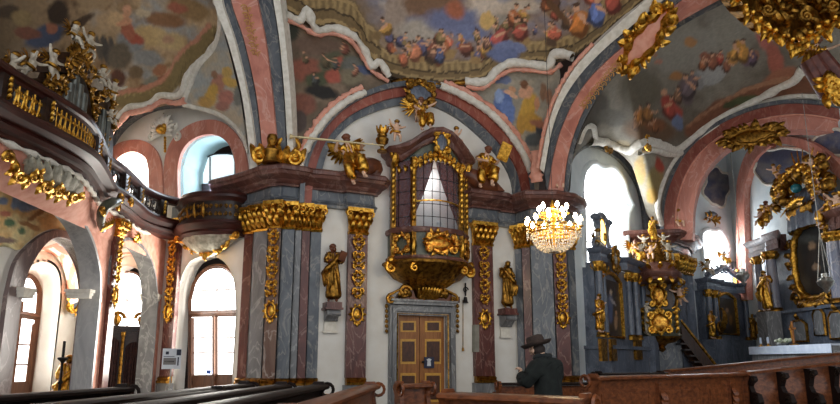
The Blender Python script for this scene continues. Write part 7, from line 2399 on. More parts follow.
# fluted shell canopy and glory
zs = Zy(222); mb = MB(); rows = []
for j in range(9):
    k = j / 8; row = []
    for i in range(33):
        a = PI * i / 32; w = 1.15 * (1 - .25 * k) * (1 + .05 * math.cos(i * PI / 2)); row.append(F3.p(cx_ - math.cos(a) * w * 1.2, zs - .2 + 1.7 * math.sin(k * PI / 2), .3 + .75 * math.sin(a) * math.cos(k * PI / 2 * .85) * (1 + .06 * math.cos(i * PI / 2))))
    rows.append(row)
mb.grid(rows); mb.build('fluted_canopy', M['bluealt'], ha)
gl = thing('gilded_glory', 'gilded sunburst glory crowded with rays over the high altar', 'glory', F3.p(cx_, Zy(205), .6))
gc = F3.p(X(800, 188), Zy(186), .7); mb = MB(); rr = random.Random(11)
for k in range(30):
    a = 2 * PI * k / 30; d = F3.D * math.cos(a) + UP * math.sin(a); L = rr.uniform(.9, 1.6); mb.leaf(gc + d * .3, d, F3.n, L, .16, .05)
mb.build('rays', M['gold'], gl)
mb = MB()
for k in range(60):
    a = rr.uniform(-.3, PI + .3); r = rr.uniform(.5, 1.55); mb.blob(gc + F3.D * math.cos(a) * r * 1.15 + UP * math.sin(a) * r * .8 + F3.n * rr.uniform(0, .3) - UP * .1, rr.uniform(.12, .26), n=7, m=5)
mb.build('clouds', M['golddark'], gl)
for k in range(7):
    a = PI * (.02 + .16 * k); q = gc + F3.D * math.cos(a) * 1.15 + UP * math.sin(a) * .8 + F3.n * .38
    mb = MB(); mb.blob(q, .14, n=10, m=7); 
    for sg in (-1, 1): mb.leaf(q + F3.D * sg * .1, F3.D * sg + UP * .3, F3.n, .35, .2, .3); mb.leaf(q + F3.D * sg * .1, F3.D * sg - UP * .4, F3.n, .28, .18, .3)
    mb.build('cherub_head', M['gold'], gl)
mb = MB(); mb.blob(gc + F3.n * .35 + UP * .0, (.2, .2, .2), n=12, m=8); mb.build('globe', flat('teal_globe', rgb(40, 110, 120), .2), gl, label='small teal globe')
mb = MB()
for k in range(8): mb.leaf(gc + F3.n * .4 - UP * .75 + F3.D * (-.28 + .08 * k), UP * .5 + F3.D * (-.7 + .2 * k), F3.n, .4, .18, .4)
mb.build('bright_cluster', M['gold'], gl)
angels = ((768, 218, .95, .5, 'angel_wing', 'gilded winged angel kneeling left of the high altar shell'), (830, 214, .95, -.4, 'angel_wing', 'gilded winged angel kneeling right of the high altar shell'),
          (781, 190, .6, .3, 'angel_tablet', 'small gilded angel floating left in the altar glory'), (819, 192, .6, -.3, 'angel_wing', 'small gilded angel floating right in the altar glory'))
for px, py, sc, tn, key, lab in angels:
    spawn(key, 'gilded_angel', lab, 'angel', place(PA.n, F3.p(X(px, py, 1.0), Zy(py, px, 1.0) - .5 * sc, 1.0), sc, tn), 'angels of the high altar')
for px, py, sc, key, lab in ((762, 226, 1.1, 'putto_sit_f', 'flesh coloured putto seated on the left entablature of the high altar'), (838, 213, 1.1, 'putto_wave_f', 'flesh coloured putto at the right photo edge above the high altar'), (775, 178, .9, 'putto_fly_f', 'putto on the upper left clouds of the altar glory'), (812, 172, .9, 'putto_fly_f', 'putto on the upper right clouds of the altar glory')):
    spawn(key, 'putto', lab, 'putto', place(PA.n, F3.p(X(px, py, 1.15), Zy(py, px, 1.15) - .1, 1.15), sc, .2), 'putti of the high altar')
spawn('saint_hold', 'saint_statue', 'large gilded saint standing before the left columns of the high altar', 'statue', place(PA.n, F3.p(X(767, 300, 1.45), zb_ + .0, 1.45), 1.0, .2))
mb = MB(); mb.box(F3.p(X(767, 300, 1.45), zb_ / 2, 1.45), (.7, .62, zb_ - .03), F3.R()); mb.build('statue_pedestal', M['grey'], smooth=False, **dict(label='tall grey pedestal of the large gilded saint at the high altar', category='pedestal'))
for px, py, w_, h_ in ((798, 331, .95, .8), (818, 322, .6, .95), (836, 325, .8, .95)):
    c = F3.p(X(px, py, 1.1), Zy(py, px, 1.1), 1.06); mb = MB()
    fr_ = [c + F3.D * sx * w_ / 2 + UP * sz * h_ / 2 for sx, sz in ((-1, -1), (1, -1), (1, .6), (.5, 1), (-.5, 1), (-1, .6))]
    mb.tube(fr_, .06, 5, closed=True); mb.leaf(c + UP * h_ * .5, UP, F3.n, .3, .3, .4); o = mb.build('gilded_panel_frame', M['golddark'], ha)
    mb = MB(); mb.prism([p + F3.n * -.0 for p in fr_], F3.n * .02); mb.build('panel', M['grey'], o, smooth=False)
# altar table with cloth, cross and candles
Ft = AF(PA, 790, 2.6)
tz = vx = None
at_ = thing('altar_table', 'altar table with a white cloth in front of the high altar', 'altar table', Ft.p(0, 0, 0))
x0_, x1_ = Ft.xz(761, 350)[0], Ft.xz(846, 345)[0]
zt2 = Ft.xz(770, 348)[1]
mb = MB(); mb.box(Ft.p((x0_ + x1_) / 2, zt2 / 2, 0), (abs(x1_ - x0_) - .1, .8, zt2 - .02), Ft.R()); mb.build('body', M['grey'], at_, smooth=False)
mb = MB(); mb.box(Ft.p((x0_ + x1_) / 2, zt2 + .02, 0), (abs(x1_ - x0_), .95, .06), Ft.R()); mb.box(Ft.p((x0_ + x1_) / 2, zt2 - .1, .47), (abs(x1_ - x0_), .02, .28), Ft.R()); mb.build('cloth', M['cloth'], at_, smooth=False)
c = Ft.p(Ft.xz(797, 345)[0], zt2 + .06, .1); t = thing('altar_cross', 'thin golden brown cross standing on the altar table', 'cross', c)
mb = MB(); mb.lathe([(.14, 0), (.14, .04), (.03, .08)], c, 10); mb.build('foot', M['golddark'], t)
mb = MB(); mb.box(c + UP * .45, (.07, .05, .78), Ft.R()); mb.box(c + UP * .58, (.34, .05, .07), Ft.R()); mb.build('cross_body', M['door'], t, smooth=False)
for i, px in enumerate((763.5, 771)):
    c = Ft.p(Ft.xz(px, 345)[0], zt2 + .06, .1); t = thing('altar_candle', ('short white candle at the left end of the altar table', 'white candle second from the left end of the altar table')[i], 'candle', c, group='candles on the altar table')
    mb = MB(); mb.lathe([(.09, 0), (.09, .03), (.03, .05), (.03, .1), (.06, .12)], c, 10); mb.build('holder', M['gold'], t)
    mb = MB(); mb.lathe([(.045, .1), (.045, .34), (.01, .35)], c, 10); mb.build('candle', M['cloth'], t)
c = Ft.p(Ft.xz(787, 345)[0], zt2 + .06, .2); t = thing('flower_bowl', 'low bowl of green and white flowers on the altar table', 'flowers', c)
mb = MB(); mb.lathe([(.1, 0), (.2, .08), (.19, .1), (0, .09)], c, 12); mb.build('bowl', M['silver'], t)
mb = MB(); rr = random.Random(2)
for k in range(16): mb.blob(c + Vector((rr.uniform(-.3, .3), rr.uniform(-.14, .14), rr.uniform(.1, .24))), rr.uniform(.04, .08), n=6, m=4)
mb.build('blossoms', noisy('flowers', rgb(110, 130, 90), rgb(220, 220, 200), 14), t)
# gilded pilaster left of the altar
pilaster('trim_80', 'gilded pilaster between the small chancel window and the high altar', R2, 738.5, 747.5, .25, 'red', gb0=3.6)
# sanctuary lamps
for i, (px, py, Y) in enumerate(((743, 278, 21.5), (826, 285, 17.5))):
    p = vy(px, py, Y); t = thing('hanging_lamp', ('silver hanging lamp before the chancel side altar', 'silver hanging lamp before the oval altar painting')[i], 'lamp', p, group='silver hanging lamps')
    mb = MB(); mb.lathe([(.02, -.25), (.06, -.2), (.1, -.1), (.2, 0), (.24, .1), (.16, .18), (.18, .22), (.1, .24), (.1, .34), (0, .36)], p, 14); mb.build('bowl', M['silver'], t)
    mb = MB(); topz = p + UP * (1.6)
    for k in range(3):
        a = 2 * PI * k / 3; mb.tube([p + Vector((math.cos(a) * .22, math.sin(a) * .22, .1)), topz], .012, 4)
    mb.tube([topz, topz + UP * (3.2 if i == 0 else 4.5)], .012, 4); mb.build('chain', M['silver'], t)

# ------------------------------------------------------------------ ornaments of the right vault
def vault_cart(name, label, px, py, Y, rx, rz, roll, mat, field=None, leaves=16, th=.08, spread=1.1, fl=None):
    p = vy(px, py, Y); p = p + (CEN - p).normalized() * .22
    return cartouche(name, label, frv(p, None, roll), rx, rz, mat, field, th=th, leaves=leaves, spread=spread, field_label=fl)


vault_cart('gilded_cartouche', 'long gilded cartouche with pink field on the right diagonal arch', 648, 37, dR(37) - .1, .95, .3, -.62 + 1.2, M['gold'], M['stucco_pink'], 20, .11, 1.2, 'pink stone field')
p = vy(605, 143, 20.6); p = R1.po(606, 143, .5)
cartouche('gilded_rosette', 'dark rosette with gilded rays above the large right window', (p, F1.D, UP, R1.n), .26, .3, M['golddark'], M['black'], th=.07, leaves=12, spread=1.4)
p = PS.po(752, 137, .6)
cartouche('gilded_crest', 'wide gilded cluster on the inner edge of the chancel arch', (p, PS.d if PS.d.x > 0 else -PS.d, UP, PS.n), .85, .28, M['golddark'], M['golddark'], th=.09, leaves=34, spread=1.5)
p = on('ceiling_right', 650, 141, 24.0)
cartouche('gilded_knot', 'small gilded knot on the stucco border left below the conch', (p + (CEN - p).normalized() * .35, F1.D, UP, (CEN - p).normalized()), .2, .24, M['gold'], None, th=.07, leaves=8)
t = thing('arch_ornament', 'ochre openwork strip on the pink right diagonal arch', 'ornament', vy(600, 80, dR(80)))
mb = MB()
for k in range(10):
    f = k / 9; x, y = 584 + 34 * f, 104 - 42 * f; p = vy(x, y, dR(y)); nv = (CEN - p).normalized(); p = p + nv * .2
    tn = (vy(x + 3, y - 4, dR(y - 4)) - vy(x, y, dR(y))).normalized(); sd = tn.cross(nv)
    for sg in (-1, 1): mb.scroll(p + sd * sg * .08, sd * sg, tn, .09, .018, 1.2)
mb.build('scrollwork', M['ochrepaint'], t)
t = thing('arch_ornament', 'ochre scrollwork drop on the pink left transverse arch', 'ornament', vy(250, 40, dL(40)))
mb = MB()
for k in range(7):
    x, y = 245 + k * 1.6, 6 + k * 7.5; p = vy(x, y, dL(y)); nv = (CEN - p).normalized(); p = p + nv * .2
    tn = Vector((0, 0, 1)) - nv * nv.z; tn.normalize(); sd = tn.cross(nv)
    for sg in (-1, 1): mb.scroll(p + sd * sg * .08, sd * sg, tn, .09, .018, 1.2)
mb.build('scrollwork', M['ochrepaint'], t)
# big carved corner group upper right
t = thing('gilded_canopy_corner', 'large dark gilded carved canopy with drapery folds at the upper right corner of the photo', 'canopy', vy(800, 50, 12.5))
CYn = 12.5
def q_(x, y, dy=0): return vy(x, y, CYn + dy)


NC = (EYE - q_(800, 30)).normalized(); mb = MB()
rows = []
low = [(738, -4), (746, 8), (756, 18), (768, 28), (780, 36), (792, 42), (803, 41), (812, 34), (822, 28), (832, 22), (846, 14), (870, 4)]
for j in range(9):
    k = j / 8; r = []
    L = spl(low, 60)
    for i, p in enumerate(L):
        fold = .14 * math.sin(i * 1.05) * (1 - k * .3)
        x = p[0] + (805 - p[0]) * k * .55; y = p[1] - 62 * k
        r.append(q_(x, y, -.9 * math.sin(k * PI / 2) * 0 + 1.3 * k - fold))
    rows.append(r)
mb.grid(rows); mb.grid([rows[0], [p + Vector((0, .8, .5)) for p in rows[0]], [p + Vector((0, .6, .2)) for p in rows[-1]]]); mb.build('drapery', M['golddark'], t)
mb = MB(); L = spl(low, 34); rr = random.Random(4)
for i, p in enumerate(L):
    c = q_(p[0], p[1], -.12); d = q_(p[0] + rr.uniform(-5, 5), p[1] + rr.uniform(2, 9), -.12) - c
    mb.leaf(c, d, NC, rr.uniform(.22, .42), .17, .4)
    if i % 2: mb.blob(q_(p[0], p[1] - 3, -.2), rr.uniform(.05, .09))
mb.build('fringe', M['gold'], t)
mb = MB()
for i in range(90):
    x = rr.uniform(752, 846); y = rr.uniform(-18, 30)
    if y > 44 - abs(x - 800) * .75: continue
    c = q_(x, y, -.1 + .02 * (30 - y)); a = rr.uniform(0, 6.28); d = q_(x + 6 * math.cos(a), y + 6 * math.sin(a), 0) - q_(x, y, 0)
    mb.leaf(c, d, NC, rr.uniform(.25, .5), rr.uniform(.12, .22), .6)
for (x, y, s) in ((806, 16, 1), (768, 10, -1), (832, 6, 1)):
    mb.scroll(q_(x, y, -.25), Vector((s, 0, 0)), UP, .15, .05, 1.4, rr.uniform(0, 6), 1, 20)
mb.build('acanthus', M['golddark'], t)
t2 = vy(802, 74, 15.2)
spawn('angel_wing', 'angel', 'flesh coloured angel with dark drapery beneath the gilded canopy at the upper right', 'angel', place((EYE - t2).normalized(), t2, .9, .5, 0, .5))
t = thing('gilded_tassel', 'bright gilded carved tassel at the right photo edge under the canopy', 'ornament', q_(836, 106))
mb = MB()
for i in range(18):
    c = q_(830 + rr.uniform(-6, 12), 88 + rr.uniform(-8, 10), 1.6); mb.leaf(c, Vector((rr.uniform(-1, .4), 0, rr.uniform(-1, 1))), NC, .4, .22, .5)
for k in range(4): mb.scroll(q_(832 + 3 * k, 84 + 5 * k, 1.5), Vector((1, 0, 0)), UP, .18, .07, 1.4, k, 1, 16)
mb.build('carving', M['gold'], t)
mb = MB(); mb.tube([q_(806, 62, 1.8), q_(826, 96, 1.8)], .16, 8); mb.tube([q_(812, 58, 1.8), q_(834, 92, 1.8)], .18, 8); mb.tube([q_(820, 54, 1.8), q_(840, 78, 1.8)], .18, 8)
mb.build('rolled_drapery', noisy('dark_red_drapery', rgb(84, 44, 38), rgb(120, 70, 58), 6, .5), **dict(label='dark red drapery folds hanging beneath the gilded canopy at the upper right', category='drapery'))
# ------------------------------------------------------------------ pew platform and pews
FZ = .15
mb = MB(); mb.slab([(-6.3, 2.2, FZ), (6.5, 2.2, FZ), (6.5, 14.6, FZ), (-6.3, 14.6, FZ)], [], (0, 0, -.148)); mb.build('floor_platform', M['pewdark'], smooth=False, **ST('low dark wooden platform under the pews', 'platform'))


def pewend(mb, p, L, Fd, h, th=.07, w=.5):
    """carved scrolled end panel at p; L = long axis, Fd = facing direction"""
    prof = [(0, 0), (w, 0), (w, .3), (w * .86, .42), (w * .95, .55), (w * .8, .66), (w * .5, .7), (w * .36, .8), (w * .3, h - .16), (w * .4, h - .08), (w * .3, h), (.02, h), (-.06, h - .1), (0, h - .22)]
    P = [p + Fd * (a - .1) + UP * b for a, b in spl([(a, b, 0) for a, b in prof + [prof[0]]], 60) for _ in (0,)] if False else [p + Fd * (a - .1) + UP * b for a, b in prof]
    mb.prism(P, L * th)
    mb.tube([p - L * .015 + Fd * (.1 + .09 * math.cos(a)) + UP * (h - .12 + .09 * math.sin(a)) for a in [2 * PI * k / 12 for k in range(12)]], .025, 5, closed=True)
    mb.scroll(p + Fd * (w * .62) + UP * .56 - L * .01, Fd, UP, .13, .03, 1.4)


def pew(label, e0, e1, ztop, facing, mt='pewdark', rail='pewdark', ends=(1, 1), panels=0, group=None, deep=.42, floor=FZ, railw=.2):
    e0 = Vector((*e0, floor)); e1 = Vector((*e1, floor)); L = (e1 - e0).normalized(); Fd = Vector((L.y, -L.x, 0))
    if Fd.dot(Vector((*facing, 0))) < 0: Fd = -Fd
    h = ztop - floor; n = (e1 - e0).length
    t = thing('pew', label, 'pew', (e0 + e1) / 2, group=group)
    R = Matrix((L, -Fd if L.cross(-Fd).z > 0 else Fd, UP)).transposed(); mid = (e0 + e1) / 2
    mb = MB(); mb.box(mid + UP * (h - .06) / 2 + UP * .02, (n - .1, .05, h - .1), R); bk = mb.build('backrest', M[mt], t, smooth=False)
    if panels:
        for k in range(panels):
            a = e0 + L * (n * (k + .06) / panels); b = e0 + L * (n * (k + .94) / panels); back = -Fd * .03
            mb = MB(); q = [a + back + UP * .18, b + back + UP * .18, b + back + UP * (h - .2), a + back + UP * (h - .2)]; cc = sum(q, Vector()) / 4
            inn = [p + (cc - p).normalized() * .09 for p in q]; mb.ribbon(q, inn, Fd * .02, closed=True); mb.prism([p + Fd * .004 for p in [i_ + (cc - i_).normalized() * .03 for i_ in inn]], -Fd * .012); mb.build('panel', M[mt], bk, smooth=False)
    mb = MB(); a, b = e0 + UP * h, e1 + UP * h
    w = railw / 2
    P = [(-w - .02, -.05), (w + .02, -.05), (w + .04, -.03), (w + .04, 0), (w, .02), (-w, .02), (-w - .04, 0), (-w - .04, -.03)]
    mb.sweep([a, b], P); mb.build('top_rail', M[rail], t, angle=30)
    mb = MB(); mb.box(mid + Fd * .24 + UP * .42, (n - .1, deep, .045), R); mb.build('seat', M[mt], t, smooth=False)
    for k, (p, s) in enumerate(((e0, 1), (e1, -1))):
        if ends[k]:
            mb = MB(); pewend(mb, p, L * s, Fd, h + .06); mb.build('end_panel', M[mt], t, angle=30)
    return t


lp = lambda px, Y: plan(px, Y)
G = 'dark pews left of the aisle'
left = [(128, 8.15, -4.72, 3.0, 1.245, 'dark pew whose carved end shows lowest at the far left beside the grey loft pillar'), (222, 7.6, -3.2, 2.6, 1.24, 'dark pew with long pale edged rail running to the bottom below the notice stand'),
        (247, 8.9, -2.95, 3.4, 1.26, 'dark pew whose square end stands below the tall garden door'), (284, 8.9, -2.35, 3.4, 1.25, 'dark pew whose end stands at the foot of the left marble pier'),
        (321, 8.9, -1.72, 3.4, 1.25, 'dark pew whose scrolled end stands below the left saint statue')]
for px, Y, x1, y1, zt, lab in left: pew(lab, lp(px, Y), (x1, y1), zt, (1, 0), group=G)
pew('brown pew with lighter top at the foot of the left red pilaster', lp(372, 9.2), (-.95, 4.4), 1.24, (1, 0), 'pew', 'pew')
pew('brown pew end standing before the wooden door', lp(428, 9.6), lp(398, 9.3), 1.24, (0, -1), 'pew', 'pew', panels=1)
pew('light brown pew rail in front of the hatted person', lp(446, 6.75), lp(588, 5.75), 1.243, (0, 1), 'pew', 'pew', panels=4, railw=.3)
A0, A1_ = lp(590, 9.5), lp(742, 12.6)
pew('long panelled brown pew back at the lower right nearest the camera', A0, A1_, 1.35, (.4, .9), 'pew', 'pew', panels=3, floor=FZ)
_a = Vector((*A0, FZ)); _b = Vector((*A1_, FZ)); _L = (_b - _a).normalized(); _n = Vector((_L.y, -_L.x, 0)); _pw = [o for o in bpy.data.objects if o.name.startswith('pew') and o.type == 'EMPTY'][-1]
for f in (.36, .86):
    q = _a.lerp(_b, f) + _n * .05; mb = MB(); Rq = Matrix((_L, -_n, UP)).transposed()
    mb.box(q + UP * .55, (.16, .08, 1.05), Rq); mb.box(q + UP * .2 + _n * .03, (.22, .1, .3), Rq)
    for k in range(4): mb.leaf(q + _n * .05 + UP * (.95 - .12 * k), -UP, _n, .22, .2, .4)
    mb.build('carved_strip', M['pew'], _pw, smooth=False)
B0, B1 = lp(744, 12.6), lp(900, 12.4)
def stall(label, e0, e1, z0, z1, marks, mt, group=None):
    """choir stall bench with a top rail rising gently and scrolled dividers"""
    a = Vector((*e0, 0)); b = Vector((*e1, 0)); L = (b - a).normalized(); n = Vector((L.y, -L.x, 0)); n = n if n.dot(-a) > 0 else -n
    t = thing('choir_stall', label, 'choir stall', (a + b) / 2 + UP * FZ, group=group)
    mb = MB(); mb.prism([a + UP * FZ, b + UP * FZ, b + UP * z1, a + UP * z0], -n * .06); mb.build('backrest', M[mt], t, smooth=False)
    mb = MB(); mb.prism([a + UP * (z0 - .05) + n * .12, a + UP * z0 + n * .14, b + UP * z1 + n * .14, b + UP * (z1 - .05) + n * .12], -n * .5); mb.build('top_rail', M[mt], t, smooth=False)
    mb = MB(); mb.box((a + b) / 2 + n * .25 + UP * .55, ((b - a).length, .45, .05), Matrix((L, -n if L.cross(-n).z > 0 else n, UP)).transposed()); mb.build('seat', M['pewdark'], t, smooth=False)
    for f in marks:
        p = a.lerp(b, f); h = z0 + (z1 - z0) * f - .06
        mb = MB(); prof = [(0, FZ), (.5, FZ), (.5, .5), (.36, .62), (.5, .8), (.42, .95), (.2, .98), (.12, 1.1), (.2, h - .16), (.34, h - .1), (.3, h - .02), (0, h)]
        mb.prism([p + n * x + UP * z for x, z in prof], L * .09); mb.scroll(p + n * .3 + UP * (h - .12) - L * .01, n, UP, .1, .035, 1.3); mb.scroll(p + n * .38 + UP * .78 - L * .01, n, UP, .12, .04, 1.3)
        mb.build('scrolled_divider', M['pewdark'], t, angle=30)
    return t


stall('brown choir stall with dark scrolled dividers at the lower right corner', B0, B1, 1.38, 1.72, (.0, .2, .38, .54, .72), 'pew')
stall('further brown choir stall with a high rail behind the panelled pew, below the altar table', lp(668, 15.5), lp(900, 15.3), 1.38, 1.95, (), 'pew')
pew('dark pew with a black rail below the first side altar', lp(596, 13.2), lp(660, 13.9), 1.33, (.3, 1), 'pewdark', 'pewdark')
pew('pew with a shiny pale reflecting top below the pulpit', lp(632, 12.3), lp(737, 13.7), 1.36, (.3, 1), 'pew', 'pewshine', railw=.5) if False else None
t = thing('prayer_box', 'small red box with yellow frame at the wall foot below the left saint', 'box', Vector((*plan(328, 15.5), 0)))
p = Vector((*plan(328, 15.2), 0)); zq = vy(328, 394, 15.2).z
mb = MB(); mb.box(p + UP * zq / 2, (.4, .3, zq)); mb.build('body', M['red'], t, smooth=False)
mb = MB(); mb.tube([p + Vector((x, -.17, z)) for x, z in ((-.2, .05), (.2, .05), (.2, zq), (-.2, zq))], .03, 4, closed=True); mb.build('frame', M['inlay'], t, smooth=False)
# low desk front behind the person
pew('low dark pew front behind the hatted person at the foot of the right pier', lp(497, 15.2), lp(592, 15.6), 1.05, (0, 1), 'pew', 'pewdark', panels=4)

# ------------------------------------------------------------------ chandelier
CH0 = vy(553.5, 228, 12.6)
ch = thing('chandelier', 'crystal chandelier with lit candle lamps hanging before the right pier', 'chandelier', CH0 + UP * -.62)
M['bulb'] = emit('warm_bulb', (1, .8, .48, 1), 40)
def crystalmat():
    m, nt, b = nodes('crystal')
    b.inputs['Base Color'].default_value = (1, .95, .85, 1); b.inputs['Roughness'].default_value = .12
    b.inputs['Transmission Weight'].default_value = .55; b.inputs['IOR'].default_value = 1.5
    return m


M['crystal'] = crystalmat()
c = CH0
mb = MB(); mb.lathe([(.03, -.55), (.08, -.45), (.03, -.3), (.06, -.1), (.04, .1), (.09, .2), (.04, .3), (.05, .5), (.02, .62), (0, .64)], c, 12); mb.build('stem', M['gold'], ch)
for R_, z in ((.46, -.05), (.5, -.12), (.24, .3)):
    mb = MB(); mb.tube([c + Vector((math.cos(a) * R_, math.sin(a) * R_, z)) for a in [2 * PI * k / 32 for k in range(32)]], .022, 6, closed=True); mb.build('ring', M['gold'], ch)
def arm(a, R_, z0, zc, k):
    d = Vector((math.cos(a), math.sin(a), 0))
    mb = MB(); mb.tube(spl([tuple(c + d * .05 + UP * z0), tuple(c + d * R_ * .5 + UP * (z0 - .1)), tuple(c + d * R_ * .92 + UP * (z0 - .04)), tuple(c + d * R_ + UP * (zc - .02))], 12), .014, 6)
    mb.lathe([(.01, 0), (.055, .02), (.06, .035), (.02, .04)], c + d * R_ + UP * (zc - .03), 10); o = mb.build('arm', M['gold'], ch)
    mb = MB(); mb.lathe([(.016, 0), (.016, .1)], c + d * R_ + UP * zc, 8); mb.build('candle_tube', M['cloth'], o)
    mb = MB(); mb.lathe([(.014, 0), (.042, .03), (.046, .07), (.02, .12), (0, .14)], c + d * R_ + UP * (zc + .1), 10); mb.build('lit_bulb', M['bulb'], o)


for k in range(12): arm(2 * PI * (k + .3) / 12, .58, -.02, .0, k)
for k in range(6): arm(2 * PI * (k + .6) / 6, .3, .3, .3, k)
mb = MB(); rr = random.Random(8)
for k in range(40):
    a = 2 * PI * k / 40; d = Vector((math.cos(a), math.sin(a), 0))
    for j in range(9):
        t_ = j / 8; r = .48 * math.cos(t_ * PI / 2 * .88); mb.blob(c + d * r + UP * (-.12 - .4 * math.sin(t_ * PI / 2)), (.02, .02, .03), n=5, m=3)
mb.build('crystal_basket', M['crystal'], ch, smooth=False, kind='stuff')
mb = MB()
for k in range(12):
    a = 2 * PI * (k + .3) / 12; d = Vector((math.cos(a), math.sin(a), 0))
    for j in range(4): mb.blob(c + d * (.58 - .0 * j) + UP * (-.06 - .055 * j), (.018, .018, .03), n=5, m=3)
    for j in range(7):
        t_ = j / 6; mb.blob(c + d * (.06 + .42 * t_) + UP * (.42 - .5 * t_ - .12 * math.sin(PI * t_)), (.016, .016, .022), n=5, m=3)
for k in range(20):
    a = 2 * PI * k / 20; d = Vector((math.cos(a), math.sin(a), 0)); mb.blob(c + d * .5 + UP * -.2, (.02, .02, .05), n=5, m=3)
mb.build('crystal_drops', M['crystal'], ch, smooth=False, kind='stuff')
mb = MB(); mb.tube([c + UP * .6, c + UP * 7.5], .006, 5); mb.build('chain', M['iron'], ch)

# ------------------------------------------------------------------ the person
PX_, PY_ = plan(548, 8.1)
pr = thing('person', 'person in dark green coat and brown brimmed hat, seen from behind among the pews', 'person', (PX_, PY_, FZ))
Rz = Matrix.Translation((PX_, PY_, FZ)) @ Matrix.Rotation(math.radians(180 + 42), 4, 'Z')
def loc(me, name, mat):
    me.transform(Rz); me.transform(WM[pr.name].inverted())
    if not me.materials: me.materials.append(mat)
    return link(me, name, pr)


# local frame: front = -Y ; after the turn the figure faces away and to the left
POSE = dict(pelvis=(0, 0, .95), spine=(0, -.01, 1.15), chest=(0, -.04, 1.34), neck=(0, -.09, 1.5), head=(0.0, -.15, 1.62), crown=(0, -.15, 1.72),
            shL=(.19, -.03, 1.42), elL=(.27, -.1, 1.15), wrL=(.2, -.32, 1.2), haL=(.17, -.37, 1.24), shR=(-.19, -.03, 1.42), elR=(-.26, -.08, 1.13), wrR=(-.16, -.3, 1.12), haR=(-.12, -.34, 1.13))
# the left hand is raised towards the camera side
POSE.update(elL=(.31, -.14, 1.17), wrL=(.19, -.31, 1.27), haL=(.16, -.35, 1.32), head=(.01, -.17, 1.61), crown=(.02, -.19, 1.71))
rad = dict(AR); rad.update(chest=(.12, .08), spine=(.1, .08), shL=.05, shR=.05, elL=.04, elR=.04, haL=(.035, .02), haR=(.035, .02))
me, J = body_mesh(ADULT, rad, POSE, M['flesh'], 2)
bodyo = loc(me, 'body', M['flesh'])
M['coat'] = noisy('dark_green_coat', rgb(14, 17, 15), rgb(28, 33, 29), 12, .95, bstr=.3, bscale=60)
M['hat'] = noisy('brown_felt_hat', rgb(46, 34, 28, 1.1), rgb(66, 50, 42, 1.1), 10, .9, bstr=.2, bscale=50)
M['trousers'] = noisy('dark_trousers', rgb(24, 24, 28), rgb(34, 34, 38), 10, .9)
V = [((0, .0, 1.12), (.2, .15)), ((0, -.03, 1.32), (.22, .15)), ((.2, -.03, 1.4), .1), (J['elL'], .085), (Vector(J['elL']).lerp(Vector(J['wrL']), .85), .068), ((-.2, -.03, 1.4), .1), (J['elR'], .088), (Vector(J['elR']).lerp(Vector(J['wrR']), .85), .068),
     ((0, 0, .92), (.22, .17)), ((0, 0, .62), (.24, .19)), ((0, -.07, 1.47), (.1, .095)), ((0, -.085, 1.53), (.085, .085))]
V = [(tuple(a), b) for a, b in V]
me = skin_mesh(V, [(0, 1), (1, 2), (2, 3), (3, 4), (1, 5), (5, 6), (6, 7), (0, 8), (8, 9), (1, 10), (10, 11)], 3)
folds(me, .008, 5, 4)
for v in me.vertices: v.co += v.normal * (.03 if v.co.z < 1.45 else .008)
loc(me, 'coat', M['coat'])
me = skin_mesh([((0, 0, .9), (.15, .12)), ((.1, 0, .85), .11), ((.11, -.02, .5), .085), ((.11, .02, .1), .07), ((-.1, 0, .85), .11), ((-.11, -.02, .5), .085), ((-.11, .02, .1), .07)], [(0, 1), (1, 2), (2, 3), (0, 4), (4, 5), (5, 6)], 2)
loc(me, 'trousers', M['trousers'])
for s in (-1, 1):
    mb = MB(); mb.blob((s * .115, -.06, .05), (.055, .14, .055), n=10, m=6); loc(mesh_mb(mb, 'shoe', M['black']), 'shoe', M['black'])
hd = Vector(J['head'])
mb = MB(); Th = Euler((.22, .12, 0)).to_matrix()
mb.lathe([(.0, .0), (.165, .0), (.2, .035), (.2, .045), (.17, .02), (.112, .02), (.11, .09), (.1, .13), (.06, .145), (.03, .13), (0, .13)], hd + Vector((0, 0, .05)), 28, Th, sy=1.15, wob=lambda w, z: 1 + (.02 * math.cos(2 * w) if z < .06 else 0))
ho = loc(mesh_mb(mb, 'hat', M['hat']), 'hat', M['hat'])
mb = MB(); mb.lathe([(.113, .022), (.116, .025), (.115, .05), (.111, .052)], hd + Vector((0, 0, .05)), 28, Th, sy=1.15); hb = mesh_mb(mb, 'hat_band', M['black']); hb.transform(Rz); hb.transform(WM[pr.name].inverted()); link(hb, 'hat_band', ho)
M['hair'] = noisy('dark_hair', rgb(32, 24, 20), rgb(52, 40, 34), 20, .8)
mb = MB(); mb.blob(hd + Vector((0, .035, -.005)), (.092, .085, .09), n=14, m=9); mb.blob(hd + Vector((0, .05, -.07)), (.075, .05, .06), n=12, m=7); loc(mesh_mb(mb, 'hair', M['hair']), 'hair', M['hair'])
mb = MB()
mb.blob(hd + Vector((0, -.105, -.015)), (.016, .03, .03)); 
for s in (-1, 1): mb.blob(hd + Vector((s * .088, .0, -.02)), (.012, .024, .034)); mb.blob(hd + Vector((s * .035, -.088, .015)), (.014, .01, .009))
mb.blob(hd + Vector((0, -.095, -.062)), (.025, .012, .008))
loc(mesh_mb(mb, 'face', M['flesh']), 'face', M['flesh'])
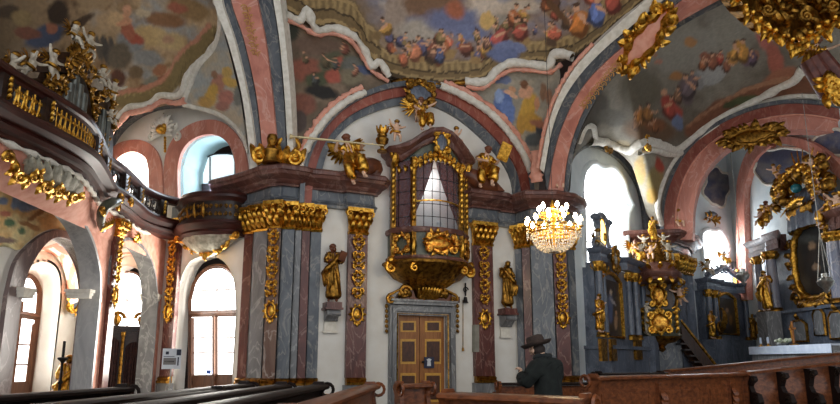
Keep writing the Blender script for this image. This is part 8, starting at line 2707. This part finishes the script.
# fingers, curled
for key, s in (('R', -1), ('L', 1)):
    w = Vector(J['wr' + key]); h = Vector(J['ha' + key]); d = (h - w).normalized(); sx = Vector((1, 0, 0)); sx = (sx - d * sx.dot(d)).normalized(); pn = d.cross(sx)
    mb = MB()
    for k, L_ in enumerate((.065, .075, .07, .055)):
        b = h + sx * (-.03 + .02 * k) + d * .015
        mb.tube(spl([tuple(b), tuple(b + d * L_ * .5 + pn * .006 * s), tuple(b + d * L_ * .8 - pn * .022), tuple(b + d * L_ * .75 - pn * .045)], 8), [.0105, .0105, .01, .01, .0095, .009, .0085, .007], 7)
    b = h - d * .03 + sx * (.035 if s < 0 else -.035)
    mb.tube(spl([tuple(b), tuple(b + (sx if s < 0 else -sx) * .03 + d * .03), tuple(b + (sx if s < 0 else -sx) * .03 + d * .06 - pn * .02)], 6), [.013, .013, .012, .011, .01, .008], 7)
    loc(mesh_mb(mb, 'fingers', M['flesh']), 'fingers', M['flesh'])
M['scarf'] = noisy('dark_scarf', rgb(22, 26, 28), rgb(44, 48, 48), 15, .95)
mb = MB(); mb.tube([Vector((math.cos(a) * .095, -.09 + math.sin(a) * .095, 1.51 + .015 * math.sin(a))) for a in [2 * PI * k / 20 for k in range(20)]], [.035 + .006 * math.sin(k * 2) for k in range(20)], 8, closed=True); loc(mesh_mb(mb, 'scarf', M['scarf']), 'scarf', M['scarf'])
# ------------------------------------------------------------------ light
w = bpy.data.worlds.new('world'); SC.world = w; w.use_nodes = True
bg = w.node_tree.nodes['Background']
bg.inputs['Color'].default_value = (.93, .96, 1, 1)
bg.inputs['Strength'].default_value = .95


def area(name, p, n, sx, sy, power, col, spread=160):
    l = bpy.data.lights.new(name, 'AREA'); l.shape = 'RECTANGLE'; l.size = sx; l.size_y = sy; l.energy = power; l.color = col; l.spread = math.radians(spread)
    o = bpy.data.objects.new(name, l); COL.objects.link(o); o.location = p
    o.rotation_euler = n.to_track_quat('-Z', 'Y').to_euler()
    return o


warm = (1, .95, .86); cool = (.82, .91, 1)
# daylight entering by the windows (lamps stand just inside each pane)
area('daylight_garden_door', PW.po(216, 320, -.38), PW.n, 1.4, 3.2, 230, warm)
area('daylight_upper_small', PW.po(131, 172, -.45), PW.n, 1.0, 1.2, 120, warm)
area('daylight_upper_niche', PW.po(222, 180, -.98), PW.n, 1.2, 1.2, 60, cool)
area('daylight_chapel', PW.po(127, 300, -.3), PW.n, .9, 1.4, 30, warm)
area('daylight_chapel_door', PXd.po(24, 320, .25), PXd.n, 1.0, 3.0, 70, warm)
area('daylight_right', R1.po(606, 225, .25), (R1.n - Vector((0, 0, .9))).normalized(), 1.8, 3.2, 170, cool, 90)
area('daylight_chancel', R2.po(714, 258, -.35), R2.n, 1.0, 2.0, 70, cool)
l = bpy.data.lights.new('chandelier_glow', 'POINT'); l.energy = 60; l.color = (1, .76, .45); l.shadow_soft_size = .4
o = bpy.data.objects.new('chandelier_glow', l); COL.objects.link(o); o.location = CH0 + UP * .1
l = bpy.data.lights.new('oratory_fill', 'POINT'); l.energy = 30; l.color = (1, .95, .9); l.shadow_soft_size = .2  # added fill light that brightens the curtains behind the oratory glass
o = bpy.data.objects.new('oratory_fill', l); COL.objects.link(o); o.location = OP(0, .45, zG1 - .1)
SC.view_settings.view_transform = 'Standard'
SC.view_settings.look = 'None'
SC.view_settings.gamma = 1
SC.view_settings.exposure = 0.42
SC.view_settings.use_curve_mapping = False
SC.cycles.max_bounces = 6
SC.cycles.diffuse_bounces = 3
SC.cycles.use_denoising = True
